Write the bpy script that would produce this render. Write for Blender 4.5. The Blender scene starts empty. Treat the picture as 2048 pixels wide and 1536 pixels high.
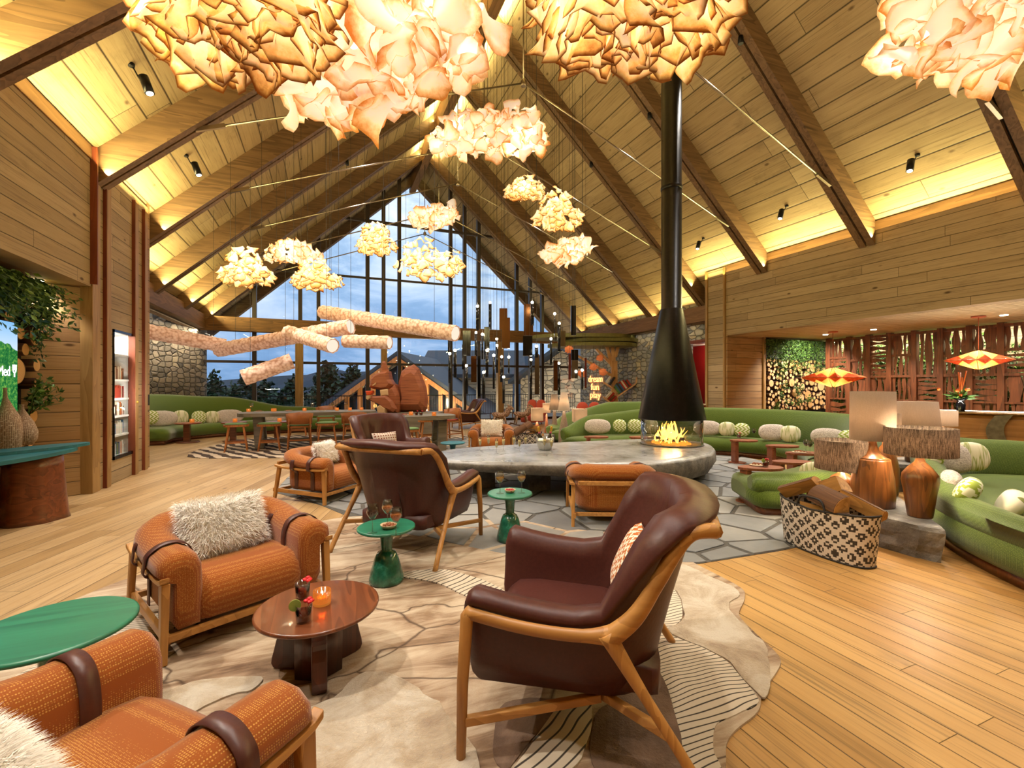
import bpy, bmesh, math, random
from mathutils import Vector, Matrix, Euler
import mathutils.noise as mnoise
random.seed(7)
sc = bpy.context.scene
COL = sc.collection
PI = math.pi
R = math.radians
# ---------------------------------------------------------------- camera
F, HOR, CH = 910.0, 771.0, 1.5
YAW = R(22.3)
FW = (math.sin(YAW), math.cos(YAW)); RT = (math.cos(YAW), -math.sin(YAW))
cam_d = bpy.data.cameras.new('camera'); cam = bpy.data.objects.new('camera', cam_d); COL.objects.link(cam)
cam.location = (0, 0, CH); cam.rotation_euler = (PI/2, 0, -YAW)
cam_d.sensor_width = 36; cam_d.lens = 36*F/2048; cam_d.shift_y = 3/2048
cam_d.clip_start = .05; cam_d.clip_end = 500
sc.camera = cam
def W(lat, d, z=0):            # camera-frame metres -> world
    return Vector((lat*RT[0]+d*FW[0], lat*RT[1]+d*FW[1], z))
def at(px, py, z=0):           # where the view through (px,py) meets height z
    d = F*(CH-z)/(py-HOR); return W((px-1024)/F*d, d, z)
def atd(px, py, d):            # point at depth d
    return W((px-1024)/F*d, d, CH-(py-HOR)/F*d)
def XatY(px, Y):
    t = (px-1024)/F; return Y*(FW[0]+FW[1]*t)/(RT[0]+RT[1]*t)
def YatX(px, X):
    t = (px-1024)/F; return X*(RT[0]-FW[0]*t)/(FW[0]+RT[0]*t)
def zat(py, X, Y):
    d = X*FW[0]+Y*FW[1]; return CH-(py-HOR)/F*d
def yawdir(a, b):              # camera-frame direction -> world rotation so that local +Y faces it
    v = W(a, b); return math.atan2(-v.x, v.y)
# ---------------------------------------------------------------- view
sc.view_settings.view_transform = 'Standard'; sc.view_settings.look = 'None'
sc.view_settings.gamma = 1; sc.view_settings.exposure = .15
sc.view_settings.use_curve_mapping = False
sc.cycles.max_bounces = 7; sc.cycles.diffuse_bounces = 3; sc.cycles.glossy_bounces = 3
sc.cycles.transparent_max_bounces = 12; sc.cycles.caustics_reflective = False; sc.cycles.caustics_refractive = False
sc.cycles.sample_clamp_indirect = 4.0
# ---------------------------------------------------------------- node helper
def lin(h):
    h = h.lstrip('#'); o = []
    for i in (0, 2, 4):
        c = int(h[i:i+2], 16)/255; o.append(c/12.92 if c <= .04045 else ((c+.055)/1.055)**2.4)
    return (*o, 1)
class NT:
    def __init__(s, tree): s.t = tree; s.t.nodes.clear()
    def n(s, typ, props=None, **ins):
        nd = s.t.nodes.new(typ)
        for k, v in (props or {}).items(): setattr(nd, k, v)
        for k, v in ins.items():
            k = k.replace('_', ' ')
            key = int(k[1:]) if k[0] == 'i' and k[1:].isdigit() else k
            s.put(nd.inputs[key], v)
        return nd
    def put(s, sock, v):
        if isinstance(v, bpy.types.NodeSocket): s.t.links.new(v, sock)
        elif isinstance(v, bpy.types.Node): s.t.links.new(v.outputs[0], sock)
        else: sock.default_value = v
    def m(s, op, a, b=0.0, c=None):
        nd = s.n('ShaderNodeMath', {'operation': op}); s.put(nd.inputs[0], a); s.put(nd.inputs[1], b)
        if c is not None: s.put(nd.inputs[2], c)
        return nd.outputs[0]
    def mix(s, f, a, b, mode='MIX'):
        nd = s.n('ShaderNodeMix', {'data_type': 'RGBA', 'blend_type': mode})
        s.put(nd.inputs[0], f); s.put(nd.inputs[6], a); s.put(nd.inputs[7], b); return nd.outputs[2]
    def ramp(s, f, stops, interp='LINEAR'):
        nd = s.n('ShaderNodeValToRGB'); cr = nd.color_ramp; cr.interpolation = interp
        while len(cr.elements) < len(stops): cr.elements.new(1)
        for e, (p, c) in zip(cr.elements, stops): e.position = p; e.color = lin(c) if isinstance(c, str) else c
        s.put(nd.inputs[0], f); return nd.outputs[0]
    def dot(s, v, d):
        nd = s.n('ShaderNodeVectorMath', {'operation': 'DOT_PRODUCT'}); s.put(nd.inputs[0], v); nd.inputs[1].default_value = d
        return nd.outputs['Value']
    def xyz(s, x, y, z):
        nd = s.n('ShaderNodeCombineXYZ'); s.put(nd.inputs[0], x); s.put(nd.inputs[1], y); s.put(nd.inputs[2], z); return nd.outputs[0]
    def noise(s, v, scale=5., detail=3., rough=.5, out=0, dist=0.):
        nd = s.n('ShaderNodeTexNoise'); s.put(nd.inputs['Vector'], v); nd.inputs['Scale'].default_value = scale
        nd.inputs['Detail'].default_value = detail; nd.inputs['Roughness'].default_value = rough; nd.inputs['Distortion'].default_value = dist
        return nd.outputs[out]
    def vor(s, v, scale=5., feature='F1', out='Distance', rnd=1.):
        nd = s.n('ShaderNodeTexVoronoi', {'feature': feature}); s.put(nd.inputs['Vector'], v); nd.inputs['Scale'].default_value = scale
        nd.inputs['Randomness'].default_value = rnd
        return nd.outputs[out]
    def white(s, v):
        nd = s.n('ShaderNodeTexWhiteNoise', {'noise_dimensions': '3D'}); s.put(nd.inputs[0], v); return nd.outputs[0]
    def step(s, x, a, b):      # 0 at a .. 1 at b
        nd = s.n('ShaderNodeMapRange'); s.put(nd.inputs[0], x); nd.inputs[1].default_value = a; nd.inputs[2].default_value = b
        return nd.outputs[0]
    def bump(s, h, strength=.3, dist=.02):
        nd = s.n('ShaderNodeBump'); nd.inputs['Strength'].default_value = strength; nd.inputs['Distance'].default_value = dist
        s.put(nd.inputs['Height'], h); return nd.outputs[0]
MATS = {}
def newmat(name):
    m = bpy.data.materials.new(name); m.use_nodes = True; t = NT(m.node_tree); MATS[name] = m; return m, t
def finish(t, color, rough=.5, normal=None, **kw):
    b = t.n('ShaderNodeBsdfPrincipled'); t.put(b.inputs['Base Color'], color); t.put(b.inputs['Roughness'], rough)
    if normal is not None: t.put(b.inputs['Normal'], normal)
    for k, v in kw.items(): t.put(b.inputs[k.replace('_', ' ')], v)
    t.n('ShaderNodeOutputMaterial', Surface=b.outputs[0]); return b
def obco(t): return t.n('ShaderNodeTexCoord').outputs['Object']
def genco(t): return t.n('ShaderNodeTexCoord').outputs['Generated']
def uvco(t): return t.n('ShaderNodeTexCoord').outputs['UV']
def plain(name, c, rough=.5, nscale=0, namt=.15, bump=0., **kw):
    m, t = newmat(name); base = lin(c); nrm = None; col = base
    if nscale:
        n = t.noise(obco(t), nscale, 4)
        col = t.mix(t.step(n, .3, .7), tuple(x*(1-namt) for x in base[:3])+(1,), tuple(min(1, x*(1+namt)) for x in base[:3])+(1,))
        if bump: nrm = t.bump(n, bump, .01)
    finish(t, col, rough, nrm, **kw); return m
def emis(name, c, s):
    m, t = newmat(name); e = t.n('ShaderNodeEmission', Color=lin(c), Strength=s)
    t.n('ShaderNodeOutputMaterial', Surface=e.outputs[0]); return m
def planks(name, cols, u=(0,1,0), v=(0,0,1), wd=.2, ln=3., rough=.55, knots=.8, grain=.35, seam=.012, spec=.3, streak=.9, blotch=.8):
    m, t = newmat(name); P = obco(t); U = t.dot(P, u); V = t.dot(P, v)
    vs = t.m('DIVIDE', V, wd); row = t.m('FLOOR', vs); fv = t.m('FRACT', vs)
    off = t.white(t.xyz(row, 3.7, 1.1)); us = t.m('ADD', t.m('DIVIDE', U, ln), t.m('MULTIPLY', off, 7.3))
    colm = t.m('FLOOR', us); fu = t.m('FRACT', us); rnd = t.white(t.xyz(row, colm, 9.2))
    g = t.noise(t.xyz(t.m('MULTIPLY', U, 1.3), t.m('MULTIPLY', V, 26.), t.m('MULTIPLY', rnd, 40.)), 1.0, 5, .62, dist=.6)
    g2 = t.noise(t.xyz(t.m('MULTIPLY', U, .55), t.m('MULTIPLY', V, 5.), t.m('MULTIPLY', rnd, 40.)), 1.0, 3, .6, dist=.8)
    f = t.m('ADD', t.m('MULTIPLY', rnd, .30), t.m('ADD', t.m('MULTIPLY', g, grain+.05), t.m('MULTIPLY', g2, .45)))
    c = t.ramp(f, [(.12, cols[0]), (.5, cols[1]), (.88, cols[2])])
    g3 = t.noise(t.xyz(t.m('MULTIPLY', U, .8), t.m('MULTIPLY', V, 42.), t.m('MULTIPLY', rnd, 60.)), 1.0, 3, .6, dist=1.2)
    c = t.mix(t.m('MULTIPLY', t.step(g3, .54, .70), streak), c, t.mix(.5, c, lin('#2a1708'), 'MIX'))
    g4 = t.noise(t.xyz(U, t.m('MULTIPLY', V, 2.2), rnd), 1.1, 5, .7); c = t.mix(t.m('MULTIPLY', t.step(g4, .56, .74), blotch), c, t.mix(.45, c, lin('#3a2818'), 'MIX'))
    kd = t.vor(t.xyz(t.m('MULTIPLY', U, 1.5), t.m('MULTIPLY', V, 3.6), t.m('MULTIPLY', rnd, 30.)), 1.0)
    kn = t.m('MULTIPLY', t.step(kd, .10, .045), knots)
    c = t.mix(kn, c, lin('#3a2210'))
    sv = t.m('MINIMUM', fv, t.m('SUBTRACT', 1., fv)); su = t.m('MINIMUM', fu, t.m('SUBTRACT', 1., fu))
    sm = t.m('MINIMUM', t.step(sv, 0., seam/wd), t.step(su, 0., seam*.6/ln))
    c = t.mix(sm, lin('#1d1208'), c)
    nb = t.bump(t.m('ADD', t.m('MULTIPLY', sm, .7), t.m('MULTIPLY', g, .22)), .45, .012)
    b = finish(t, c, rough, nb); b.inputs['Specular IOR Level'].default_value = spec
    return m
def wood(name, c0, c1, axis='Z', scale=1., rough=.4, knots=.5, coat=0.):
    m, t = newmat(name); P = obco(t); mp = t.n('ShaderNodeMapping'); t.put(mp.inputs[0], P)
    s = [9., 9., 9.]; s['XYZ'.index(axis)] = .9
    mp.inputs['Scale'].default_value = [x*scale for x in s]
    n = t.noise(mp.outputs[0], 1.6, 5, .6, dist=1.1)
    w = t.m('FRACT', t.m('MULTIPLY', t.noise(mp.outputs[0], .55, 2, .5, dist=.4), 7.))
    f = t.m('ADD', t.m('MULTIPLY', n, .7), t.m('MULTIPLY', w, .3))
    c = t.ramp(f, [(.2, c0), (.75, c1)])
    if knots:
        k = t.vor(mp.outputs[0], .45); c = t.mix(t.m('MULTIPLY', t.step(k, .12, .04), knots), c, lin('#2a170b'))
    b = finish(t, c, rough, t.bump(n, .12, .005)); b.inputs['Coat Weight'].default_value = coat
    return m
def fabric(name, c0, c1, sc_=120., rough=.9, dots=False, sheen=.25):
    m, t = newmat(name); P = obco(t)
    if dots:
        v = t.vor(P, sc_, 'F1', 'Distance', .25); f = t.step(v, .22, .40)
        c = t.mix(f, lin(c1), lin(c0)); h = f
    else:
        n = t.noise(P, sc_, 2, .6); c = t.mix(t.step(n, .35, .65), lin(c0), lin(c1)); h = n
    b = finish(t, c, rough, t.bump(h, .35, .004)); b.inputs['Sheen Weight'].default_value = sheen
    b.inputs['Specular IOR Level'].default_value = .15
    return m
# ---------------------------------------------------------------- mesh helper
class MB:
    def __init__(s): s.v = []; s.f = []; s.sm = []; s.uv = None
    def add(s, vs, fs, smooth=False):
        o = len(s.v); s.v += [tuple(x) for x in vs]; s.f += [tuple(i+o for i in f) for f in fs]; s.sm += [smooth]*len(fs); return s
    def box(s, c, size, rot=None):
        x, y, z = (q/2 for q in size); vs = [Vector((a*x, b*y, cc*z)) for a in (-1, 1) for b in (-1, 1) for cc in (-1, 1)]
        if rot is not None:
            M = rot if isinstance(rot, Matrix) else Euler(rot).to_matrix(); vs = [M @ q for q in vs]
        c = Vector(c); return s.add([q+c for q in vs], [(0,1,3,2),(4,6,7,5),(0,4,5,1),(2,3,7,6),(0,2,6,4),(1,5,7,3)])
    def bx(s, x0, x1, y0, y1, z0, z1): return s.box(((x0+x1)/2, (y0+y1)/2, (z0+z1)/2), (abs(x1-x0), abs(y1-y0), abs(z1-z0)))
    def beam(s, p0, p1, w, h, up=(0,0,1), w1=None, h1=None):
        p0 = Vector(p0); p1 = Vector(p1); d = (p1-p0).normalized(); a = d.cross(Vector(up)).normalized(); b = a.cross(d)
        w1 = w if w1 is None else w1; h1 = h if h1 is None else h1
        vs = [p+a*sx*ww/2+b*sy*hh/2 for p, ww, hh in ((p0, w, h), (p1, w1, h1)) for sx, sy in ((-1,-1),(1,-1),(1,1),(-1,1))]
        return s.add(vs, [(3,2,1,0),(4,5,6,7),(0,1,5,4),(1,2,6,5),(2,3,7,6),(3,0,4,7)])
    def loft(s, rings, closed=True, caps=True, smooth=True):
        n = len(rings[0]); vs = [p for r in rings for p in r]; fs = []
        for i in range(len(rings)-1):
            for j in range(n if closed else n-1):
                k = (j+1) % n; fs.append((i*n+j, i*n+k, (i+1)*n+k, (i+1)*n+j))
        s.add(vs, fs, smooth)
        if caps and closed:
            o = len(s.v)-len(vs)
            s.f.append(tuple(o+j for j in range(n-1, -1, -1))); s.sm.append(False)
            s.f.append(tuple(o+(len(rings)-1)*n+j for j in range(n))); s.sm.append(False)
        return s
    def tube(s, pts, r, n=10, caps=True, up=None, flat=1., smooth=True):
        pts = [Vector(p) for p in pts]; rr = r if isinstance(r, (list, tuple)) else [r]*len(pts); rings = []
        pa = None
        for i, p in enumerate(pts):
            d = (pts[min(i+1, len(pts)-1)]-pts[max(i-1, 0)]).normalized()
            if pa is None:
                ref = Vector(up) if up else (Vector((0,0,1)) if abs(d.z) < .9 else Vector((1,0,0)))
                a = d.cross(ref).normalized()
            else:
                a = (pa-d*pa.dot(d)); a = a.normalized() if a.length > 1e-6 else d.orthogonal().normalized()
            pa = a; b = a.cross(d)
            rings.append([p+(a*math.cos(2*PI*k/n)+b*math.sin(2*PI*k/n)*flat)*rr[i] for k in range(n)])
        return s.loft(rings, True, caps, smooth)
    def lathe(s, prof, c=(0,0,0), n=28, sx=1., sy=1., caps=True):
        c = Vector(c); return s.loft([[c+Vector((r*math.cos(2*PI*k/n)*sx, r*math.sin(2*PI*k/n)*sy, z)) for k in range(n)] for r, z in prof], True, caps)
    def prism(s, poly, z0, z1, smooth=False):
        n = len(poly); vs = [(x, y, z0) for x, y in poly]+[(x, y, z1) for x, y in poly]
        s.add(vs, [tuple(range(n-1, -1, -1)), tuple(range(n, 2*n))]); s.add(vs, [(i, (i+1) % n, n+(i+1) % n, n+i) for i in range(n)], smooth); return s
    def ext(s, poly3, off):     # polygon extruded by a vector
        off = Vector(off); a = [Vector(p) for p in poly3]; n = len(a)
        return s.add(a+[p+off for p in a], [tuple(range(n-1, -1, -1)), tuple(range(n, 2*n))]+[(i, (i+1) % n, n+(i+1) % n, n+i) for i in range(n)])
    def ball(s, c, r, nu=16, nv=10, pw=1.):
        c = Vector(c); r = (r, r, r) if not isinstance(r, (tuple, list)) else r; rings = []
        sg = lambda x: math.copysign(abs(x)**pw, x)
        for i in range(nv+1):
            a = -PI/2+PI*(i if 0 < i < nv else (i+.02 if i == 0 else i-.02))/nv
            rings.append([c+Vector((r[0]*sg(math.cos(a))*sg(math.cos(2*PI*k/nu)), r[1]*sg(math.cos(a))*sg(math.sin(2*PI*k/nu)), r[2]*sg(math.sin(a)))) for k in range(nu)])
        return s.loft(rings)
    def xf(s, M, i0=0):
        for i in range(i0, len(s.v)): s.v[i] = tuple(M @ Vector(s.v[i]))
        return s
    def mesh(s, name):
        me = bpy.data.meshes.new(name); me.from_pydata(s.v, [], s.f); me.polygons.foreach_set('use_smooth', s.sm)
        if s.uv:
            l = me.uv_layers.new(name='UVMap')
            for lp in me.loops: l.data[lp.index].uv = s.uv[lp.vertex_index]
        me.update(); return me
def fixn(me):
    bm = bmesh.new(); bm.from_mesh(me); bmesh.ops.recalc_face_normals(bm, faces=bm.faces); bm.to_mesh(me); bm.free()
def obj(name, mb, m, parent=None, bevel=0., sub=0, loc=None, rz=0., fix=True):
    me = mb.mesh(name)
    if fix: fixn(me)
    me.materials.append(MATS[m] if isinstance(m, str) else m)
    o = bpy.data.objects.new(name, me); COL.objects.link(o)
    if parent: o.parent = parent
    if loc is not None: o.location = loc
    if rz: o.rotation_euler = (0, 0, rz)
    if bevel:
        b = o.modifiers.new('bevel', 'BEVEL'); b.width = bevel; b.segments = 2; b.limit_method = 'ANGLE'; b.angle_limit = R(40)
    if sub:
        q = o.modifiers.new('sub', 'SUBSURF'); q.levels = sub; q.render_levels = sub
    return o
def tag(o, label, cat, group=None, kind=None):
    o['label'] = label; o['category'] = cat
    if group: o['group'] = group
    if kind: o['kind'] = kind
    return o
def thing(name, label, cat, loc=(0,0,0), rz=0., group=None):
    o = bpy.data.objects.new(name, None); COL.objects.link(o); o.location = loc; o.rotation_euler = (0, 0, rz); o.empty_display_size = .1
    return tag(o, label, cat, group)
def struct(name, mb, m, parent=None, bevel=0.):
    o = obj(name, mb, m, parent, bevel)
    if not parent: o['kind'] = 'structure'
    return o
def dup(root, loc, rz=None, label=None, group=None, scale=None):
    def cp(o, par):
        c = o.copy(); COL.objects.link(c)
        if par: c.parent = par
        for ch in o.children: cp(ch, c)
        return c
    r = cp(root, None); r.location = loc
    if rz is not None: r.rotation_euler = (0, 0, rz)
    if scale: r.scale = scale if isinstance(scale, (tuple, list)) else (scale,)*3
    if label: r['label'] = label
    if group: r['group'] = group
    return r
NL = [0]
def area(name, loc, direction, sx, sy, power, col, par=None, spread=PI):
    l = bpy.data.lights.new(name, 'AREA'); l.shape = 'RECTANGLE'; l.size = sx; l.size_y = sy; l.energy = power; l.color = col; l.spread = spread
    o = bpy.data.objects.new(name, l); COL.objects.link(o); o.location = loc
    z = -Vector(direction).normalized(); y = Vector((0, 1, 0)); y = (y-z*y.dot(z)).normalized(); x = y.cross(z)
    o.rotation_euler = Matrix((x, y, z)).transposed().to_euler(); o.parent = par; return o   # long side along the hall
def point(name, loc, power, col, radius=.05, par=None):
    l = bpy.data.lights.new(name, 'POINT'); l.energy = power; l.color = col; l.shadow_soft_size = radius
    o = bpy.data.objects.new(name, l); COL.objects.link(o); o.location = loc; o.parent = par; return o
def spot(name, loc, target, power, col, ang=70, blend=.6, radius=.06):
    l = bpy.data.lights.new(name, 'SPOT'); l.energy = power; l.color = col; l.spot_size = R(ang); l.spot_blend = blend; l.shadow_soft_size = radius
    o = bpy.data.objects.new(name, l); COL.objects.link(o); o.location = loc
    o.rotation_euler = (Vector(target)-Vector(loc)).to_track_quat('-Z', 'Y').to_euler(); return o
def bez(pts, n=8):             # Catmull-Rom through points
    pts = [Vector(p) for p in pts]; out = []
    for i in range(len(pts)-1):
        p0 = pts[max(i-1, 0)]; p1 = pts[i]; p2 = pts[i+1]; p3 = pts[min(i+2, len(pts)-1)]
        for k in range(n):
            t = k/n; out.append(.5*((2*p1)+(p2-p0)*t+(2*p0-5*p1+4*p2-p3)*t*t+(3*p1-p0-3*p2+p3)*t**3))
    out.append(pts[-1]); return out
def blob(pts, n=6):            # smooth closed outline
    pts = [Vector((p[0], p[1], 0)) for p in pts]; m = len(pts); out = []
    for i in range(m):
        p0, p1, p2, p3 = pts[i-1], pts[i], pts[(i+1) % m], pts[(i+2) % m]
        for k in range(n):
            t = k/n; q = .5*((2*p1)+(p2-p0)*t+(2*p0-5*p1+4*p2-p3)*t*t+(3*p1-p0-3*p2+p3)*t**3); out.append((q.x, q.y))
    return out
# ---------------------------------------------------------------- world: dusk sky with clouds
wd = bpy.data.worlds.new('dusk_sky'); sc.world = wd; wd.use_nodes = True; t = NT(wd.node_tree)
g = t.n('ShaderNodeTexCoord').outputs['Generated']
sz = t.n('ShaderNodeSeparateXYZ', Vector=g).outputs[2]
cl = t.noise(t.xyz(t.dot(g, (1, 0, 0)), t.dot(g, (0, 1, 0)), t.m('MULTIPLY', sz, 2.6)), 5.5, 7, .6, dist=.4)
base = t.ramp(sz, [(0., '#7397c2'), (.12, '#84a8d2'), (.28, '#aac6e6'), (.5, '#c3d8f0')])
cloud = t.ramp(sz, [(0., '#9db4d2'), (.18, '#c8d6e9'), (.4, '#f6f8fc')])
skyc = t.mix(t.step(cl, .42, .66), base, cloud)
skyc = t.mix(t.m('MULTIPLY', t.step(cl, .5, .36), .35), skyc, lin('#56779f'))
bg = t.n('ShaderNodeBackground', Color=skyc, Strength=1.3)
t.n('ShaderNodeOutputWorld', Surface=bg.outputs[0])
# ---------------------------------------------------------------- hall dimensions and the fixed lighting
XL, XR, XM = -3.0, 10.3, 3.65
FY = [-1.42+2.43*k for k in range(0, 9)]        # roof frames
YB = 18.4                                        # gable glass wall
SL = .927
def zc(x): return 4.83+SL*(min(x, 2*XM-x)+3.0)    # ceiling plane
def zr(x): return zc(x)-.5                        # rafter underside
WARM = (1., .93, .83); YEL = (1., .84, .34); WHITE = (1., .9, .76)
P_COVE, P_RIDGE, P_SPOT, P_MID = 105., 60., 520., 460.
for k in range(9):
    y0 = FY[k]-2.43+.15; y1 = FY[k]-.15; ym = (y0+y1)/2
    xl = -2.9 if ym < 10.4 else -3.55
    if ym < 18:
        area('cove_light', (xl+.02, ym, zc(xl)-.42), (.75, 0, .66), .05, y1-y0, P_COVE, YEL)
        xr = 2*XM-xl
        area('cove_light', (xr-.02, ym, zc(xr)-.42), (-.75, 0, .66), .05, y1-y0, P_COVE, YEL)
        area('ridge_light', (XM-.22, ym, 10.55), (-.8, 0, .6), .05, y1-y0, P_RIDGE, YEL)
        area('ridge_light', (XM+.22, ym, 10.55), (.8, 0, .6), .05, y1-y0, P_RIDGE, YEL)
# ================================================================ materials
planks('floor_boards_left', ['#75593a', '#a78659', '#c2a47a'], u=(math.sin(YAW-R(5.9)), math.cos(YAW-R(5.9)), 0), v=(math.cos(YAW-R(5.9)), -math.sin(YAW-R(5.9)), 0), wd=.2, ln=2.6, rough=.42, knots=.75, seam=.005, spec=.35)
planks('floor_boards_right', ['#795426', '#a87c43', '#bf9458'], u=(0,1,0), v=(1,0,0), wd=.14, ln=1.9, rough=.38, knots=.35, seam=.004, spec=.35)
planks('ceiling_boards', ['#78644a', '#9a8463', '#b5a07d'], u=(0,1,0), v=(1,0,0), wd=.3, ln=4.5, rough=.6, knots=.7, seam=.014)
planks('wall_boards', ['#776550', '#9a8566', '#b39e7f'], u=(0,1,0), v=(0,0,1), wd=.19, ln=3.4, rough=.6, knots=.85, seam=.008)
planks('cross_boards', ['#74573a', '#977650', '#ae9068'], u=(1,0,0), v=(0,0,1), wd=.19, ln=3.4, rough=.6, knots=.85, seam=.008)
planks('soffit_boards', ['#9c8660', '#b8a17a', '#c9b590'], u=(1,0,0), v=(0,1,0), wd=.075, ln=2.4, rough=.6, knots=.2, seam=.008)
wood('rafter_wood', '#4f3a26', '#7f6244', 'X', .9, .55, .8)
wood('post_wood', '#7b5a2e', '#a68450', 'Z', .9, .5, .7)
wood('dark_edge', '#5a2412', '#7c3a1c', 'Z', 1., .5, .2)
wood('beam_wood', '#4b3117', '#7f592f', 'X', 1., .6, .8)
wood('ridge_wood', '#5c3f1f', '#84603a', 'Y', .9, .6, .6)
plain('black_metal', '#15151a', .35, Metallic=.6)
plain('mullion', '#2a1f1a', .5)
plain('steel', '#a39684', .3, Metallic=1.)
plain('gap_dark', '#120c08', .9)
plain('ceiling_white', '#d8cdb8', .7)
plain('red_wall', '#a5160f', .6)
def glassmat(name, tint=(1,1,1,1), gl=.12, rough=.0):
    m, t = newmat(name); g = t.n('ShaderNodeNewGeometry'); dd = t.n('ShaderNodeVectorMath', {'operation': 'DOT_PRODUCT'}); t.put(dd.inputs[0], g.outputs['Normal']); t.put(dd.inputs[1], g.outputs['Incoming'])
    cs_ = t.m('ABSOLUTE', dd.outputs['Value']); fr = t.m('ADD', .04, t.m('MULTIPLY', .96, t.m('POWER', t.m('SUBTRACT', 1., cs_), 5.)))
    a = t.n('ShaderNodeBsdfTransparent', Color=tint); b = t.n('ShaderNodeBsdfGlossy', Roughness=rough)
    mx = t.n('ShaderNodeMixShader'); t.put(mx.inputs[0], t.m('MULTIPLY', fr, gl*8)); t.put(mx.inputs[1], a.outputs[0]); t.put(mx.inputs[2], b.outputs[0])
    t.n('ShaderNodeOutputMaterial', Surface=mx.outputs[0]); return m
glassmat('pane_glass', (.97,.99,1,1), .10)
glassmat('clear_glass', (.90,.90,.88,1), .3)
# stone
def stonemat(name, cols, sx, sz, u, mortar='#3a342c', dark=.75):
    m, t = newmat(name); P = obco(t); U = t.dot(P, u); V = t.dot(P, (0,0,1))
    q = t.xyz(t.m('MULTIPLY', U, sx), t.m('MULTIPLY', V, sz), 0.)
    wq = t.n('ShaderNodeVectorMath', {'operation': 'ADD'}); t.put(wq.inputs[0], q)
    nz = t.n('ShaderNodeTexNoise'); t.put(nz.inputs['Vector'], q); nz.inputs['Scale'].default_value = .7
    sc2 = t.n('ShaderNodeVectorMath', {'operation': 'SCALE'}); t.put(sc2.inputs[0], nz.outputs['Color']); sc2.inputs['Scale'].default_value = .5
    t.put(wq.inputs[1], sc2.outputs[0]); q = wq.outputs[0]
    e = t.vor(q, 1., 'DISTANCE_TO_EDGE', 'Distance', .66); cc = t.vor(q, 1., 'F1', 'Color', .66)
    r = t.n('ShaderNodeSeparateColor', Color=cc).outputs[0]
    n = t.noise(P, 9., 6, .65)
    f = t.m('ADD', t.m('MULTIPLY', r, .75), t.m('MULTIPLY', n, .3))
    c = t.ramp(f, [(.1, cols[0]), (.4, cols[1]), (.65, cols[2]), (.95, cols[3])])
    c = t.mix(t.step(e, .015, .05), lin(mortar), c)
    h = t.m('ADD', t.step(e, .0, .16), t.m('MULTIPLY', n, .5))
    finish(t, c, .85, t.bump(h, .9, .06)); return m
stonemat('stone_left', ['#5c5750', '#857b6e', '#998d7d', '#b3a48b'], 3.5, 6.6, (.15,1,0))
stonemat('stone_right', ['#75787c', '#95969a', '#a5a39c', '#bdb196'], 3.6, 6.6, (.15,1,0), '#625f59')
# ================================================================ floor
def floorpoly(pts, z0, z1): return MB().prism(pts, z0, z1)
A0 = W(.3, -4); A1 = W(.3, 40)
def xline(y):  # the seam between the two board directions
    k = (y-A0.y)/(A1.y-A0.y); return A0.x+(A1.x-A0.x)*k
struct('floor', floorpoly([(-7, -4.6), (xline(-4.6), -4.6), (xline(YB), YB), (-7, YB)], -.12, 0), 'floor_boards_left')
fr = struct('floor_right', floorpoly([(xline(-4.6), -4.6), (15, -4.6), (15, YB), (xline(YB), YB)], -.12, 0), 'floor_boards_right')
# flagstones around the hearth, each slab cut from a voronoi pattern
m, t = newmat('flagstone'); P = obco(t)
rr = t.n('ShaderNodeObjectInfo').outputs['Random']; n = t.noise(P, 3., 6, .6); n2 = t.noise(P, 40., 3, .6)
isl = t.n('ShaderNodeNewGeometry').outputs['Random Per Island']
c = t.ramp(t.m('ADD', t.m('MULTIPLY', isl, .55), t.m('MULTIPLY', n, .5)), [(.1, '#57585c'), (.5, '#757573'), (.9, '#938f87')])
finish(t, c, .6, t.bump(t.m('ADD', n, t.m('MULTIPLY', n2, .3)), .35, .015))
plain('grout', '#4a4640', .9, 30., .3, .3)
FLAG = [at(*p) for p in [(1398,1128),(1560,1102),(1690,1075),(1640,985),(1560,930),(1440,905),(1330,884),(1180,872),(985,872),(830,884),(690,905),(575,955),(548,985),(640,1010),(760,1060),(1000,1110),(1200,1128)]]
FP = [(p.x, p.y) for p in FLAG]
struct('trim_1', MB().prism(FP, -.02, .004), 'grout')
def inside(p, poly):
    c = False; n = len(poly)
    for i in range(n):
        a, b = poly[i], poly[i-1]
        if (a[1] > p[1]) != (b[1] > p[1]) and p[0] < (b[0]-a[0])*(p[1]-a[1])/(b[1]-a[1])+a[0]: c = not c
    return c
def clip(poly, a, b, c):       # keep a*x+b*y<=c
    out = []
    for i in range(len(poly)):
        p, q = poly[i-1], poly[i]; fp = a*p[0]+b*p[1]-c; fq = a*q[0]+b*q[1]-c
        if (fp <= 0) != (fq <= 0):
            k = fp/(fp-fq); out.append((p[0]+(q[0]-p[0])*k, p[1]+(q[1]-p[1])*k))
        if fq <= 0: out.append(q)
    return out
def voronoi(seeds, gap):
    cells = []
    for i, s in enumerate(seeds):
        poly = [(s[0]-2, s[1]-2), (s[0]+2, s[1]-2), (s[0]+2, s[1]+2), (s[0]-2, s[1]+2)]
        for j, q in enumerate(seeds):
            if j == i: continue
            dx, dy = q[0]-s[0], q[1]-s[1]; L = math.hypot(dx, dy)
            if L > 3.5: continue
            poly = clip(poly, dx/L, dy/L, (dx/L)*(s[0]+q[0])/2+(dy/L)*(s[1]+q[1])/2-gap)
            if len(poly) < 3: break
        cells.append(poly)
    return cells
rs = random.Random(3); seeds = []
x0, x1 = min(p[0] for p in FP), max(p[0] for p in FP); y0, y1 = min(p[1] for p in FP), max(p[1] for p in FP)
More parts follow.
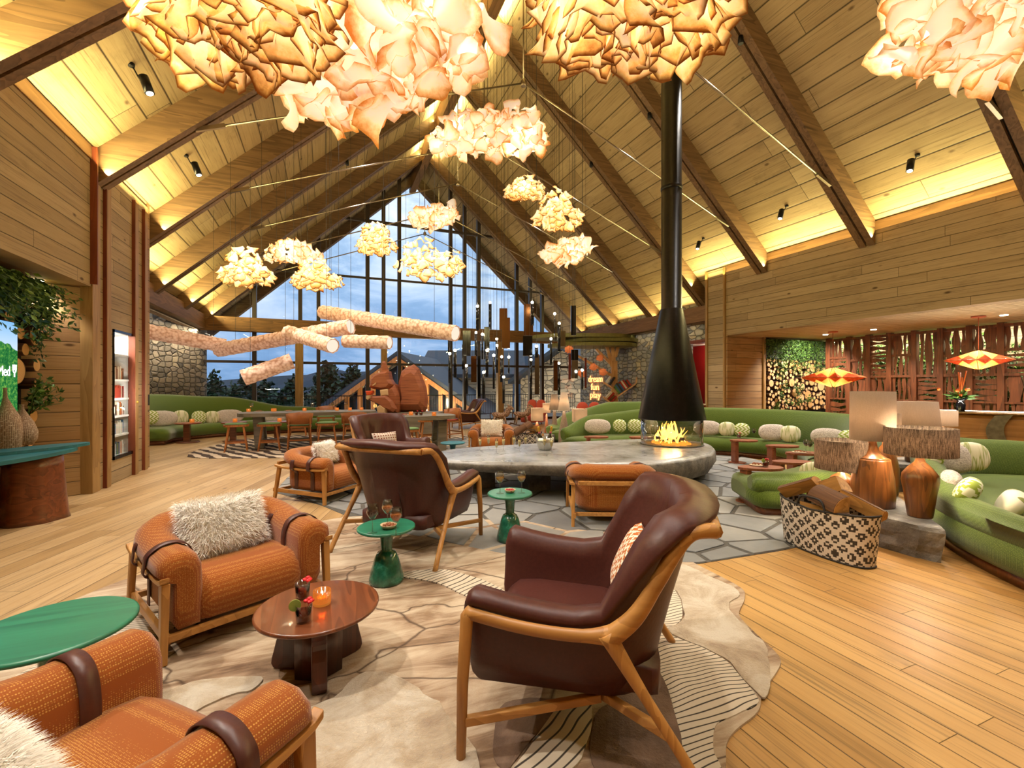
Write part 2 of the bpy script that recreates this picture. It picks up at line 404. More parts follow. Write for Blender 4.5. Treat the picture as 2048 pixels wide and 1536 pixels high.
while len(seeds) < 860:
    p = (rs.uniform(x0-.6, x1+.6), rs.uniform(y0-.6, y1+.6))
    best = min([math.hypot(p[0]-q[0], p[1]-q[1]) for q in seeds] or [9])
    if best > .31: seeds.append(p)
    elif rs.random() < .0006: break
fm = MB(); hull = FP
for cell in voronoi(seeds, .024):
    if len(cell) < 3: continue
    cx = sum(p[0] for p in cell)/len(cell); cy = sum(p[1] for p in cell)/len(cell)
    if not inside((cx, cy), FP) and not any(inside(p, FP) for p in cell): continue
    cell = [p for p in cell]
    # trim corners that fall outside the paved area
    if not all(inside(p, FP) for p in cell):
        for i in range(len(FP)):
            a, b = FP[i-1], FP[i]; L = math.hypot(b[0]-a[0], b[1]-a[1])
            nx, ny = (b[1]-a[1])/L, -(b[0]-a[0])/L
            mid = ((a[0]+b[0])/2, (a[1]+b[1])/2)
            if inside((mid[0]+nx*.01, mid[1]+ny*.01), FP): nx, ny = -nx, -ny
            near = abs((cx-a[0])*nx+(cy-a[1])*ny) < .9 and -.9 < ((cx-a[0])*(b[0]-a[0])+(cy-a[1])*(b[1]-a[1]))/L < L+.9
            if near:
                c2 = clip(cell, nx, ny, nx*a[0]+ny*a[1]-.01)
                if len(c2) >= 3: cell = c2
    cx = sum(p[0] for p in cell)/len(cell); cy = sum(p[1] for p in cell)/len(cell)
    if not inside((cx, cy), FP): continue
    h = .012+rs.random()*.006
    k = [(cx+(p[0]-cx)*.955, cy+(p[1]-cy)*.955) for p in cell]; nn = len(cell)
    fm.add([(p[0], p[1], .0) for p in cell]+[(p[0], p[1], h-.004) for p in cell]+[(p[0], p[1], h) for p in k],
           [(i, (i+1) % nn, nn+(i+1) % nn, nn+i) for i in range(nn)]+[(nn+i, nn+(i+1) % nn, 2*nn+(i+1) % nn, 2*nn+i) for i in range(nn)]+[tuple(range(2*nn, 3*nn))])
struct('floor_stone', fm, 'flagstone')
# ================================================================ roof
YE = 20.9
def roofslab(xa, xb, ya, yb):
    za, zb = zc(xa), zc(xb)
    return MB().add([(xa,ya,za),(xb,ya,zb),(xb,yb,zb),(xa,yb,za),(xa,ya,za+.2),(xb,ya,zb+.2),(xb,yb,zb+.2),(xa,yb,za+.2)],
                    [(0,3,2,1),(4,5,6,7),(0,1,5,4),(1,2,6,5),(2,3,7,6),(3,0,4,7)])
struct('ceiling_left', roofslab(-4.3, XM, -4.6, YE), 'ceiling_boards')
struct('ceiling_right', roofslab(XM, 2*XM+4.3, -4.6, YE), 'ceiling_boards')
tn = [1]
def trim(mb, m, bevel=0.):
    tn[0] += 1; return struct('trim_%d' % tn[0], mb, m, None, bevel)
ALLF = FY+[20.45]
for y in ALLF:
    for side in (-1, 1):
        xe = -2.98 if y < 9.5 else (-3.85 if y < 19 else -4.2)
        b = MB()
        for dy in (-.085, .085):
            pts = []
            for x, dz in ((xe, -.5), (XM, -.5), (XM, .02), (xe, .02)):
                xx = x if side < 0 else 2*XM-x; pts.append((xx, y+dy-.065, zc(x)+dz))
            b.ext(pts, (0, .13, 0))
        trim(b, 'rafter_wood')
        g = MB(); pts = []
        for x, dz in ((xe+.02, -.42), (XM, -.42), (XM, 0), (xe+.02, 0)):
            xx = x if side < 0 else 2*XM-x; pts.append((xx, y-.02, zc(x)+dz))
        g.ext(pts, (0, .04, 0)); trim(g, 'gap_dark')
trim(MB().bx(XM-.13, XM+.13, -4.6, YE, 10.25, 10.9), 'ridge_wood')
# tie rods
for y in FY[2:]:
    s = thing('tie_rod', 'thin steel tie rod with hanger strung across the roof', 'tie rod', (XM, y, 7.52), 0, 'steel tie rods under the roof frames')
    for sx in (-1, 1):
        obj('rod', MB().tube([(sx*5.42, 0, -2.07), (0, 0, 0)], .018, 8), 'steel', s)
        obj('end_plate', MB().beam((sx*5.5, 0, -2.1), (sx*5.1, 0, -1.95), .05, .06), 'steel', s)
    obj('hanger', MB().tube([(0, 0, 0), (0, 0, 2.75)], .014, 8), 'steel', s)
    obj('node', MB().lathe([(.05, -.06), (.06, -.03), (.06, .04), (.03, .08)], n=12), 'steel', s)
# ================================================================ left side
# band above the niche, panelled wall, posts
wl = MB().bx(XL-.3, XL, -4.6, 8.05, 2.87, 4.88)
struct('wall_left_band', wl, 'wall_boards')
trim(MB().bx(XL, XL+.02, -4.6, 8.0, 4.62, 4.8), 'ridge_wood')
CY0, CY1, CZ0, CZ1 = YatX(223.5, XL)+.02, YatX(267, XL)-.02, .36, 2.36
struct('wall_left', MB().bx(XL-.45, XL, 8.25, CY0, 0, 4.75).bx(XL-.45, XL, CY1, 10.2, 0, 4.75).bx(XL-.45, XL, CY0, CY1, 0, CZ0).bx(XL-.45, XL, CY0, CY1, CZ1, 4.75).bx(XL-.45, XL-.42, CY0, CY1, CZ0, CZ1), 'wall_boards')
struct('wall_niche_ceiling', MB().bx(-5.5, XL-.3, -4.6, 8.4, 2.87, 3.0), 'cross_boards')
a, b = Vector((-3.75, 7.7, 0)), Vector((-3.06, 8.06, 0)); dv = (b-a).normalized(); nv = Vector((dv.y, -dv.x, 0))
struct('wall_niche', MB().ext([a, b, b+Vector((0,0,2.9)), a+Vector((0,0,2.9))], -nv*.1), 'cross_boards')
trim(MB().bx(XL-.12, XL+.02, 8.03, 8.27, 0, 4.80), 'post_wood', .006)
def pxpost(pa, pb, z1, xf=XL+.05):
    ya, yb = YatX(pa, xf), YatX(pb, xf); trim(MB().bx(XL-.05, xf, ya, yb, 0, z1), 'post_wood', .006)
    trim(MB().bx(XL-.05, xf-.004, ya-.012, ya-.0005, 0, z1-.004), 'dark_edge')
for pa, pb in ((215, 223), (271.5, 277.5), (291, 296)): pxpost(pa, pb, 4.62)
trim(MB().bx(XL, XL+.08, 8.005, 8.03, 2.9, 4.8), 'dark_edge')
struct('wall_left_end', MB().bx(-5.8, XL, 10.2, 10.3, 0, 5.0), 'cross_boards')
struct('wall_left_log', MB().bx(-3.9, -3.58, -4.6, 7.72, 0, 2.9), 'gap_dark')
# curved rubble wall, plate beam with a light strip beneath
sp = bez([(-5.6, 10.3, 0), (-5.3, 13.0, 0), (-4.6, 16.0, 0), (-3.78, 18.5, 0)], 6)
w = MB(); n = len(sp)
w.loft([[p, p+Vector((0,0,4.0)), p+Vector((-.3,.1,4.0)), p+Vector((-.3,.1,0))] for p in sp], True, True, True)
struct('wall_left_stone', w, 'stone_left')
trim(MB().bx(-4.25, -3.7, 10.3, 18.15, 3.40, 3.86), 'ridge_wood')
area('stone_wash_light', (-3.95, 14.3, 3.36), (-.35, 0, -1), .05, 7.4, 120, (1.,.85,.6))
trim(MB().bx(-3.98, -3.92, 10.4, 18.0, 3.365, 3.40), 'steel')
# ================================================================ right side
struct('wall_right_band', MB().bx(XR, XR+.3, -4.6, 9.46, 2.89, 4.85), 'wall_boards')
trim(MB().bx(XR-.03, XR, -4.6, 9.4, 4.64, 4.82), 'ridge_wood')
struct('wall_right_pier', MB().bx(XR-.02, XR+1.5, 9.46, 10.1, 0, 4.8), 'wall_boards')
for ya, yb in ((9.44, 9.5), (10.06, 10.14)): trim(MB().bx(XR-.06, XR, ya, yb, 0, 4.8), 'post_wood', .004)
struct('ceiling_alcove', MB().bx(XR+.3, 15, -4.6, 9.6, 2.89, 3.05), 'soffit_boards')
struct('wall_alcove', MB().bx(XR, 11.72, 9.40, 9.46, 0, 2.9), 'cross_boards')
trim(MB().bx(11.66, 11.76, 9.36, 9.44, 0, 2.89), 'post_wood', .004)
struct('wall_alcove_log', MB().bx(11.72, 15, 9.56, 9.8, 0, 2.95), 'gap_dark')
struct('wall_alcove_outer', MB().bx(15, 15.15, -4.6, 9.8, 0, 3.0), 'wall_boards')
# stone wall on the right, with the red doorway
XS = 11.05
sr = MB()
for ya, yb, za, zb in ((10.1, 10.9, 2.95, 4.2), (10.9, 11.6, 2.95, 4.2), (11.6, 18.5, 0, 4.2)):
    sr.bx(XS, XS+.15, ya, yb, za, zb)
struct('wall_right_stone', sr, 'stone_right')
trim(MB().bx(XS-.55, XS+.1, 10.15, 18.15, 3.44, 3.9), 'ridge_wood')
trim(MB().bx(XS-.02, XS+.4, 10.1, 11.6, 2.86, 2.96), 'dark_edge')
struct('wall_right_red', MB().bx(XS+1.2, XS+1.3, 9.8, 13.5, 0, 3.0), 'red_wall')
struct('ceiling_lobby', MB().bx(XS+.4, XS+1.3, 9.8, 13.5, 2.9, 3.0), 'ceiling_white')
struct('wall_right_lobby', MB().bx(XS+.4, XS+1.2, 13.0, 13.1, 0, 2.9), 'red_wall')
area('stone_wash_light', (XS-.3, 14.6, 3.42), (.35, 0, -1), .05, 6.8, 150, (1.,.85,.6))
trim(MB().bx(XS-.34, XS-.28, 11.2, 18.0, 3.41, 3.44), 'steel')
point('lobby_lamp', (XS+.8, 11.4, 2.6), 22, WHITE, .1)
# ================================================================ front (behind the viewer)
struct('wall_front', MB().ext([(-6, -4.6, 0), (15, -4.6, 0), (15, -4.6, 3), (XR, -4.6, 5), (XM, -4.6, 11.2), (XL, -4.6, 5), (-6, -4.6, 3)], (0, -.2, 0)), 'cross_boards')
# ================================================================ gable window wall
zg = lambda x: zc(x)-.02
def vmul(px, w=.09, z0=0., z1=None, dp=.16, m='mullion'):
    x = XatY(px, YB); zt = zg(x)-.1 if z1 is None else z1
    return MB().bx(x-w/2, x+w/2, YB-dp/2, YB+dp/2, z0, zt)
mull = MB()
for px, w in ((509,.13),(600.6,.13),(637,.13),(735,.14),(767,.13),(798.5,.13),(901,.13),(929,.12),(957,.14),(1033,.13),(1060,.11),(1084,.12)):
    x = XatY(px, YB); zt = zg(x); z0 = 0
    mull.bx(x-w/2, x+w/2, YB-.09, YB+.09, z0, zt)
zA, zB, zC = zat(437+.1259*0, XatY(700, YB), YB), zat(553, XatY(700, YB), YB), zat(727, XatY(690, YB), YB)
def xin(z): return (z-4.83)/SL-3.0    # where the roof reaches height z
mull.bx(xin(zA)+.1, 2*XM-xin(zA)-.1, YB-.06, YB+.06, zA-.045, zA+.045)
mull.bx(xin(zB)+.1, 2*XM-xin(zB)-.1, YB-.05, YB+.05, zB-.035, zB+.035)
mull.bx(-3.9, 11.2, YB-.06, YB+.06, zC-.045, zC+.045)
mull.bx(-3.9, 11.2, YB-.06, YB+.06, 0, .1)
wf = struct('window_1', mull, 'mullion')
gl = MB().ext([(-3.9, YB-.012, 0), (11.2, YB-.012, 0), (11.2, YB-.012, zc(-3.9)), (XM, YB-.012, zc(XM)), (-3.9, YB-.012, zc(-3.9))], (0, .024, 0))
struct('window_glass', gl, 'pane_glass')
trim(MB().bx(-3.85, 11.15, 17.9, 18.22, 3.36, 3.84), 'beam_wood', .01)
for px in (598.6, 642, 895, 1000): 
    x = XatY(px, 18.1)
    if px in (598.6, 1000): trim(MB().bx(x-.13, x+.13, 17.97, 18.23, 0, 3.36), 'post_wood', .01)
x = XatY(768, 18.1); trim(MB().bx(x-.11, x+.11, 17.99, 18.21, 0, 3.36), 'post_wood', .01)
# ================================================================ roof spotlights
SPX = -2.25
def spotlight(x, y, lab, tgt):
    z = zc(x); sgn = 1 if x < XM else -1
    s = thing('spotlight', lab, 'spotlight', (x, y, z), 0, 'spotlights on the sloping ceiling')
    obj('mount', MB().lathe([(.035, -.03), (.04, .01)], n=12), 'black_metal', s)
    obj('arm', MB().tube([(0, 0, 0), (sgn*.06, .03, -.12), (sgn*.1, .04, -.18)], .008, 6), 'black_metal', s)
    d = (Vector(tgt)-Vector((x, y, z))).normalized(); c0 = Vector((sgn*.11, .04, -.10)); c1 = c0+d*.22
    obj('housing', MB().tube([c0, c1], .055, 14), 'black_metal', s)
    obj('lens', MB().tube([c1+d*.001, c1+d*.006], .04, 12), 'lens_glow', s)
    p = Vector((x, y, z))+c1+d*.03
    spot('spot_lamp', p, tgt, P_SPOT, WARM, 82, .7, .04)
emis('lens_glow', '#fff2cc', 12.)
lefts = {2: 'black spotlight over the large left clad wall, nearest', 3: 'black spotlight over the left timber posts, farther one'}
for k in range(1, 7):
    y = FY[k]+1.215
    if k >= 5: continue
    xx = SPX if k < 5 else SPX-.5
    spotlight(xx, y, 'black cylinder spotlight on the left ceiling slope in bay %s from the viewer' % ['one','two','three','four','five','six'][k-1], (xx+1.9, y-.4, 0))
    xx = 2*XM-xx
    spotlight(xx, y, 'black cylinder spotlight on the right ceiling slope in bay %s from the viewer' % ['one','two','three','four','five','six'][k-1], (xx-1.9, y-.4, 0))
# fill lamps added on the rafters further up, to brighten the room below
def rafter_fill(x, y, tgt, pw, ang=95):
    z = zr(x)-.02; s = thing('rafter_fill_light', 'small black fill lamp added under a roof rafter', 'spotlight', (x, y, z), 0, 'fill lamps added under the rafters')
    obj('housing', MB().tube([(0,0,.03), (0,0,-.1)], .045, 12), 'black_metal', s)
    spot('spot_lamp', (x, y, z-.14), tgt, pw, WARM, ang, .8, .12)
for k in range(0, 7):
    for sx in (-1, 1):
        x = XM+sx*3.1; rafter_fill(x, FY[k], (x-sx*.6, FY[k]+.3, 0), P_MID)
# ================================================================ furniture materials
fabric('orange_fabric', '#8a4710', '#ba863c', 135., .85, dots=True)
fabric('orange_plain', '#8c430f', '#a5571b', 200., .85)
plain('leather', '#48231d', .42, 60., .12, .08, Specular_IOR_Level=.35)
plain('leather_strap', '#4a2620', .42, 50., .12, .08)
fabric('green_fabric', '#435416', '#6b7c2b', 105., .9, dots=True)
fabric('green_velvet', '#475918', '#556a20', 160., .9, sheen=.5)
wood('oak', '#93602a', '#c08a48', 'Z', 1.1, .42, .5)
wood('oak_x', '#93602a', '#c08a48', 'Y', 1.1, .42, .5)
wood('walnut', '#4a2413', '#7d4526', 'X', 1.1, .3, .2, .25)
wood('walnut_dark', '#2d140c', '#54291a', 'Z', 1.1, .32, .2, .2)
wood('lamp_wood', '#4e2c16', '#8a5427', 'Z', 1.4, .3, .3, .3)
wood('table_red', '#6a3220', '#96573a', 'Y', 1.2, .4, .2)
wood('grey_oak', '#625a4e', '#8b8274', 'X', .9, .6, .6)
wood('stool_wood', '#8a4d1f', '#b8753a', 'Z', 1.2, .45, .2)
wood('chair_wood', '#7d4418', '#a9682f', 'X', 1.2, .45, .2)
wood('green_stain', '#1c5944', '#2f7d5e', 'X', .9, .35, 0)
wood('teal_stain', '#16505a', '#24707a', 'Y', .9, .4, 0)
def glaze():
    m, t = newmat('green_glaze'); P = obco(t); n = t.noise(P, 14., 5, .7)
    z = t.dot(P, (0, 0, 1)); c = t.ramp(n, [(.3, '#0e3b2c'), (.55, '#1e6048'), (.75, '#3f8a74')])
    b = finish(t, c, .22); b.inputs['Coat Weight'].default_value = .5
glaze()
plain('fur_white', '#efe6da', .95, 60., .12); MATS['fur_white'].node_tree.nodes
plain('fur_cream', '#d8c6ae', .95, 25., .15, .6)
def stone_slab():
    m, t = newmat('hearth_stone'); P = obco(t); n = t.noise(P, 1.6, 7, .62, dist=.5); n2 = t.noise(P, 16., 5, .65)
    c = t.ramp(t.m('ADD', t.m('MULTIPLY', n, .92), t.m('MULTIPLY', n2, .1)), [(.32, '#716f6b'), (.52, '#9b9a98'), (.75, '#bababa')])
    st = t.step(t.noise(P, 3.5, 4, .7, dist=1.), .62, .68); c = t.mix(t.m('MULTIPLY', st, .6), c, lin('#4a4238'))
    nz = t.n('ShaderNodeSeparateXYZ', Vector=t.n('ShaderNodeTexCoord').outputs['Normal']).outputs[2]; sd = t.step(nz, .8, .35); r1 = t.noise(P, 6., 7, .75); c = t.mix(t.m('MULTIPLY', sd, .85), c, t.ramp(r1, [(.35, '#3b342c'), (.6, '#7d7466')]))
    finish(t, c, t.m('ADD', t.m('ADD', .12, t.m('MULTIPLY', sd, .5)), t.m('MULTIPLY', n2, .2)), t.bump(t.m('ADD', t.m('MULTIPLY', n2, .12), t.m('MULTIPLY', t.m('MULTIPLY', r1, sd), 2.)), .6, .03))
    m, t = newmat('rock'); P = obco(t); n = t.noise(P, 4., 7, .65); n2 = t.noise(P, 22., 4, .65)
    c = t.ramp(n, [(.3, '#3f3b38'), (.52, '#6a655f'), (.72, '#8f877d')]); finish(t, c, .75, t.bump(t.m('ADD', n, t.m('MULTIPLY', n2, .4)), .8, .03))
stone_slab()
def hood_mat():
    m, t = newmat('hood_steel'); P = obco(t); n = t.noise(P, 14., 6, .7); z = t.dot(P, (0, 0, 1))
    c = t.ramp(n, [(.45, '#121114'), (.64, '#1a181a'), (.76, '#3a2c22')]); finish(t, c, t.m('ADD', .22, t.m('MULTIPLY', n, .25)), Metallic=.55)
hood_mat()
# ---------------------------------------------------------------- rug
def rugmats():
    m, t = newmat('rug_hide'); P = obco(t); u = W(.94, .34); v = W(-.34, .94)
    U = t.dot(P, tuple(u)); V = t.dot(P, tuple(v))
    q = t.xyz(t.m('MULTIPLY', U, 1.1), t.m('MULTIPLY', V, 5.5), 0.)
    n = t.noise(q, 1.3, 6, .65, dist=.9); n2 = t.noise(P, 1.1, 4, .6)
    c = t.ramp(t.m('ADD', t.m('MULTIPLY', n, .6), t.m('MULTIPLY', n2, .5)), [(.40, '#5f4733'), (.49, '#8a7057'), (.56, '#ab957b'), (.68, '#c4b399')])
    e = t.vor(t.xyz(t.m('MULTIPLY', U, .9), t.m('MULTIPLY', V, 1.9), n2), 1.0, 'DISTANCE_TO_EDGE')
    c = t.mix(t.step(e, .0, .016), lin('#4d3a2a'), c)
    finish(t, c, .95, t.bump(t.m('ADD', t.noise(P, 90., 3, .6), t.m('MULTIPLY', n, 1.)), .4, .012))
    m, t = newmat('rug_brown'); P = obco(t); n = t.noise(P, 2.5, 5, .65, dist=.6)
    c = t.ramp(n, [(.35, '#4e3a2c'), (.6, '#7c6350')]); finish(t, c, .95, t.bump(t.noise(P, 90., 3, .6), .5, .015))
    m, t = newmat('rug_fur'); P = obco(t); n = t.noise(P, 3.2, 6, .7, dist=.8); n2 = t.noise(P, 70., 4, .7, dist=1.)
    c = t.ramp(n, [(.32, '#9a8165'), (.46, '#bba688'), (.6, '#d2c4ad')]); finish(t, c, .98, t.bump(t.m('ADD', n2, t.m('MULTIPLY', n, .6)), .7, .02), Sheen_Weight=.3)
rugmats()
def stripes(name, d, wl=.028):
    m, t = newmat(name); P = obco(t); n = t.noise(P, 1.4, 2, .5)
    s = t.m('FRACT', t.m('DIVIDE', t.m('ADD', t.dot(P, tuple(d)), t.m('MULTIPLY', n, .28)), wl))
    k = t.m('MINIMUM', t.step(s, .0, .12), t.step(s, .42, .26)); k2 = t.m('SUBTRACT', 1., t.m('MINIMUM', t.step(s, 0, .05), t.step(s, .24, .19)))
    c = t.mix(k2, lin('#3c352e'), lin('#c8b9a2')); finish(t, c, .95, t.bump(k2, .5, .006))
stripes('rug_stripe', W(-.35, .94)); stripes('rug_stripe_b', W(-.75, .66), .045)
rug_px = [(1037,1040),(1150,1058),(1250,1068),(1315,1086),(1393,1128),(1440,1152),(1484,1177),(1489,1198),(1478,1228),(1501,1256),(1535,1288),(1559,1314),(1558,1335),(1526,1384),(1516,1422),(1472,1459),(1453,1488),(1450,1540),(1420,1640),(1250,1800),(700,1900),(100,1800),(-250,1560),(-120,1380),(40,1240),(120,1210),(232,1165),(300,1142),(420,1100),(560,1062),(637,1043),(719,1032),(840,1036),(947,1039)]
rug = thing('rug', 'large patchwork hide rug with a wavy edge under the foreground armchairs', 'rug', (0,0,.0))
def flat(name, px, z0, z1, mat, par, lab=None, sm=4, wob=0.):
    pts = [at(x, y, z1) for x, y in px]; po = blob([(p.x, p.y) for p in pts], sm)
    if wob: po = [(x+wob*mnoise.noise(Vector((x*9, y*9, 1))), y+wob*mnoise.noise(Vector((x*9, y*9, 7)))) for x, y in po]
    n = len(po); cx = sum(p[0] for p in po)/n; cy = sum(p[1] for p in po)/n
    mb = MB().prism(po, z0, z1); o = obj(name, mb, mat, par)
    if lab: o['label'] = lab
    return o
flat('base', rug_px, .0006, .012, 'rug_hide', rug, sm=5)
FURS = [('fur_patch', 'rug_fur', [(1300,1098),(1393,1140),(1476,1182),(1456,1211),(1500,1262),(1538,1298),(1534,1384),(1509,1380),(1456,1322),(1400,1290),(1340,1264),(1364,1235),(1360,1190),(1311,1148)]),
        ('fur_patch', 'rug_fur', [(560,1425),(640,1412),(700,1360),(770,1342),(850,1385),(905,1440),(960,1540),(820,1640),(640,1600),(600,1490)]),
        ('fur_patch', 'rug_fur', [(255,1410),(330,1382),(420,1358),(520,1352),(505,1378),(430,1400),(330,1450)]),
        ('brown_patch', 'rug_brown', [(1010,1405),(1090,1395),(1135,1405),(1060,1480),(1010,1540),(985,1480)]),
        ('brown_patch', 'rug_brown', [(1290,1300),(1325,1330),(1350,1400),(1372,1540),(1300,1560),(1190,1540),(1190,1430),(1230,1395)]),
        ('striped_patch', 'rug_stripe', [(1311,1152),(1358,1192),(1362,1236),(1338,1266),(1400,1292),(1454,1324),(1507,1384),(1514,1410),(1445,1440),(1425,1475),(1445,1560),(1385,1580),(1345,1400),(1300,1310),(1285,1250)]),
        ('striped_patch', 'rug_stripe_b', [(1128,1401),(1172,1397),(1183,1434),(1162,1513),(1100,1570),(1020,1560),(1060,1490)]),
        ('striped_patch', 'rug_stripe_b', [(790,1149),(875,1138),(953,1155),(1010,1182),(984,1206),(937,1194),(875,1165)]),
        ('striped_patch', 'rug_stripe', [(130,1300),(230,1250),(340,1212),(440,1222),(330,1262),(230,1310),(60,1380),(20,1360)])]
for i, (nm, mt, px) in enumerate(FURS):
    flat(nm, px, .011, (.020 if 'fur' in nm else .015)+.0007*i, mt, rug, sm=5, wob=.03 if 'fur' in nm else .012)
# ---------------------------------------------------------------- hearth
def hearth():
    px = [(856,912),(900,921),(1000,925),(1100,926),(1200,926),(1300,923),(1375,915),(1424,902),(1422,888),(1380,880),(1281,877),(1140,883),(1000,890),(900,898)]
    po = blob([(p.x, p.y) for p in (at(x, y, .5) for x, y in px)], 6); n = len(po)
    cx = sum(p[0] for p in po)/n; cy = sum(p[1] for p in po)/n
    fc = at(1343, 888, .5)
    def ring(s, zf, seed, amp, pull=0.):
        r = []
        for x, y in po:
            lat = x*RT[0]+y*RT[1]; k = min(1, max(0, (lat+1.0)/4.0)); k = k*k*(3-2*k)
            zb = .36*(1-k)+.03*k
            ax = cx+(x-cx)*s; ay = cy+(y-cy)*s
            if pull: ax += (fc.x-ax)*pull*k; ay += (fc.y-ay)*pull*k
            e = 1+amp*mnoise.noise(Vector((x*3.1, y*3.1, seed)))+amp*.5*mnoise.noise(Vector((x*11, y*11, seed)))
            r.append(Vector((cx+(ax-cx)*e, cy+(ay-cy)*e, zb+(.5-zb)*zf)))
        return r
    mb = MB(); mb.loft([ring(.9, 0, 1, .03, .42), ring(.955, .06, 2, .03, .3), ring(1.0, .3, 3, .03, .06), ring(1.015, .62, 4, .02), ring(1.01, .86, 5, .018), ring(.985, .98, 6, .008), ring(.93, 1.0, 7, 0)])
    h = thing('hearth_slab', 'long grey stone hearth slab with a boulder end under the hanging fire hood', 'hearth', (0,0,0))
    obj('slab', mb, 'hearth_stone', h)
    b = MB().lathe([(.50, .0), (.52, .012), (.47, .018), (.44, .012), (.42, .005)], (fc.x, fc.y, .499), 40, caps=False); obj('fire_bowl_rim', b, 'rock', h)
    d = MB().lathe([(.43, .001), (.40, .006), (.0001, .008)], (fc.x, fc.y, .499), 32, caps=False); obj('ash_bed', d, 'ash', h)
    # supporting stone feet
    for lat, dd in ((.35, 6.55), (-.45, 6.7)):
        p = W(lat, dd); obj('foot', MB().box((p.x, p.y, .19), (.35, .25, .38)), 'rock', h, .02)
    # fire
    rs = random.Random(5)
    for i in range(7):
        a = rs.uniform(0, 2*PI); L = rs.uniform(.2, .34); c = fc+Vector((rs.uniform(-.12,.12), rs.uniform(-.12,.12), .035+.028*i*.5)); dv = Vector((math.cos(a), math.sin(a), rs.uniform(-.12, .25)))*L/2
        o = obj('fire_log', MB().tube([c-dv, c, c+dv], [.028,.034,.026], 8), 'charred', None)
        tag(o, 'charred log burning in the open hearth fire', 'log', 'logs in the hearth fire')
    cm = MB()
    for i in range(70):
        a = rs.uniform(0, 2*PI); r = .3*math.sqrt(rs.random()); cm.ball(fc+Vector((r*math.cos(a), r*math.sin(a), .02)), rs.uniform(.015, .035), 6, 4)
    o = obj('embers', cm, 'ember', None); tag(o, 'bed of glowing embers in the hearth fire', 'embers', None, 'stuff')
    fl = MB()
    for i in range(44):
        a = rs.uniform(0, 2*PI); r = .24*math.sqrt(rs.random()); hgt = rs.uniform(.16, .46)*(1-r*2.4)+.06
        c = fc+Vector((r*math.cos(a), r*math.sin(a), .03)); w0 = rs.uniform(.008, .022); pts = []; rad = []
        for k in range(7):
            q = k/6; pts.append(c+Vector((.03*math.sin(q*5+i), .03*math.cos(q*4+i*2), hgt*q))); rad.append(w0*max(.06, math.sin(PI*(.18+.82*q))**.8))
        fl.tube(pts, rad, 6)
    o = obj('fire_flames', fl, 'flame', None); tag(o, 'orange flames of the hearth fire behind curved glass', 'fire', None, 'stuff')
    point('fire_light', fc+Vector((0, 0, .25)), 45, (1., .55, .2), .15)
    # hood and flue
    hd = thing('fire_hood', 'tall black steel cone hood with long flue hanging over the hearth', 'fireplace hood', (fc.x, fc.y, .93))
    zt = zc(fc.x)-.93
    obj('cone', MB().lathe([(.535, .01), (.545, 0), (.55, .015), (.19, 1.84), (.182, 1.87)], n=48, caps=False), 'hood_steel', hd)
    obj('inner_liner', MB().lathe([(.53, .005), (.17, 1.8)], n=32, caps=False), 'black_metal', hd)
    obj('flue', MB().lathe([(.182, 1.87), (.168, 1.88), (.168, zt+.1)], n=32, caps=False), 'hood_steel', hd)
    obj('flue_collar', MB().lathe([(.172, 3.9), (.178, 3.91), (.178, 3.96), (.172, 3.97)], n=32, caps=False), 'hood_steel', hd)
    g = obj('fire_screen', MB().lathe([(.505, 0), (.505, .425), (.497, .425), (.497, 0)], n=40, caps=False), 'clear_glass', None, loc=(fc.x, fc.y, .502))
    tag(g, 'round clear glass screen between hearth slab and black hood', 'glass screen')
    return fc
plain('ash', '#8a7350', .95, 30., .3, .4); plain('charred', '#231a15', .9, 20., .4, .5)
emis('ember', '#ff8a2a', 2.2); m, t = newmat('flame'); a_ = t.n('ShaderNodeBsdfTransparent'); e_ = t.n('ShaderNodeEmission', Color=lin('#ffb24a'), Strength=7.); x_ = t.n('ShaderNodeMixShader'); x_.inputs[0].default_value = .42; t.put(x_.inputs[1], a_.outputs[0]); t.put(x_.inputs[2], e_.outputs[0]); t.n('ShaderNodeOutputMaterial', Surface=x_.outputs[0])
fc = hearth()
# ---------------------------------------------------------------- soft shells
def offpath(path):
    out = []
    for i, p in enumerate(path):
        d = (path[min(i+1, len(path)-1)]-path[max(i-1, 0)]); d.z = 0; d.normalize(); out.append((p, Vector((d.y, -d.x, 0))))   # outward = right of travel
    return out
def sweep(mb, path, secf, rk=1.):
    """secf(i,u) -> list of (outward offset, z); rings follow a plan path, ends rounded"""
    rings = []; n = len(path); pn = offpath(path)
    for i, (p, nv) in enumerate(pn):
        sec = secf(i, i/(n-1)); rings.append([p+nv*o+Vector((0,0,z)) for o, z in sec])
    def shrink(r, d, ks):
        c = sum(r, Vector())/len(r); return [[c+(q-c)*k+d*e*rk for q in r] for k, e in ks]
    d0 = (path[0]-path[1]).normalized(); d1 = (path[-1]-path[-2]).normalized()
    a = shrink(rings[0], d0, [(.55, .05), (.86, .035), (.96, .015)]); b = shrink(rings[-1], d1, [(.96, .015), (.86, .035), (.55, .05)])
    mb.loft(a+rings+b, True, True, True); return mb
def ribbon(mb, pts, wv, w, th=.005, sm=False):
    pts = bez(pts, 4) if sm else [Vector(p) for p in pts]; wv = Vector(wv).normalized(); rings = []
    for i, p in enumerate(pts):
        d = (pts[min(i+1, len(pts)-1)]-pts[max(i-1, 0)]).normalized(); nv = d.cross(wv)
        rings.append([p-wv*w/2-nv*th, p+wv*w/2-nv*th, p+wv*w/2+nv*th, p-wv*w/2+nv*th])
    return mb.loft(rings, True, True, sm)
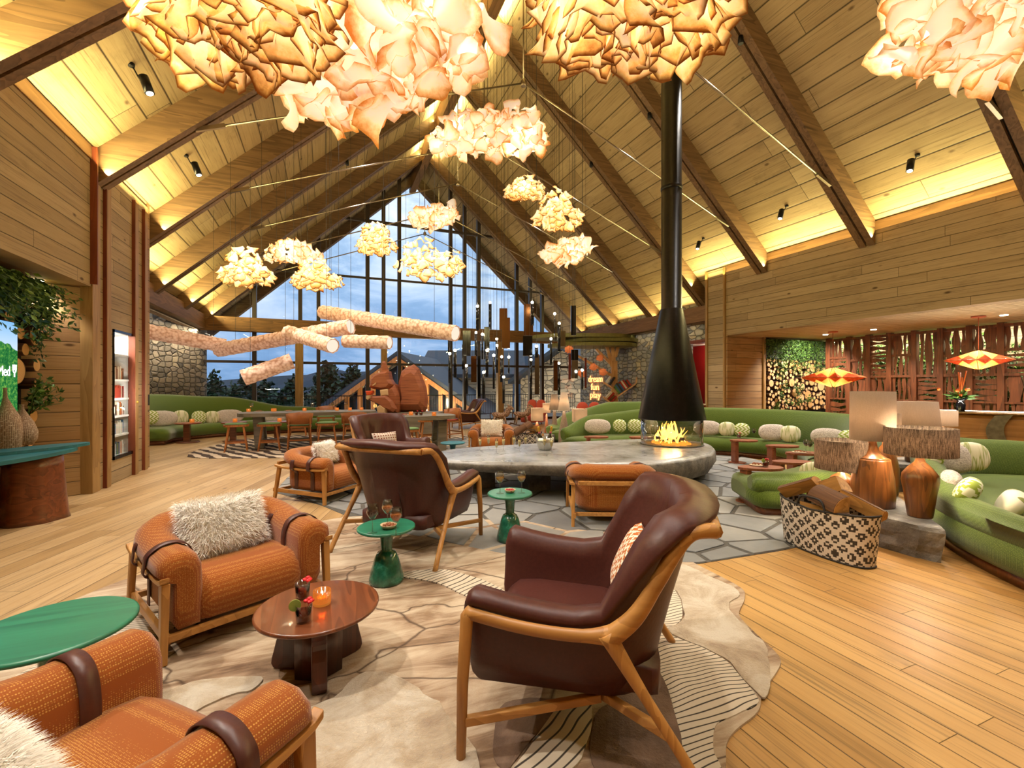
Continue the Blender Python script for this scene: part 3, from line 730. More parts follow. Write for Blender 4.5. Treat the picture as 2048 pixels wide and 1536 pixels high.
def softblock(mb, x0, x1, prof, rnd=.06):
    """profile (y,z) carried across x with rounded flanks"""
    cy = sum(p[0] for p in prof)/len(prof); cz = sum(p[1] for p in prof)/len(prof); rings = []
    for x, k in ((x0, .78), (x0+rnd*.25, .92), (x0+rnd, 1), ((x0+x1)/2, 1.01), (x1-rnd, 1), (x1-rnd*.25, .92), (x1, .78)):
        rings.append([Vector((x, cy+(y-cy)*(1-(1-k)*.4), cz+(z-cz)*(1-(1-k)*.6))) for y, z in prof])
    return mb.loft(rings)
def upath(hw, yf, yb, rc, n=7):
    """U in plan from right front, round the back, to left front"""
    pts = [Vector((hw, yf+(yb+rc-yf)*k/5, 0)) for k in range(6)]
    for k in range(1, n+1):
        a = PI/2*k/n; pts.append(Vector((hw-rc+rc*math.cos(a), yb+rc-rc*math.sin(a), 0)))
    pts += [Vector((q, yb, 0)) for q in (.12, 0, -.12)]
    pts = pts+[Vector((-p.x, p.y, 0)) for p in reversed(pts[:-3])]; return pts[::-1]
# ---------------------------------------------------------------- orange armchair
def orange_chair(lab):
    t = thing('armchair', lab, 'armchair', group='orange armchairs with leather straps')
    P = upath(.37, .36, -.33, .2)
    def sec(i, u):
        k = abs(u-.5)*2; back = max(0, min(1, (.78-k)/.4)); zt = .575+.075*back; th = 1.
        return [(-.095, .15), (-.105, .36), (-.10, zt-.09), (-.075, zt-.03), (-.02, zt), (.05, zt-.006), (.105, zt-.045), (.115, zt-.10), (.085, zt-.135), (.045, zt-.145), (.04, .40), (.04, .20), (.01, .145)]
    obj('upholstered_shell', sweep(MB(), P, sec), 'orange_fabric', t)
    seat = softblock(MB(), -.285, .285, [(-.30, .16), (-.30, .37), (-.1, .395), (.22, .405), (.32, .39), (.385, .34), (.405, .26), (.385, .17), (.34, .145)])
    obj('seat', seat, 'orange_fabric', t)
    zt = .575
    for sx in (-1, 1):
        for y in (.17, -.1):
            pts = [(-.112, .30), (-.113, .40), (-.108, zt-.09), (-.08, zt-.022), (-.022, zt+.008), (.053, zt+.002), (.112, zt-.042), (.124, zt-.10), (.124, zt-.15), (.055, zt-.19), (.05, .30), (.05, .155)]
            obj('strap', ribbon(MB(), [(sx*(.37+o), y, z) for o, z in pts], (0, 1, 0), .056, .0025, True), 'leather_strap', t)
        fr = MB()
        fr.loft([[Vector((sx*(.455+a), y, z+b)) for a, b in ((-.022, -.014), (.022, -.014), (.022, .014), (-.022, .014))] for y, z in ((-.42, .455), (-.3, .435), (0, .425), (.3, .43), (.40, .44), (.435, .458))], True, True, False)
        obj('arm_rail', fr, 'oak_x', t, .005)
        obj('leg', MB().beam((sx*.455, .40, 0), (sx*.445, .385, .43), .034, .04, (0, 1, 0), .04, .06), 'oak', t, .006)
        obj('leg', MB().beam((sx*.455, -.44, 0), (sx*.445, -.36, .44), .034, .04, (0, 1, 0), .04, .05), 'oak', t, .006)
        obj('stretcher', MB().beam((sx*.44, -.47, .13), (sx*.43, .38, .115), .03, .05), 'oak_x', t, .005)
    obj('back_rail', MB().beam((-.40, -.445, .47), (.40, -.445, .47), .03, .045), 'oak_x', t, .006)
    obj('front_rail', MB().beam((-.43, .375, .12), (.43, .375, .12), .03, .04), 'oak_x', t, .005)
    obj('rear_rail', MB().beam((-.43, -.39, .13), (.43, -.39, .13), .03, .04), 'oak_x', t, .005)
    return t
RZ = .0125
def place(t, lat, d, a, b): t.location = W(lat, d, RZ if d < 4.35 else 0); t.rotation_euler = (0, 0, yawdir(a, b)); return t
OC = orange_chair('orange strapped armchair with white fur cushion left of the round wooden coffee table')
place(OC, -1.86, 3.02, .76, -.65)
def dupc(src, lab, lat, d, a, b, sc_=None): return dup(src, W(lat, d, RZ if d < 4.35 else 0), yawdir(a, b), lab, None, sc_)
dupc(OC, 'orange strapped armchair cut off at bottom left of the photo, seen from behind', -1.2, 1.22, .4, .92)
dupc(OC, 'orange strapped armchair side-on in front of the long dining table', -2.55, 6.25, .93, -.36)
OH = dupc(OC, 'orange armchair with plain back turned to the viewer behind the burgundy wing chair', 1.12, 5.22, .05, 1.)
dupc(OC, 'orange strapped armchair with white cushion facing us beyond the stone hearth slab', -.44, 9.8, .02, -1.)
# ---------------------------------------------------------------- burgundy wing chair
def wing_chair(lab):
    t = thing('lounge_chair', lab, 'armchair', group='burgundy leather wing chairs')
    P = upath(.375, .40, -.36, .26)
    def hgt(k):      # k 0 at back centre, 1 at the arm fronts
        if k < .40: return 1.0-.02*(k/.4)
        if k < .68:
            q = (k-.40)/.28; q = q*q*(3-2*q); return .98*(1-q)+.575*q
        q = (k-.68)/.32; return .575+.055*q*q
    def sec(i, u):
        k = abs(u-.5)*2; h = hgt(k); hi = max(0, (h-.6)/.4); L = .13*hi**1.25; th = .05
        o = []
        for f in (0, .25, .5, .75, .92): z = .24+(h-.24-.03)*f; o.append((.02+L*f**1.7*1.-.06*(1-f)**2, z))
        ot = o[-1][0]
        o += [(ot+.045+.05*hi, h-.02), (ot+.05+.05*hi, h+.012), (ot+.0, h+.035), (ot-.055, h+.02)]
        for f in (.9, .7, .45, .2, 0): z = .24+(h-.24-.03)*f; o.append((-.045+L*f**1.7-.06*(1-f)**2, z))
        return o
    obj('leather_shell', sweep(MB(), P, sec), 'leather', t)
    seat = softblock(MB(), -.325, .325, [(-.34, .25), (-.34, .36), (-.1, .385), (.25, .40), (.36, .39), (.41, .35), (.415, .30), (.37, .245)], .07)
    obj('seat', seat, 'leather', t)
    obj('base_pan', softblock(MB(), -.27, .27, [(-.2, .225), (-.22, .29), (.36, .29), (.34, .245), (.2, .225)], .06), 'leather', t)
    for sx in (-1, 1):
        fr = MB(); X = lambda v: sx*v
        # front leg, arm rail, back post curling over at the top, rear leg
        obj('leg', MB().tube([(X(.46), .445, 0), (X(.455), .44, .3), (X(.445), .425, .565), (X(.435), .41, .60)], [.019, .024, .027, .016], 8), 'oak', t)
        pts = bez([(X(.445), .43, .578), (X(.455), .2, .548), (X(.465), .0, .545), (X(.475), -.15, .565)], 5)
        fr.tube(pts, [.02]*(len(pts)-4)+[.022, .026, .031, .036], 8, flat=1.3)
        obj('arm_rail', fr, 'oak_x', t)
        pts = bez([(X(.475), -.12, .545), (X(.48), -.22, .64), (X(.475), -.30, .77), (X(.46), -.37, .89), (X(.44), -.43, .95), (X(.41), -.52, .955)], 5)
        nn = len(pts); obj('back_post', MB().tube(pts, [.036-.012*min(1, i/(nn*.35)) for i in range(nn)], 8, flat=1.15), 'oak_x', t)
        pts = bez([(X(.475), -.12, .575), (X(.485), -.22, .42), (X(.50), -.37, .2), (X(.515), -.50, 0)], 4)
        nn = len(pts); obj('leg', MB().tube(pts, [.037-.016*min(1, i/(nn*.4)) for i in range(nn)], 8), 'oak', t)
        obj('stretcher', MB().beam((X(.455), .43, .15), (X(.30), -.1, .21), .03, .035), 'oak_x', t, .005)
        obj('stretcher', MB().beam((X(.495), -.345, .24), (X(.28), -.1, .21), .03, .035), 'oak_x', t, .005)
    obj('head_rail', MB().tube([(-.41, -.515, .95), (-.2, -.545, .95), (.2, -.545, .95), (.41, -.515, .95)], .026, 8), 'oak_x', t)
    sm = MB()
    return t
WC = wing_chair('large burgundy leather wing chair with zigzag cushion, front right on the patchwork rug')
place(WC, .33, 2.2, -.98, .2); WC.scale = (1.06, 1.0, 1.0)
dupc(WC, 'burgundy wing chair seen from behind, between green side table and stone hearth', -.93, 4.3, .38, .92, (1.06, 1, 1))
dupc(WC, 'burgundy wing chair with checked cushion facing us in front of the dining tables', -1.97, 7.4, .74, -.67)
dupc(WC, 'distant burgundy wing chair with pale cushion near the gable window and rocking toys', -1.55, 16.0, -.9, -.35)
# ---------------------------------------------------------------- pedestal tables
def green_table(lab):
    t = thing('side_table', lab, 'side table', group='green pedestal side tables')
    obj('pedestal', MB().lathe([(.118, 0), (.128, .008), (.128, .03), (.112, .10), (.085, .19), (.066, .225), (.045, .235), (.041, .25), (.047, .33), (.06, .395), (.062, .40)], n=36), 'green_glaze', t)
    obj('tabletop', MB().lathe([(.205, .398), (.215, .404), (.215, .416), (.208, .421)], n=48), 'green_stain', t)
    return t
GT = green_table('green pedestal side table with three wine glasses and a snack dish'); place(GT, -.955, 3.46, 0, 1)
g2 = dup(GT, W(-.02, 4.38, RZ), 0, 'green pedestal side table with two wine glasses beside the front of the hearth'); g2.scale = (1, 1, 1.09)
g3 = thing('side_table', 'large oval green table at the left edge of the patchwork rug', 'side table', W(-1.97, 1.95, RZ))
obj('tabletop', MB().lathe([(.27, .43), (.29, .438), (.29, .45), (.28, .456)], n=56), 'green_stain', g3)
obj('pedestal', MB().lathe([(.11, 0), (.12, .01), (.06, .04), (.045, .08), (.045, .40), (.06, .432)], n=28), 'green_glaze', g3)
g4 = dup(GT, W(-1.1, 8.45), 0, 'turquoise pedestal table beside the end of the dining table', None, 1.06)
for ch in g4.children:
    ch.data = ch.data.copy(); ch.data.materials[0] = MATS['teal_stain']
g5 = dup(g4, W(-2.36, 7.0), 0, 'turquoise pedestal table half hidden between orange armchair and wing chair', None, (1.05, 1.05, 1.25))
# coffee table
ct = thing('coffee_table', 'round dark walnut coffee table with two red cocktails on it', 'coffee table', W(-1.02, 2.4, RZ), yawdir(.9, .4))
obj('tabletop', MB().lathe([(.285, .308), (.303, .316), (.306, .324), (.303, .332), (.296, .334)], n=64), 'walnut', ct)
for a, w_ in ((0, .20), (2.09, .19), (4.19, .19)):
    pts = bez([(.06, 0, .005), (.235, 0, .005), (.225, 0, .12), (.20, 0, .22), (.235, 0, .31), (.05, 0, .31)], 4); pts = [(p.x, p.z) for p in pts]
    M = Matrix.Rotation(a, 4, 'Z'); mb = MB(); mb.ext([(x, -.035, z) for x, z in pts], (0, .07, 0)).xf(M); obj('leg', mb, 'walnut_dark', ct, .006)
obj('core', MB().lathe([(.13, .003), (.135, .31)], n=6), 'walnut_dark', ct)
# ================================================================ right-hand lounge
def sofa(name, lab, pts, depth, zs, hb, dmat='green_fabric', cut=1., grp='curved green sofas', dfun=None, zbase=.10):
    t = thing(name, lab, 'sofa', W(*pts[0]), 0, grp); o = W(*pts[0])
    P = [p-o for p in bez([W(a, b) for a, b in pts], 6)]
    D = dfun or (lambda u: depth)
    def sb(i, u):
        h = hb(u); g = max(0., h-.45)
        return [(-.20, zs-.16), (-.21, zs+.02), (-.19+.10*g, (zs+h)/2), (-.15+.16*g, h-.06), (-.09+.18*g, h-.008), (-.03+.2*g, h), (.03+.2*g, h-.02), (.06+.2*g, h-.08), (.07+.08*g, zs+.05), (.05, zs-.10), (-.02, zs-.16)]
    obj('backrest', sweep(MB(), P, sb, 2.6), dmat, t)
    def ss(i, u):
        e = D(u)
        return [(.06, zbase), (.10, zbase+.06), (.10, zs-.16), (.05, zs-.08), (-.12, zs-.02), (-.4, zs), (-e+.1, zs-.005), (-e+.02, zs-.05), (-e-.03, zs-.14), (-e-.02, zbase+.04), (-e+.03, zbase)]
    obj('seat', sweep(MB(), P, ss, 3.), dmat, t)
    obj('plinth', sweep(MB(), P, lambda i, u: [(.02, .0), (.02, zbase+.01), (-D(u)+.08, zbase+.01), (-D(u)+.08, 0)]), 'walnut', t)
    return t
def lerp(xs):
    def f(u):
        for (a, x), (b, y) in zip(xs, xs[1:]):
            if u <= b: q = (u-a)/(b-a); q = q*q*(3-2*q); return x+(y-x)*q
        return xs[-1][1]
    return f
S1 = sofa('sofa', 'huge curved green sofa wrapping round behind the hearth on the right',
     [(2.9, 5.24), (3.4, 5.2), (3.95, 5.42), (4.75, 6.05), (5.55, 7.05), (6.05, 8.2), (5.9, 9.4), (5.1, 10.25), (3.9, 10.75), (2.6, 10.85), (1.75, 10.6), (1.2, 10.25)], .82, .38,
     lerp([(0, .5), (.12, .52), (.3, .8), (.45, .98), (.72, .99), (.88, .82), (1, .56)]))
S3 = sofa('sofa', 'curved green sofa with dotted weave at the right edge beside the lamp stone',
     [(7.6, 5.3), (6.7, 5.75), (5.8, 5.95), (5.1, 5.6), (4.56, 4.98), (4.12, 4.35), (3.84, 3.65), (3.74, 2.9), (3.95, 2.2)], .95, .40,
     lerp([(0, .72), (.2, .8), (.38, .98), (.52, .72), (.68, .53), (1, .48)]))
S4 = sofa('sofa', 'green high-backed sofa behind the left end of the huge curved sofa',
     [(3.7, 12.5), (3.0, 12.75), (2.2, 12.6), (1.4, 12.0), (.95, 11.5)], .7, .40, lerp([(0, 1.06), (.3, 1.04), (.6, .85), (1, .5)]), 'green_velvet')
# ---------------------------------------------------------------- cushions
def cushmats():
    m, t = newmat('cushion_stripe'); P = obco(t); n = t.noise(P, 6., 3, .6)
    s = t.noise(t.xyz(t.m('MULTIPLY', t.dot(P, (1,0,0)), 9.), t.m('MULTIPLY', t.dot(P, (0,0,1)), .9), 0.), 1.6, 3, .6)
    c = t.ramp(s, [(.42, '#d7d0b4'), (.5, '#cfc9a8'), (.54, '#8b9446'), (.62, '#d8d2ba')]); finish(t, c, .9)
    m, t = newmat('cushion_wave'); P = obco(t); x = t.dot(P, (1,0,0)); z = t.dot(P, (0,0,1))
    r = t.m('FLOOR', t.m('MULTIPLY', z, 38.)); q = t.m('FRACT', t.m('ADD', t.m('MULTIPLY', x, 13.), t.m('MULTIPLY', t.m('PINGPONG', r, 2.), .33)))
    c = t.mix(t.step(q, .48, .52), lin('#d9d8bb'), lin('#8a9a3a')); finish(t, c, .9)
    m, t = newmat('cushion_leaf'); P = obco(t); v = t.vor(P, 7., 'F1', 'Distance'); v2 = t.vor(P, 7., 'F1', 'Color')
    r = t.n('ShaderNodeSeparateColor', Color=v2).outputs[0]; c = t.mix(t.m('MULTIPLY', t.step(v, .46, .40), t.step(r, .38, .40)), lin('#d8d0b8'), lin('#7f8040')); finish(t, c, .9)
    m, t = newmat('cushion_zigzag'); P = obco(t); x = t.dot(P, (1,0,0)); z = t.dot(P, (0,0,1))
    zz = t.m('PINGPONG', t.m('DIVIDE', t.m('FLOOR', t.m('MULTIPLY', x, 90.)), 90.), .035)
    q = t.m('FRACT', t.m('MULTIPLY', t.m('ADD', z, zz), 22.)); c = t.mix(t.step(q, .47, .53), lin('#e6dcc6'), lin('#b8662a')); finish(t, c, .85)
    m, t = newmat('cushion_check'); P = obco(t); x = t.dot(P, (1,0,0)); z = t.dot(P, (0,0,1))
    a = t.m('GREATER_THAN', t.m('FRACT', t.m('MULTIPLY', x, 22.)), .5); b = t.m('GREATER_THAN', t.m('FRACT', t.m('MULTIPLY', z, 22.)), .5)
    c = t.mix(t.m('MULTIPLY', a, b), lin('#d6c6b8'), lin('#7d3a22')); finish(t, c, .85)
    m, t = newmat('wool'); P = obco(t); n = t.noise(P, 55., 4, .7); c = t.ramp(n, [(.3, '#a3948a'), (.55, '#d3c6bb'), (.7, '#e3dad0')])
    finish(t, c, .95, t.bump(n, 1., .02), Sheen_Weight=.3)
cushmats()
def oval(name, lab, p, w, h, th, m, rz, tilt=0., cat='cushion', grp=None, pw=.85, roll=0., woolly=0.):
    mb = MB().ball((0, 0, 0), (w/2, th/2, h/2), 28, 16, pw)
    if woolly:
        for i, q in enumerate(mb.v):
            v = Vector(q); k = 1+woolly*mnoise.noise(v*34)+woolly*.6*mnoise.noise(v*75); mb.v[i] = tuple(v*k)
    o = obj(name, mb, m); o.location = p; o.rotation_euler = Euler((tilt, roll, rz)); return tag(o, lab, cat, grp)
def cush(px, py, d, w, h, m, lab, tilt=-.2, rz=None, th=.16, grp=None):
    p = atd(px, py, d); r = math.atan2(-(0-p.x), (0-p.y))  # face the viewer
    r = math.atan2(p.y, p.x)-PI/2 if rz is None else rz
    return oval('cushion', lab, p, w, h, th, m, r, tilt, grp=grp, pw=.8, woolly=.03 if m == 'wool' else 0.)
W_, S_, Z_ = 'wool', 'cushion_stripe', 'cushion_wave'
for px, py, d, w, h, m, lab in (
    (1195, 853, 10.25, .58, .33, W_, 'oval cream wool cushion at the left end of the huge curved sofa'),
    (1239, 852, 10.4, .30, .30, Z_, 'round green patterned cushion right of the leftmost oval wool cushion'),
    (1269, 852, 10.45, .31, .31, Z_, 'second round green patterned cushion left of the black fire hood'),
    (1301, 852, 10.4, .34, .33, S_, 'round cream striped cushion just left of the fire glass'),
    (1414, 856, 10.05, .56, .33, W_, 'oval cream wool cushion just right of the fire glass'),
    (1454, 858, 9.8, .33, .31, S_, 'round cream striped cushion second right of the fire glass'),
    (1484, 860, 9.65, .30, .29, Z_, 'round green patterned cushion third right of the fire glass'),
    (1547, 865, 9.2, .54, .34, W_, 'oval cream wool cushion in the middle of the right sofa curve'),
    (1581, 868, 8.9, .35, .33, S_, 'round cream striped cushion overlapping the middle oval wool cushion'),
    (1655, 874, 8.25, .52, .32, W_, 'oval cream wool cushion behind the low lamp shade'),
    (1700, 878, 7.7, .34, .3, Z_, 'green patterned cushion behind the tallest lamp'),
    (1757, 886, 7.0, .34, .3, Z_, 'green patterned cushion peeking out right of the tallest lamp'),
    (1640, 948, 5.75, .45, .3, S_, 'pale cushion tucked under the low lamp shade on the sofa end')):
    cush(px, py, d, w, h, m, lab)
for px, py, d, w, h, m, lab, rz, tl in (
    (1905, 917, 5.25, .36, .34, W_, 'large shaggy cream cushion on the right sofa', -.5, -.25),
    (1941, 913, 5.2, .32, .33, S_, 'cream green striped cushion right of the shaggy one on the right sofa', -.5, -.3),
    (1866, 920, 4.9, .26, .34, Z_, 'green leaf-pattern cushion left of the shaggy cream cushion', 1.0, .3),
    (1897, 962, 4.45, .36, .22, W_, 'small cream wool cushion leaning on the low right sofa back', .9, .55),
    (1935, 982, 4.05, .30, .26, Z_, 'green banded cushion on the low right sofa back', .8, .5),
    (2022, 1008, 3.95, .50, .26, 'cushion_leaf', 'cream cushion with brown mushroom motifs at the right edge', .8, .5)):
    cush(px, py, d, w, h, m, lab, tl, math.atan2(FW[1], FW[0])-PI/2+rz)
# ---------------------------------------------------------------- fur cushions and chair cushions
def square_cushion(w, h, th, n=14):
    mb = MB(); vs = []; fs = []
    for s in (1, -1):
        o = len(vs)
        for i in range(n+1):
            for j in range(n+1):
                a = -1+2*i/n; b = -1+2*j/n; k = (max(0, 1-abs(a)**3.2)*max(0, 1-abs(b)**3.2))**.5
                pin = 1-.07*(1-abs(a))*abs(b)**3; pin2 = 1-.07*(1-abs(b))*abs(a)**3
                vs.append((a*w/2*pin2, -s*th/2*k, b*h/2*pin))
        for i in range(n):
            for j in range(n):
                q = (o+i*(n+1)+j, o+(i+1)*(n+1)+j, o+(i+1)*(n+1)+j+1, o+i*(n+1)+j+1); fs.append(q if s > 0 else q[::-1])
    return mb.add(vs, fs, True)
def fur(mb, src, count, ln, rs, w=.0035, grav=.5):
    import itertools
    tri = []
    for f in src.f:
        p = [Vector(src.v[i]) for i in f]; tri.append((p, (p[1]-p[0]).cross(p[2]-p[0]).length))
    tot = sum(x[1] for x in tri); acc = list(itertools.accumulate(x[1] for x in tri))
    for _ in range(count):
        import bisect
        p, a = tri[min(len(tri)-1, bisect.bisect(acc, rs.random()*tot))]
        u, v = rs.random(), rs.random(); q = p[0]*(1-u)*(1-v)+p[1]*u*(1-v)+p[2]*u*v+p[3]*(1-u)*v
        nv = (p[1]-p[0]).cross(p[2]-p[0]); nv = nv.normalized() if nv.length > 1e-9 else Vector((0, -1, 0))
        r = Vector((rs.gauss(0, .5), rs.gauss(0, .25), rs.gauss(0, .5))); d = (nv*.55+r+q.normalized()*.5).normalized()
        L = ln*rs.uniform(.5, 1.2); s = d.orthogonal().normalized()*w/2; m_ = q+d*L*.55; e = q+d*L+Vector((0, 0, -grav*L*.5))
        mb.add([q-s, q+s, m_+s*.8, m_-s*.8, e], [(0, 1, 2, 3), (3, 2, 4)], True)
    return mb
def furry(lab, loc, w, h, th, rot, count, ln, wd=.0035):
    t = thing('fur_cushion', lab, 'cushion', loc); t.rotation_euler = rot
    b = square_cushion(w, h, th); obj('cover', b, 'fur_white', t)
    o = obj('fur_pile', fur(MB(), b, count, ln, random.Random(len(lab)), wd), 'fur_strand', t, fix=False); o['kind'] = 'stuff'
plain('fur_strand', '#f4ecdf', .9, 30., .1, Sheen_Weight=.2)
def onchair(ch, x, y, z): return ch.matrix_basis @ Vector((x, y, z))
def chairrot(ch, tx, dz=0.): return Euler((tx, 0, ch.rotation_euler.z+PI+dz))
cs = {o['label'][:60]: o for o in COL.objects if o.parent is None and o.get('category') == 'armchair'}
def ch_(key): return next(o for l, o in cs.items() if key in l)
furry('white long-haired fur cushion leaning in the orange armchair on the left', onchair(OC, .03, -.06, .565), .50, .36, .15, chairrot(OC, -.42, .1), 9000, .055)
b = ch_('cut off at bottom')
furry('white fur cushion in the orange armchair at the bottom left corner', onchair(b, -.03, -.17, .53), .54, .36, .16, chairrot(b, -.6, -.1), 10000, .06)
b = ch_('side-on'); furry('white fur cushion in the side-on orange armchair near the dining table', onchair(b, -.05, -.06, .57), .42, .32, .14, chairrot(b, -.3, .2), 2200, .05, .006)
b = ch_('facing us beyond'); furry('whitish fur cushion in the orange armchair beyond the hearth slab', onchair(b, 0, -.08, .58), .46, .36, .14, chairrot(b, -.25), 1500, .04, .008)
def chaircush(ch, m, lab, x, y, z, w, h, tilt, dz=0.):
    o = obj('cushion', square_cushion(w, h, .13), m); o.location = onchair(ch, x, y, z); o.rotation_euler = chairrot(ch, tilt, dz); tag(o, lab, 'cushion')
chaircush(WC, 'cushion_zigzag', 'orange and cream zigzag cushion in the front burgundy wing chair', .1, -.24, .60, .46, .34, -.42)
chaircush(ch_('with checked cushion'), 'cushion_check', 'brown and white checked cushion in the wing chair facing the viewer', -.02, -.19, .58, .46, .30, -.35)
chaircush(ch_('distant burgundy'), 'fur_cream', 'small pale cushion in the distant burgundy wing chair', 0, -.18, .56, .38, .26, -.35)
# ---------------------------------------------------------------- stone block and lamps
def rock(name, lab, pts, z0, z1, grp=None, cat='stone block'):
    po = [(W(a, b).x, W(a, b).y) for a, b in pts]; po = [(p[0]+(q[0]-p[0])*k/4, p[1]+(q[1]-p[1])*k/4) for p, q in zip(po, po[1:]+po[:1]) for k in range(4)]; n = len(po); cx = sum(p[0] for p in po)/n; cy = sum(p[1] for p in po)/n
    rings = []
    for k, (s, f) in enumerate(((.93, 0), (.96, .2), (.975, .42), (1.01, .62), (1.015, .86), (1.0, .97), (.97, 1.0))):
        r = []
        for x, y in po:
            e = s*(1+.05*mnoise.noise(Vector((x*4, y*4, f*3)))+.03*mnoise.noise(Vector((x*13, y*13, f*9))))
            r.append(Vector((cx+(x-cx)*e, cy+(y-cy)*e, z0+(z1-z0)*f+(.0 if f in (0, 1.) else .012*mnoise.noise(Vector((x*9, y*9, 3)))))))
        rings.append(r)
    return tag(obj(name, MB().loft(rings, True, True, False), 'rock'), lab, cat, grp)
ZB = .30
rock('stone_block', 'rough grey stone block carrying the wooden lamps beside the patterned basket', [(3.3,5.02),(3.32,4.75),(3.36,4.45),(3.40,4.2),(3.50,3.92),(3.62,3.80),(3.66,3.86),(3.76,4.05),(3.93,4.45),(4.2,4.95),(4.25,5.2),(3.9,5.16),(3.6,5.04)], 0, ZB)
def shademat(name, c, streak, tr=.35, glow=.9):
    m, t = newmat(name); P = obco(t); an = t.m('ARCTAN2', t.dot(P, (0,1,0)), t.dot(P, (1,0,0))); n = t.noise(t.xyz(t.m('MULTIPLY', an, 22.), t.m('MULTIPLY', t.dot(P, (0,0,1)), 9.), 0.), 1.2, 4, .75)
    w = t.noise(P, 160., 2, .5); f = t.m('ADD', t.m('MULTIPLY', t.m('SUBTRACT', n, .5), streak), t.m('MULTIPLY', w, .4))
    cc = t.mix(t.step(f, .05, .42), tuple(x*(.75 if streak < .5 else .22) for x in lin(c)[:3])+(1,), lin(c))
    d = t.n('ShaderNodeBsdfDiffuse', Color=cc); s = t.n('ShaderNodeBsdfTranslucent', Color=cc); mx = t.n('ShaderNodeMixShader')
    mx.inputs[0].default_value = tr; t.put(mx.inputs[1], d.outputs[0]); t.put(mx.inputs[2], s.outputs[0]); t.n('ShaderNodeOutputMaterial', Surface=mx.outputs[0])
shademat('linen', '#bba692', .4, .55); shademat('linen_dark', '#a58f7c', 1.3, .6); shademat('linen_light', '#e6d3bf', .3, .5)
emis('bulb', '#ffe0b0', 20.)
def lamp(lab, lat, d, z, base, rb, rt, z0, z1, shade='linen', pw=9., bm='lamp_wood', grp=None, square=False):
    t = thing('table_lamp', lab, 'lamp', W(lat, d, z), .4, grp)
    ks = next((i for i, q in enumerate(base) if abs(q[1]-.468) < 1e-6), None)
    if ks: obj('base', MB().lathe(base[:ks+1], n=40), bm, t); obj('neck', MB().lathe([(base[ks][0]-.002, base[ks][1]+.0005)]+base[ks+1:], n=40), bm, t)
    else: obj('base', MB().lathe(base, n=32), bm, t)
    h0, h1 = z0-z, z1-z
    obj('stem', MB().tube([(0,0,base[-1][1]-.01), (0,0,h1-.08)], .007, 8), 'steel', t)
    n = 4 if square else 44
    mb = MB().lathe([(rb, h0), (rt, h1), (rt-.006, h1), (rb-.006, h0), (rb, h0)], n=n, caps=False)
    if square: mb.sm = [False]*len(mb.sm)
    obj('shade', mb, shade, t); hm = (h0+h1)/2
    obj('bulb', MB().ball((0,0,hm), .022, 12, 8), 'bulb', t)
    sp = MB()
    for a in range(3): sp.tube([(0,0,h1-.02), (math.cos(a*2.1)*rt*.98, math.sin(a*2.1)*rt*.98, h1-.02)], .003, 5)
    obj('spider', sp, 'steel', t)
    point('lamp_light', (0, 0, hm), pw*4., (1., .8, .55), .07, t); return t
bott = lambda r, h: [(r*.86, 0), (r*.93, .01), (r, h*.3), (r*.99, h*.52), (r*.82, h*.72), (r*.45, h*.88), (r*.22, h*.95), (r*.2, h)]
lamp('tallest wooden lamp with cylinder linen shade on the stone block', (1745-1024)/F*4.57, 4.57, ZB, [(.172, 0), (.18, .008), (.186, .12), (.175, .27), (.146, .452), (.143, .468), (.118, .482), (.075, .512), (.048, .55), (.036, .62), (.034, .70)], .19, .185, .955, 1.44, 'linen', 12.)
lamp('bottle shaped walnut lamp with wide dark drum shade on the stone block', (1840-1024)/F*4.17, 4.17, ZB, [(.088, 0), (.092, .01), (.122, .24), (.137, .33), (.13, .39), (.088, .45), (.042, .50), (.028, .54), (.026, .62)], .262, .262, .865, 1.115, 'linen_dark', 10.)
lamp('squat round wooden lamp with drum shade, nearest the log basket', (1685-1024)/F*4.8, 4.8, ZB, [(.11, 0), (.125, .02), (.15, .10), (.145, .17), (.10, .24), (.045, .275), (.03, .30)], .25, .25, .62, .925, 'linen_dark', 9.)
lamp('wooden lamp mostly hidden behind the tallest lamp', (1770-1024)/F*5.02, 5.02, ZB, bott(.125, .58), .14, .14, .92, 1.2, 'linen', 8.)
rock('stone_block', 'grey stone block half hidden behind the lamps and the right sofa', [(5.3,6.45),(5.6,6.35),(6.2,6.4),(6.7,6.6),(6.6,7.0),(6.2,7.1),(5.7,6.9)], 0, .4)
lamp('wooden lamp with tapered linen shade behind the drum shade lamp', (1833-1024)/F*6.55, 6.55, .4, bott(.14, .5), .27, .235, .86, 1.27, 'linen', 9.)
lamp('small lamp with pale cream drum shade near the timber counter', (1885-1024)/F*6.8, 6.8, .4, bott(.1, .5), .17, .17, .9, 1.13, 'linen_light', 6.)
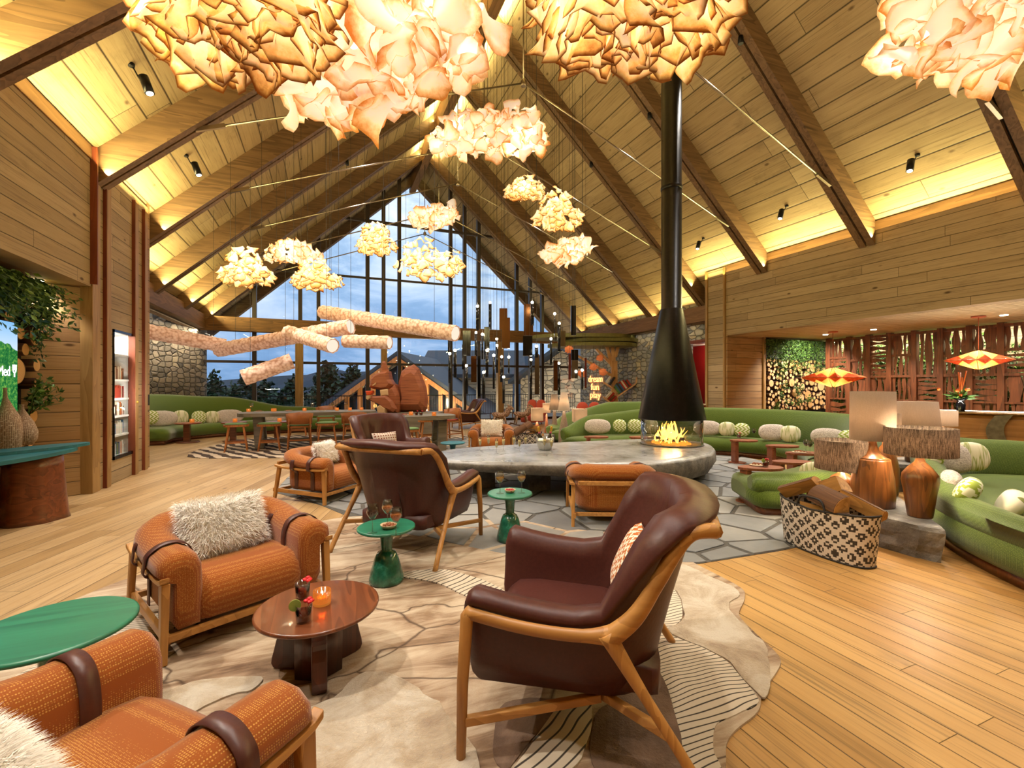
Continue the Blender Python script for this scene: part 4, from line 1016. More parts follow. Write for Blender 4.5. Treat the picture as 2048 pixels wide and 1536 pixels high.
# ---------------------------------------------------------------- basket with firewood
def basketmat():
    m, t = newmat('basket_weave'); U = t.n('ShaderNodeSeparateXYZ', Vector=uvco(t)); u, v = U.outputs[0], U.outputs[1]
    n = t.noise(uvco(t), 60., 2, .5)
    qu = t.m('DIVIDE', t.m('FLOOR', t.m('MULTIPLY', u, 62.)), 62.); qv = t.m('DIVIDE', t.m('FLOOR', t.m('MULTIPLY', v, 55.)), 55.)
    A = .125; a = t.m('DIVIDE', t.m('ADD', qu, qv), A); b = t.m('DIVIDE', t.m('SUBTRACT', qu, qv), A)
    fa = t.m('ABSOLUTE', t.m('SUBTRACT', t.m('FRACT', a), .5)); fb = t.m('ABSOLUTE', t.m('SUBTRACT', t.m('FRACT', b), .5))
    mx = t.m('MAXIMUM', fa, fb); ring = t.m('MULTIPLY', t.m('LESS_THAN', mx, .34), t.m('GREATER_THAN', mx, .12))
    c = t.mix(ring, lin('#dcd1c9'), lin('#231c19')); c = t.mix(t.m('MULTIPLY', n, .25), c, lin('#8a7a6c'))
    rows = t.m('FRACT', t.m('MULTIPLY', v, 110.)); finish(t, c, .9, t.bump(rows, .5, .004))
basketmat()
plain('basket_rim', '#1d1715', .7, 80., .2)
def basket(lab, loc, rz, L, Wd, H, s=1.):
    t = thing('basket', lab, 'basket', loc, rz); n = 56; mb = MB(); mb.uv = []
    ol = []
    for k in range(n+1):
        a = 2*PI*k/n; ol.append((math.copysign(abs(math.cos(a))**.85, math.cos(a))*L/2, math.copysign(abs(math.sin(a))**.8, math.sin(a))*Wd/2))
    per = [0]
    for p, q in zip(ol, ol[1:]): per.append(per[-1]+math.hypot(q[0]-p[0], q[1]-p[1]))
    rows = 8; vs = []
    for off in (0, 1):
        for j in range(rows+1):
            f = j/rows; k = .93+.10*f-(.02 if off else 0)
            for i, (x, y) in enumerate(ol):
                dip = .04*(1-abs(x)/(L/2))*f; vs.append((x*k, y*k, .008+H*f-dip)); mb.uv.append((per[i], H*f))
    fs = []; m = n+1
    for off in (0, 1):
        for j in range(rows):
            for i in range(n):
                o = off*(rows+1)*m; q = (o+j*m+i, o+j*m+i+1, o+(j+1)*m+i+1, o+(j+1)*m+i); fs.append(q if not off else q[::-1])
    mb.add(vs, fs, True); obj('woven_wall', mb, 'basket_weave', t, fix=False)
    obj('rim', MB().tube([(x*1.02, y*1.02, H+.008-.04*(1-abs(x)/(L/2))) for x, y in ol], .009, 6, False), 'basket_rim', t)
    obj('foot', MB().tube([(x*.93, y*.93, .01) for x, y in ol], .008, 6, False), 'basket_rim', t)
    obj('bottom', MB().prism([(x*.92, y*.92) for x, y in ol[:-1]], .002, .012), 'basket_rim', t)
    for sy in (-1, 1):
        obj('handle', MB().tube(bez([(-.14, sy*Wd*.5, H-.035), (-.10, sy*Wd*.5, H+.06), (0, sy*Wd*.49, H+.075), (.10, sy*Wd*.5, H+.06), (.14, sy*Wd*.5, H-.035)], 5), .009, 7), 'basket_rim', t)
    return t
B1 = basket('black and white diamond patterned basket full of split firewood on the right', W(2.83, 4.10), yawdir(.28, -.96)+PI/2, .86, .36, .43)
wood('bark', '#3a2413', '#6b4526', 'X', 1.3, .8, .2); wood('split_wood', '#8a5f2c', '#c08b48', 'X', 1.1, .6, .3)
def split_log(lab, M, L, r, ang, grp):
    t = bpy.data.objects.new('firewood', None); COL.objects.link(t); t.matrix_world = M; tag(t, lab, 'firewood', grp)
    arc = [(r*math.cos(a), r*math.sin(a)) for a in [ang*(k/8-.5) for k in range(9)]]
    poly = [(0, 0)]+arc; mb = MB().ext([(-L/2, x, y) for x, y in poly], (L, 0, 0)); obj('split_face', mb, 'split_wood', t)
    rr = r+.004; a2 = [(rr*math.cos(a), rr*math.sin(a)) for a in [ang*(k/8-.5)*.99 for k in range(9)]]
    obj('bark', MB().ext([(-L/2+.004, x, y) for x, y in a2+[(x*.98, y*.98) for x, y in reversed(arc)]], (L-.008, 0, 0)), 'bark', t); return t
def fill(bk, n, L, seed, g, z=.36):
    rs = random.Random(seed)
    labs = ['split firewood log standing out of the %s' % g, 'firewood wedge with round bark side in the %s' % g, 'firewood wedge lying across the %s' % g, 'pale split log at the near end of the %s' % g, 'split log low in the %s' % g, 'bark-covered log in the middle of the %s' % g]
    spec = [(-.24, .0, .47, -.45, .3, .12, 1.5), (-.06, .06, .49, -.5, .1, .13, 1.7), (.10, -.03, .45, .1, -.25, .13, 1.6), (.25, .04, .43, .35, .2, .11, 1.5), (-.05, -.06, .30, 0., 0., .11, 2.2), (.12, .03, .27, .1, .05, .12, 2.4)]
    for i, (x, y, zz, pitch, yw, r, an) in enumerate(spec[:n]):
        M = bk.matrix_basis @ Matrix.Translation((x, y, zz)) @ Euler((rs.uniform(0, 6), pitch, yw)).to_matrix().to_4x4()
        split_log(labs[i], M, L, r, an, 'firewood in the '+g)
fill(B1, 6, .34, 4, 'right patterned basket')
# ---------------------------------------------------------------- small wooden tables by the sofa
def ctable(lab, lat, d, z, w=.52, rz=0.):
    t = thing('side_table', lab, 'side table', W(lat, d), yawdir(0, 1)+rz, 'small reddish wood side tables')
    po = [(w/2*math.cos(a)+w*.36, .16*math.sin(a)*(1+.12*math.cos(a))) for a in [2*PI*k/36 for k in range(36)]]
    obj('tabletop', MB().prism(po, z-.03, z), 'table_red', t, .008)
    obj('leg', MB().ext([(-.015, -.085, .02), (.05, -.085, .02), (.05, -.085, z-.025), (-.02, -.085, z-.025)], (0, .17, 0)), 'table_red', t, .006)
    obj('foot', MB().prism([(.16*math.cos(a)+.06, .14*math.sin(a)) for a in [2*PI*k/28 for k in range(28)]], 0, .03), 'table_red', t, .008)
    return t
for lab, px, d, z, w in (('reddish wooden side table with one red drink, farthest along the sofa', 1468, 8.75, .455, .52), ('bare reddish wooden side table with bent leg in front of the sofa', 1541, 7.95, .455, .56), ('reddish wooden side table with two wine glasses and snack plate', 1582, 7.1, .455, .56),
    ('bare reddish wooden side table left of the low lamp shade', 1556, 6.5, .42, .54), ('reddish wooden side table with cocktail and food, nearest the stone paving edge', 1489, 5.82, .46, .56), ('reddish wooden side table seen above the hearth slab, left of the hood', 1175, 9.4, .45, .5), ('reddish wooden side table behind the fire glass', 1265, 9.35, .45, .5)):
    ctable(lab, (px-1024)/F*d, d, z, w)
# ---------------------------------------------------------------- timber counter with metal band
plain('strap_metal', '#6b665b', .45, 12., .3, .2, Metallic=.6)
wood('timber', '#75502a', '#bb8950', 'X', .5, .5, .9)
a = W(7.9, 8.75); e = W(9.6, 7.0); dv = (e-a).normalized(); nb = Vector((dv.y, -dv.x, 0))
bc = thing('bar_counter', 'huge old timber counter with a grey metal strap at the right edge', 'counter', (a.x, a.y, 0), math.atan2(dv.y, dv.x))
sec = [(.04, .02), (0, .12), (-.02, .5), (0, .9), (.06, 1.0), (.5, 1.0), (.62, .9), (.62, .05)]
mb = MB(); mb.loft([[Vector((x, y+.03*mnoise.noise(Vector((x*1.5, z*2, 0))), z*.97+.02)) for y, z in sec] for x in [k*.1 for k in range(25)]], True, True, False)
obj('timber', mb, 'timber', bc, .02)
obj('top', MB().bx(-.03, 2.42, -.05, .66, .985, 1.01), 'post_wood', bc, .006)
obj('light_strip', MB().bx(0, 2.4, .62, .64, 1.01, 1.02), 'lens_glow', bc)
area('counter_light', (a+dv*1.2).to_tuple()[:2]+(1.03,), (.0, .1, 1), .03, 2.2, 45, WARM).rotation_euler = (PI, 0, math.atan2(dv.y, dv.x)+PI/2); st = MB(); ribbon(st, [(x, y, z) for x, y, z in bez([(1.06, -.055, .98), (.95, -.065, .75), (1.0, -.07, .5), (1.18, -.06, .25), (1.25, -.04, .03)], 5)], (1, 0, .1), .22, .012)
obj('metal_strap', st, 'strap_metal', bc)
# ================================================================ hanging lamps
def petalmat(name, stops, edge, em, ecol):
    m, t = newmat(name); s = t.n('ShaderNodeSeparateXYZ', Vector=uvco(t)); u, v = s.outputs[0], s.outputs[1]
    n = t.noise(obco(t), 7., 5, .65); r = t.n('ShaderNodeNewGeometry').outputs['Random Per Island']
    e = t.m('MAXIMUM', t.m('MULTIPLY', t.m('ABSOLUTE', u), .93), v)
    f = t.m('ADD', t.m('MULTIPLY', t.m('POWER', e, 1.8), .52), t.m('ADD', t.m('MULTIPLY', n, .5), t.m('MULTIPLY', r, .22)))
    c = t.ramp(f, stops); c = t.mix(t.m('MULTIPLY', t.step(e, .88, .98), edge), c, lin(ecol))
    d = t.n('ShaderNodeBsdfDiffuse', Color=c); tr = t.n('ShaderNodeBsdfTranslucent', Color=c); mx = t.n('ShaderNodeMixShader'); mx.inputs[0].default_value = .6
    t.put(mx.inputs[1], d.outputs[0]); t.put(mx.inputs[2], tr.outputs[0])
    em_ = t.n('ShaderNodeEmission', Color=c, Strength=em); ad = t.n('ShaderNodeAddShader'); t.put(ad.inputs[0], mx.outputs[0]); t.put(ad.inputs[1], em_.outputs[0])
    t.n('ShaderNodeOutputMaterial', Surface=ad.outputs[0])
petalmat('petal_amber', [(.42, '#fff6e0'), (.62, '#ffe7b4'), (.80, '#f0bd6c'), (.97, '#a05f20')], .95, .44, '#54290d')
petalmat('petal_blush', [(.44, '#fffdf6'), (.66, '#fdf2e0'), (.80, '#f5cf9e'), (.95, '#d08a44')], .35, .22, '#b06a36')
def petal(mb, c, nrm, up, s, rs, res=6, curl=.35, fan=1.):
    nrm = nrm.normalized(); a = up.cross(nrm); a = a.normalized() if a.length > 1e-4 else nrm.orthogonal().normalized(); b = nrm.cross(a)
    p1, p2 = rs.uniform(0, 6), rs.uniform(0, 6); vs = []; k1 = rs.uniform(.6, 1.4)
    for i in range(res+1):
        v = i/res
        for j in range(res+1):
            u = -1+2*j/res
            wv = (.30+.85*math.sin(min(1, v*1.15)*PI*.56))*fan; cor = 1-.16*abs(u)**3*v
            x = u*wv*.5*s; y = -v*s*cor*(1+.10*math.sin(5*u+p2)*v)
            z = s*(curl*k1*(v-.25)**2+.20*math.sin(u*3.0+p1)*v+.09*math.sin(u*6.5+p2+v*2)*v*v-.22*u*u)
            vs.append(c+a*x+b*y+nrm*z); mb.uv.append((u, v))
    fs = [(i*(res+1)+j, i*(res+1)+j+1, (i+1)*(res+1)+j+1, (i+1)*(res+1)+j) for i in range(res) for j in range(res)]
    mb.add(vs, fs, True)
cable_m = plain('cable', '#2b2420', .6)
def cables(t, offs, top, r=.0035):
    for x, y, z in offs:
        obj('cable', MB().tube([(x, y, z), (x, y, top(x, y))], r, 5, False), 'cable', t)
def cloud(lab, px0, px1, py0, py1, d, puffs, style, ps, n, seed, power, res=5, grp='cloud shaped petal lamps'):
    cx, cy = (px0+px1)/2, (py0+py1)/2; c = atd(cx, cy, d); w = (px1-px0)/F*d; h = (py1-py0)/F*d
    t = thing('cloud_lamp', lab, 'pendant lamp', c, -YAW, grp); rs = random.Random(seed); mb = MB(); mb.uv = []
    tot = sum(p[2]*p[3] for p in puffs)
    for fx, fz, sx, sz in puffs:
        A = Vector((sx*w/2, sx*w*.36, sz*h/2)); o = Vector((fx*w/2, rs.uniform(-.04, .04)*w, fz*h/2)); k = max(8, int(n*sx*sz/tot))
        for i in range(k):
            zz = 1-2*(i+.5)/k; a = i*2.39996+rs.uniform(-.2, .2); r_ = math.sqrt(1-zz*zz)
            nr = Vector((r_*math.cos(a), r_*math.sin(a), zz)); p = o+Vector((nr.x*(A.x-ps*.22), nr.y*(A.y-ps*.22), nr.z*(A.z-ps*.22)))
            if style == 'amber': nn = Vector((nr.x, nr.y, nr.z*.4+.1)); upv = Vector((0, 0, 1))+Vector((rs.gauss(0, .25), rs.gauss(0, .25), 0)); cu = .42
            else: nn = nr+Vector((rs.gauss(0, .45), rs.gauss(0, .45), rs.gauss(0, .45))); upv = Vector((rs.gauss(0, 1), rs.gauss(0, 1), rs.gauss(0, 1))); cu = .5
            sz_ = ps*rs.uniform(.8, 1.2); petal(mb, p+nn.normalized()*.02+upv.normalized()*sz_*.45, nn, upv, sz_, rs, res, cu, 1.05 if style == 'amber' else 1.2)
    obj('petals', mb, 'petal_'+style, t, fix=False)
    obj('bulb_bar', MB().tube([(-w*.28, 0, 0), (w*.28, 0, 0)], .02, 8), 'bulb', t)
    xs = [-w*.3, w*.3] if w < 1.3 else [-w*.34, 0, w*.34]
    M = Matrix.Rotation(-YAW, 3, 'Z')
    cables(t, [(x, 0, .02) for x in xs], lambda x, y: zc((M @ Vector((x, y, 0))).x+c.x)-c.z)
    for x in ([0] if w < 1.3 else [-w*.22, w*.22]): point('lamp_light', (x, 0, -.02), power*.5, (1., .8, .5), .06, t)
    return t
one = [(0, -.05, .92, .92)]; two = [(-.42, -.1, .58, .8), (.38, .05, .62, .9)]; wedge = [(0, -.45, 1., .55), (-.08, .35, .6, .6)]
diag = [(-.55, -.38, .46, .6), (.02, -.05, .52, .85), (.5, .32, .5, .66)]
tri = [(-.55, -.35, .45, .6), (0, .0, .6, .9), (.55, -.3, .45, .65)]
step2 = [(-.25, .25, .5, .75), (.05, -.4, .95, .6), (.6, -.25, .4, .6)]
cloud('large amber petal lamp at the top left of the photo', 300, 652, -95, 126, 4.2, [(-.3, -.1, .7, .9), (.35, -.05, .65, .95)], 'amber', .44, 110, 1, 55, 7)
cloud('large blush petal lamp hanging in front of the roof ridge', 556, 968, 8, 226, 5.0, diag, 'blush', .40, 120, 2, 60, 7)
cloud('large amber petal lamp above the black flue', 1080, 1448, -100, 108, 4.6, [(-.3, -.1, .7, .9), (.35, -.02, .65, .95)], 'amber', .48, 100, 3, 60, 7)
cloud('large blush petal lamp cut by the top right corner', 1788, 2110, -110, 150, 4.6, [(-.45, -.1, .5, .75), (.1, -.05, .6, .95), (.6, .1, .5, .7)], 'blush', .30, 150, 4, 50, 7)
cloud('wide blush and amber petal cloud lamp below the ridge', 860, 1090, 224, 310, 8.0, [(-.6, -.3, .4, .6), (-.1, .1, .55, .9), (.5, .05, .5, .9)], 'blush', .21, 150, 5, 50)
for i, (lab, a, b, c_, e, d, pf, st, ps) in enumerate((
    ('leftmost small amber petal lamp over the long dining table', 440, 544, 496, 569, 9., wedge, 'amber', .17),
    ('small low blush petal lamp left of the gable window peak', 532, 636, 482, 526, 10., tri, 'blush', .17),
    ('small amber petal lamp hanging lowest over the dining table', 583, 678, 519, 574, 9.5, wedge, 'amber', .17),
    ('small triangular amber petal lamp in front of the gable glass', 713, 794, 447, 505, 10., wedge, 'amber', .16),
    ('small two-lobed blush petal lamp high in front of the gable glass', 820, 916, 409, 456, 10., diag, 'blush', .19),
    ('stepped amber petal lamp in the middle of the gable glass', 790, 926, 479, 554, 10., step2, 'amber', .17),
    ('small amber petal lamp right of the ridge, higher of the pair', 1010, 1088, 352, 398, 10., tri, 'amber', .16),
    ('rounded amber petal lamp in front of the right roof slope', 1067, 1164, 382, 454, 9., wedge, 'amber', .17),
    ('small blush petal lamp left of the flue on the right slope', 1086, 1185, 474, 526, 10., diag, 'blush', .18))):
    cloud(lab, a, b, c_, e, d, pf, st, ps, 80, 20+i, 16, 4)
# ---------------------------------------------------------------- scaly tube lamps above the dining tables
def scalemat():
    m, t = newmat('pink_scale'); P = obco(t); v = t.vor(P, 17.); c = t.ramp(v, [(.1, '#f2d6c4'), (.5, '#e4bfa6'), (.8, '#c2937a')])
    d = t.n('ShaderNodeBsdfDiffuse', Color=c); em = t.n('ShaderNodeEmission', Color=c, Strength=.16); ad = t.n('ShaderNodeAddShader'); t.put(ad.inputs[0], d.outputs[0]); t.put(ad.inputs[1], em.outputs[0])
    t.n('ShaderNodeOutputMaterial', Surface=ad.outputs[0])
scalemat(); emis('tube_glow', '#fff0d8', .9)
for lab, a, da, b, db, r in (
    ('pink scaly tube lamp running out from the left timber post', (270, 658), 9.4, (450, 692), 10.4, .145), ('long pink scaly tube lamp rising to the right in front of the tie beam', (436, 700), 10.2, (702, 653), 9.4, .145),
    ('short pink scaly tube lamp crossing the long rising one', (576, 664), 9.6, (666, 692), 8.8, .135), ('lowest pink scaly tube lamp over the dining table end', (486, 756), 9.2, (584, 722), 9.6, .15),
    ('longest pink scaly tube lamp sloping down to the black pendants', (645, 624), 10.2, (912, 667), 8.6, .14), ('short level pink scaly tube lamp above the squirrel sculpture', (689, 682), 9.4, (780, 685), 9.2, .125)):
    p, q = atd(*a, da), atd(*b, db); c = (p+q)/2; L = (q-p).length; dv = (q-p).normalized(); x = dv; y = Vector((0,0,1)).cross(x).normalized(); z = x.cross(y)
    t = thing('tube_lamp', lab, 'pendant lamp', c, 0, 'pink scaly tube lamps')
    M = Matrix((x, y, z)).transposed().to_4x4(); mb = MB(); N = int(L/.055); rings = []
    for i in range(N+1):
        xx = -L/2+L*i/N; rings.append([Vector((xx, r*(1+.10*(((k+(i//2)*1) % 2)) +.03*(i % 2))*math.cos(2*PI*k/18), r*(1+.10*((k+(i//2)) % 2)+.03*(i % 2))*math.sin(2*PI*k/18))) for k in range(18)])
    mb.loft(rings, True, False, True).xf(M); obj('scaled_tube', mb, 'pink_scale', t)
    for e in (-1, 1): obj('end_glow', MB().tube([(e*(L/2-.02), 0, 0), (e*(L/2-.014), 0, 0)], r*.92, 18).xf(M), 'tube_glow', t)
    cables(t, [tuple(x*e*L*.36+Vector((0, 0, r))) for e in (-1, 1)], lambda a_, b_: zc(c.x+a_)-c.z)
# ---------------------------------------------------------------- cluster of black rod pendants
plain('rod_black', '#0b0b0d', .12, Metallic=.3); plain('rod_bronze', '#5c3a1c', .22, Metallic=.8); plain('rod_mirror', '#8b8f98', .08, Metallic=1.); plain('rod_red', '#4a140c', .3)
emis('rod_tip', '#fff0c8', 30.)
RODS = [(443,150,420,38,0),(592,105,410,36,0),(425,460,770,32,0),(500,480,760,26,0),(530,485,760,18,0),(555,380,680,62,1),(108,535,700,32,0),(115,710,1040,34,0),(178,672,975,38,0),(272,585,880,22,1),(318,425,720,92,1),(313,850,1170,38,0),(400,722,1030,64,2),(462,722,1200,34,1),(515,930,1225,36,0),(555,672,970,36,0),(635,730,1110,26,0),(670,535,690,30,0),(674,612,920,26,0),(728,745,1030,38,0),(752,985,1280,30,0),(813,750,930,20,0),(748,162,410,92,2),(780,272,630,95,2),(1090,105,360,42,0),(1140,622,740,40,0),(1075,780,1170,30,0),(1145,700,1170,52,3),(1045,112,480,110,2),(1035,486,720,110,1),(1312,535,830,28,0),(1355,238,520,12,0),(1408,352,670,36,0),(1365,775,1130,48,2),(1405,822,1180,32,0),(1575,128,475,56,1),(1450,430,610,60,3),(1590,648,770,78,1),(1590,772,985,74,3),(1720,742,1100,22,4),(1532,695,1000,30,4),(1680,905,1110,22,0)]
rs = random.Random(11)
for i, (x, ya, yb, w, k) in enumerate(RODS):
    d = 10.6+1.6*((i*37) % 42)/42; px = 880+x/5.907; a, b = 590+ya/5.907, 590+yb/5.907
    top = atd(px, a, d); L = (b-a)/F*d; wd_ = w/5.907/F*d
    col = ['black', 'dark', 'bronze', 'mirrored', 'dark red'][k]
    lab = {0: 'slim black rod pendant with glowing tip in the cluster before the gable glass', 1: 'dark box pendant without a light in the rod cluster', 2: 'bronze brown box pendant in the rod cluster', 3: 'mirrored box pendant in the rod cluster', 4: 'thin dark red rod pendant at the right of the cluster'}[k]
    t = thing('rod_pendant', lab, 'pendant lamp', top, -YAW, ['lit black rod pendants', 'dark box pendants', 'bronze box pendants', 'mirrored box pendants', 'dark red rod pendants'][k])
    mt = ['rod_black', 'rod_black', 'rod_bronze', 'rod_mirror', 'rod_red'][k]
    if k == 0:
        obj('rod', MB().tube([(0, 0, 0), (0, 0, -L)], wd_/2, 12), mt, t); obj('glowing_tip', MB().ball((0, 0, .035), .032, 10, 8), 'rod_tip', t)
        if i % 3 == 0: point('tip_light', (0, 0, .1), 5, (1., .85, .6), .03, t)
    else: obj('box', MB().bx(-wd_/2, wd_/2, -wd_/3, wd_/3, -L, 0), mt, t)
    cables(t, [(-wd_*.2, 0, 0), (wd_*.2, 0, 0)] if k in (1, 2) else [(0, 0, .06 if k == 0 else 0)], lambda a_, b_: zc(top.x)-top.z, .003)
# ---------------------------------------------------------------- diamond shaped shades in the alcove
def shade_wood():
    m, t = newmat('veneer_red'); P = obco(t); c = t.ramp(t.noise(P, 20., 3, .5), [(.3, '#d9603a'), (.7, '#f08a5c')])
    d = t.n('ShaderNodeBsdfDiffuse', Color=c); s = t.n('ShaderNodeBsdfTranslucent', Color=c); mx = t.n('ShaderNodeMixShader'); mx.inputs[0].default_value = .6
    t.put(mx.inputs[1], d.outputs[0]); t.put(mx.inputs[2], s.outputs[0]); t.n('ShaderNodeOutputMaterial', Surface=mx.outputs[0])
    m, t = newmat('veneer_gold'); c = lin('#dba860'); d = t.n('ShaderNodeBsdfDiffuse', Color=c); s = t.n('ShaderNodeBsdfTranslucent', Color=c); mx = t.n('ShaderNodeMixShader'); mx.inputs[0].default_value = .55
    t.put(mx.inputs[1], d.outputs[0]); t.put(mx.inputs[2], s.outputs[0]); t.n('ShaderNodeOutputMaterial', Surface=mx.outputs[0])
shade_wood()
plain('terracotta', '#a5563a', .6)
for lab, px, py, pw, d in (('flat diamond pendant lamp with red panels before the log wall', 1666, 755, 108, 11.7), ('flat diamond pendant lamp with red panels, nearer the right edge', 1957, 720, 106, 9.1)):
    c = atd(px, py, d); t = thing('diamond_pendant', lab, 'pendant lamp', c, .3, 'diamond pendant lamps'); r = pw/2/F*d; h = r*.36; N = 8; mp = MB(); mg = MB(); fr = MB()
    for k in range(N):
        a0, a1 = 2*PI*k/N, 2*PI*(k+1)/N; am = (a0+a1)/2; tip = Vector((r*math.cos(am), r*math.sin(am), 0))
        A = Vector((r*.52*math.cos(a0), r*.52*math.sin(a0), 0)); B = Vector((r*.52*math.cos(a1), r*.52*math.sin(a1), 0))
        for sg in (1, -1):
            apex = Vector((r*.06*math.cos(am), r*.06*math.sin(am), sg*h)); mg.add([A, tip, apex], [(0, 1, 2)]); mg.add([B, tip, apex], [(0, 1, 2)])
            m1 = A.lerp(apex, .45); m2 = B.lerp(apex, .45); e = 1.012
            mp.add([A*e, tip*e, (tip.lerp(apex, .46))*e], [(0, 1, 2)]); mp.add([B*e, tip*e, tip.lerp(apex, .46)*e], [(0, 1, 2)])
        for sg in (1, -1): fr.tube([A, Vector((0, 0, sg*h))], .006, 5)
        fr.tube([A, tip, B], .005, 5)
    obj('veneer_shade', mg, 'veneer_gold', t, fix=False); obj('red_panels', mp, 'veneer_red', t, fix=False); obj('frame', fr, 'post_wood', t)
    obj('bulb', MB().ball((0, 0, 0), (.05, .05, .07), 14, 10), 'bulb', t)
    zt = 2.888-c.z; obj('cord', MB().tube([(0, 0, h), (0, 0, zt)], .006, 6), 'terracotta', t); obj('ceiling_rose', MB().lathe([(.11, zt-.03), (.11, zt)], n=20), 'terracotta', t)
    point('lamp_light', (0, 0, .0), 40, (1., .72, .4), .1, t)
# ================================================================ dining area
flatpx = [(375,913),(560,915),(720,913),(900,908),(985,888),(950,872),(760,868),(560,872),(450,886)]
m, t = newmat('zebra'); P = obco(t); n = t.noise(P, 2.2, 3, .5); q = t.m('FRACT', t.m('MULTIPLY', t.m('ADD', t.m('ADD', t.dot(P, (1.6, .9, 0)), 0.), t.m('MULTIPLY', n, .55)), 2.1))
c = t.mix(t.step(q, .47, .53), lin('#3a2a22'), lin('#c9b59c')); finish(t, c, .95)
zr_ = thing('rug', 'dark and cream zebra striped rug under the dining tables', 'rug', (0, 0, 0)); flat('pile', flatpx, .0005, .012, 'zebra', zr_)
def trestle(lab, x0, x1, y0, y1, z):
    t = thing('dining_table', lab, 'table', ((x0+x1)/2, (y0+y1)/2, RZ), 0, 'grey oak dining tables'); hx, hy = (x1-x0)/2, (y1-y0)/2
    po = blob([(-hx, -hy*.8), (-hx*.6, -hy), (0, -hy*.98), (hx*.6, -hy), (hx, -hy*.75), (hx*1.01, hy*.6), (hx*.6, hy), (-hx*.6, hy), (-hx, hy*.7)], 4)
    obj('tabletop', MB().prism(po, z-.085-RZ, z-RZ), 'grey_oak', t, .01)
    for sx in (-1, 1):
        for sy in (-1, 1): obj('leg', MB().beam((sx*hx*.72, sy*hy*.62, 0), (sx*hx*.76, sy*hy*.42, z-.09), .2, .13, (0, 1, 0)), 'grey_oak', t, .008)
        obj('cross_brace', MB().beam((sx*hx*.73, -hy*.6, .13), (sx*hx*.73, hy*.6, .13), .1, .12), 'grey_oak', t, .006)
    obj('stretcher', MB().beam((-hx*.7, 0, .14), (hx*.7, 0, .14), .1, .1), 'grey_oak', t, .006)
    return t
D1 = trestle('long grey oak dining table on the left, candles along its top', -1.85, 1.15, 12.0, 13.0, .85)
D2 = trestle('shorter grey oak dining table in front of the squirrel sculpture', .55, 2.75, 10.0, 11.0, .82)
plain('pad_green', '#5d7a4c', .8, 90., .15, .2); plain('pad_red', '#8c2a1c', .8); plain('tan_leather', '#9a5b2c', .5, 30., .12)
def stool(lab):
    t = thing('stool', lab, 'stool', group='wooden stools with green pads'); zs = .60
    obj('seat', MB().prism(blob([(-.2, -.15), (.2, -.15), (.21, .15), (-.21, .15)], 4), zs-.045, zs), 'stool_wood', t, .008)
    obj('pad', MB().loft([[Vector((x*k, y*k, z)) for x, y in blob([(-.19, -.15), (.19, -.15), (.19, .15), (-.19, .15)], 4)] for k, z in ((.96, zs), (1., zs+.012), (.93, zs+.03), (.6, zs+.038))]), 'pad_green', t)
    for sx in (-1, 1):
        for sy in (-1, 1): obj('leg', MB().beam((sx*.22, sy*.19, 0), (sx*.14, sy*.11, zs-.03), .028, .034, (0, 1, 0), .04, .045), 'stool_wood', t, .004)
    for sy in (-1, 1): obj('rung', MB().beam((-.2, sy*.165, .2), (.2, sy*.165, .2), .022, .035), 'stool_wood', t)
    for sx in (-1, 1): obj('rung', MB().beam((sx*.195, -.165, .25), (sx*.195, .165, .25), .022, .035), 'stool_wood', t)
    return t
def dchair(lab, pad='pad_green'):
    t = thing('dining_chair', lab, 'chair', group='wooden dining chairs with curved tan backs'); zs = .56
    obj('seat', MB().prism(blob([(-.2, -.19), (.2, -.19), (.22, .2), (-.22, .2)], 4), zs-.04, zs), 'chair_wood', t, .008)
    obj('pad', MB().loft([[Vector((x*k, y*k, z)) for x, y in blob([(-.19, -.17), (.19, -.17), (.2, .19), (-.2, .19)], 4)] for k, z in ((.96, zs), (1., zs+.012), (.93, zs+.03), (.6, zs+.036))]), pad, t)
    P = [Vector((.27*math.sin(a), -.03-.25*math.cos(a), 0)) for a in [-1.25+2.5*k/14 for k in range(15)]]
    P = P if P[0].x > 0 else P[::-1]
    obj('backrest', sweep(MB(), P[::-1], lambda i, u: [(-.015, .60), (-.02, .72), (-.005+.02, .88-.05*abs(u-.5)*2), (.02+.02, .885-.05*abs(u-.5)*2), (.015, .72), (.012, .60)], .3), 'tan_leather', t)
    for sx in (-1, 1):
        obj('leg', MB().beam((sx*.25, -.26, 0), (sx*.21, -.19, .86), .03, .035, (0, 1, 0)), 'chair_wood', t, .004)
        obj('leg', MB().beam((sx*.24, .23, 0), (sx*.19, .17, zs-.03), .03, .035, (0, 1, 0)), 'chair_wood', t, .004)
        obj('rung', MB().beam((sx*.235, -.235, .2), (sx*.23, .21, .2), .022, .03), 'chair_wood', t)
    obj('rung', MB().beam((-.235, -.235, .24), (.235, -.235, .24), .022, .03), 'chair_wood', t)
    return t
ST = stool('wooden stool with green pad at the left end of the long table'); ST.location = W(-6.27, 10.35, RZ); ST.rotation_euler = (0, 0, .1)
for lab, lat, d, r in (('wooden stool with green pad, second from the left at the long table', -5.6, 10.5, .05), ('wooden stool with green pad between two tan-backed dining chairs', -4.37, 10.75, 0), ('wooden stool with green pad in front of the shorter dining table', -2.12, 9.2, .2),
    ('wooden stool with green pad on the window side of the long table, left one', -6.3, 13.4, 0), ('wooden stool with green pad on the window side of the long table, right one', -4.9, 13.9, .1), ('wooden stool on the window side of the shorter table', -2.2, 11.9, 0)):
    dup(ST, W(lat, d, RZ if d < 11 else 0), r, lab)
DC = dchair('wooden dining chair with tan curved back, left one at the long table'); DC.location = W(-4.95, 10.6, RZ); DC.rotation_euler = (0, 0, .05)
dup(DC, W(-3.78, 10.85, RZ), 0., 'wooden dining chair with tan curved back just left of the wing chair')
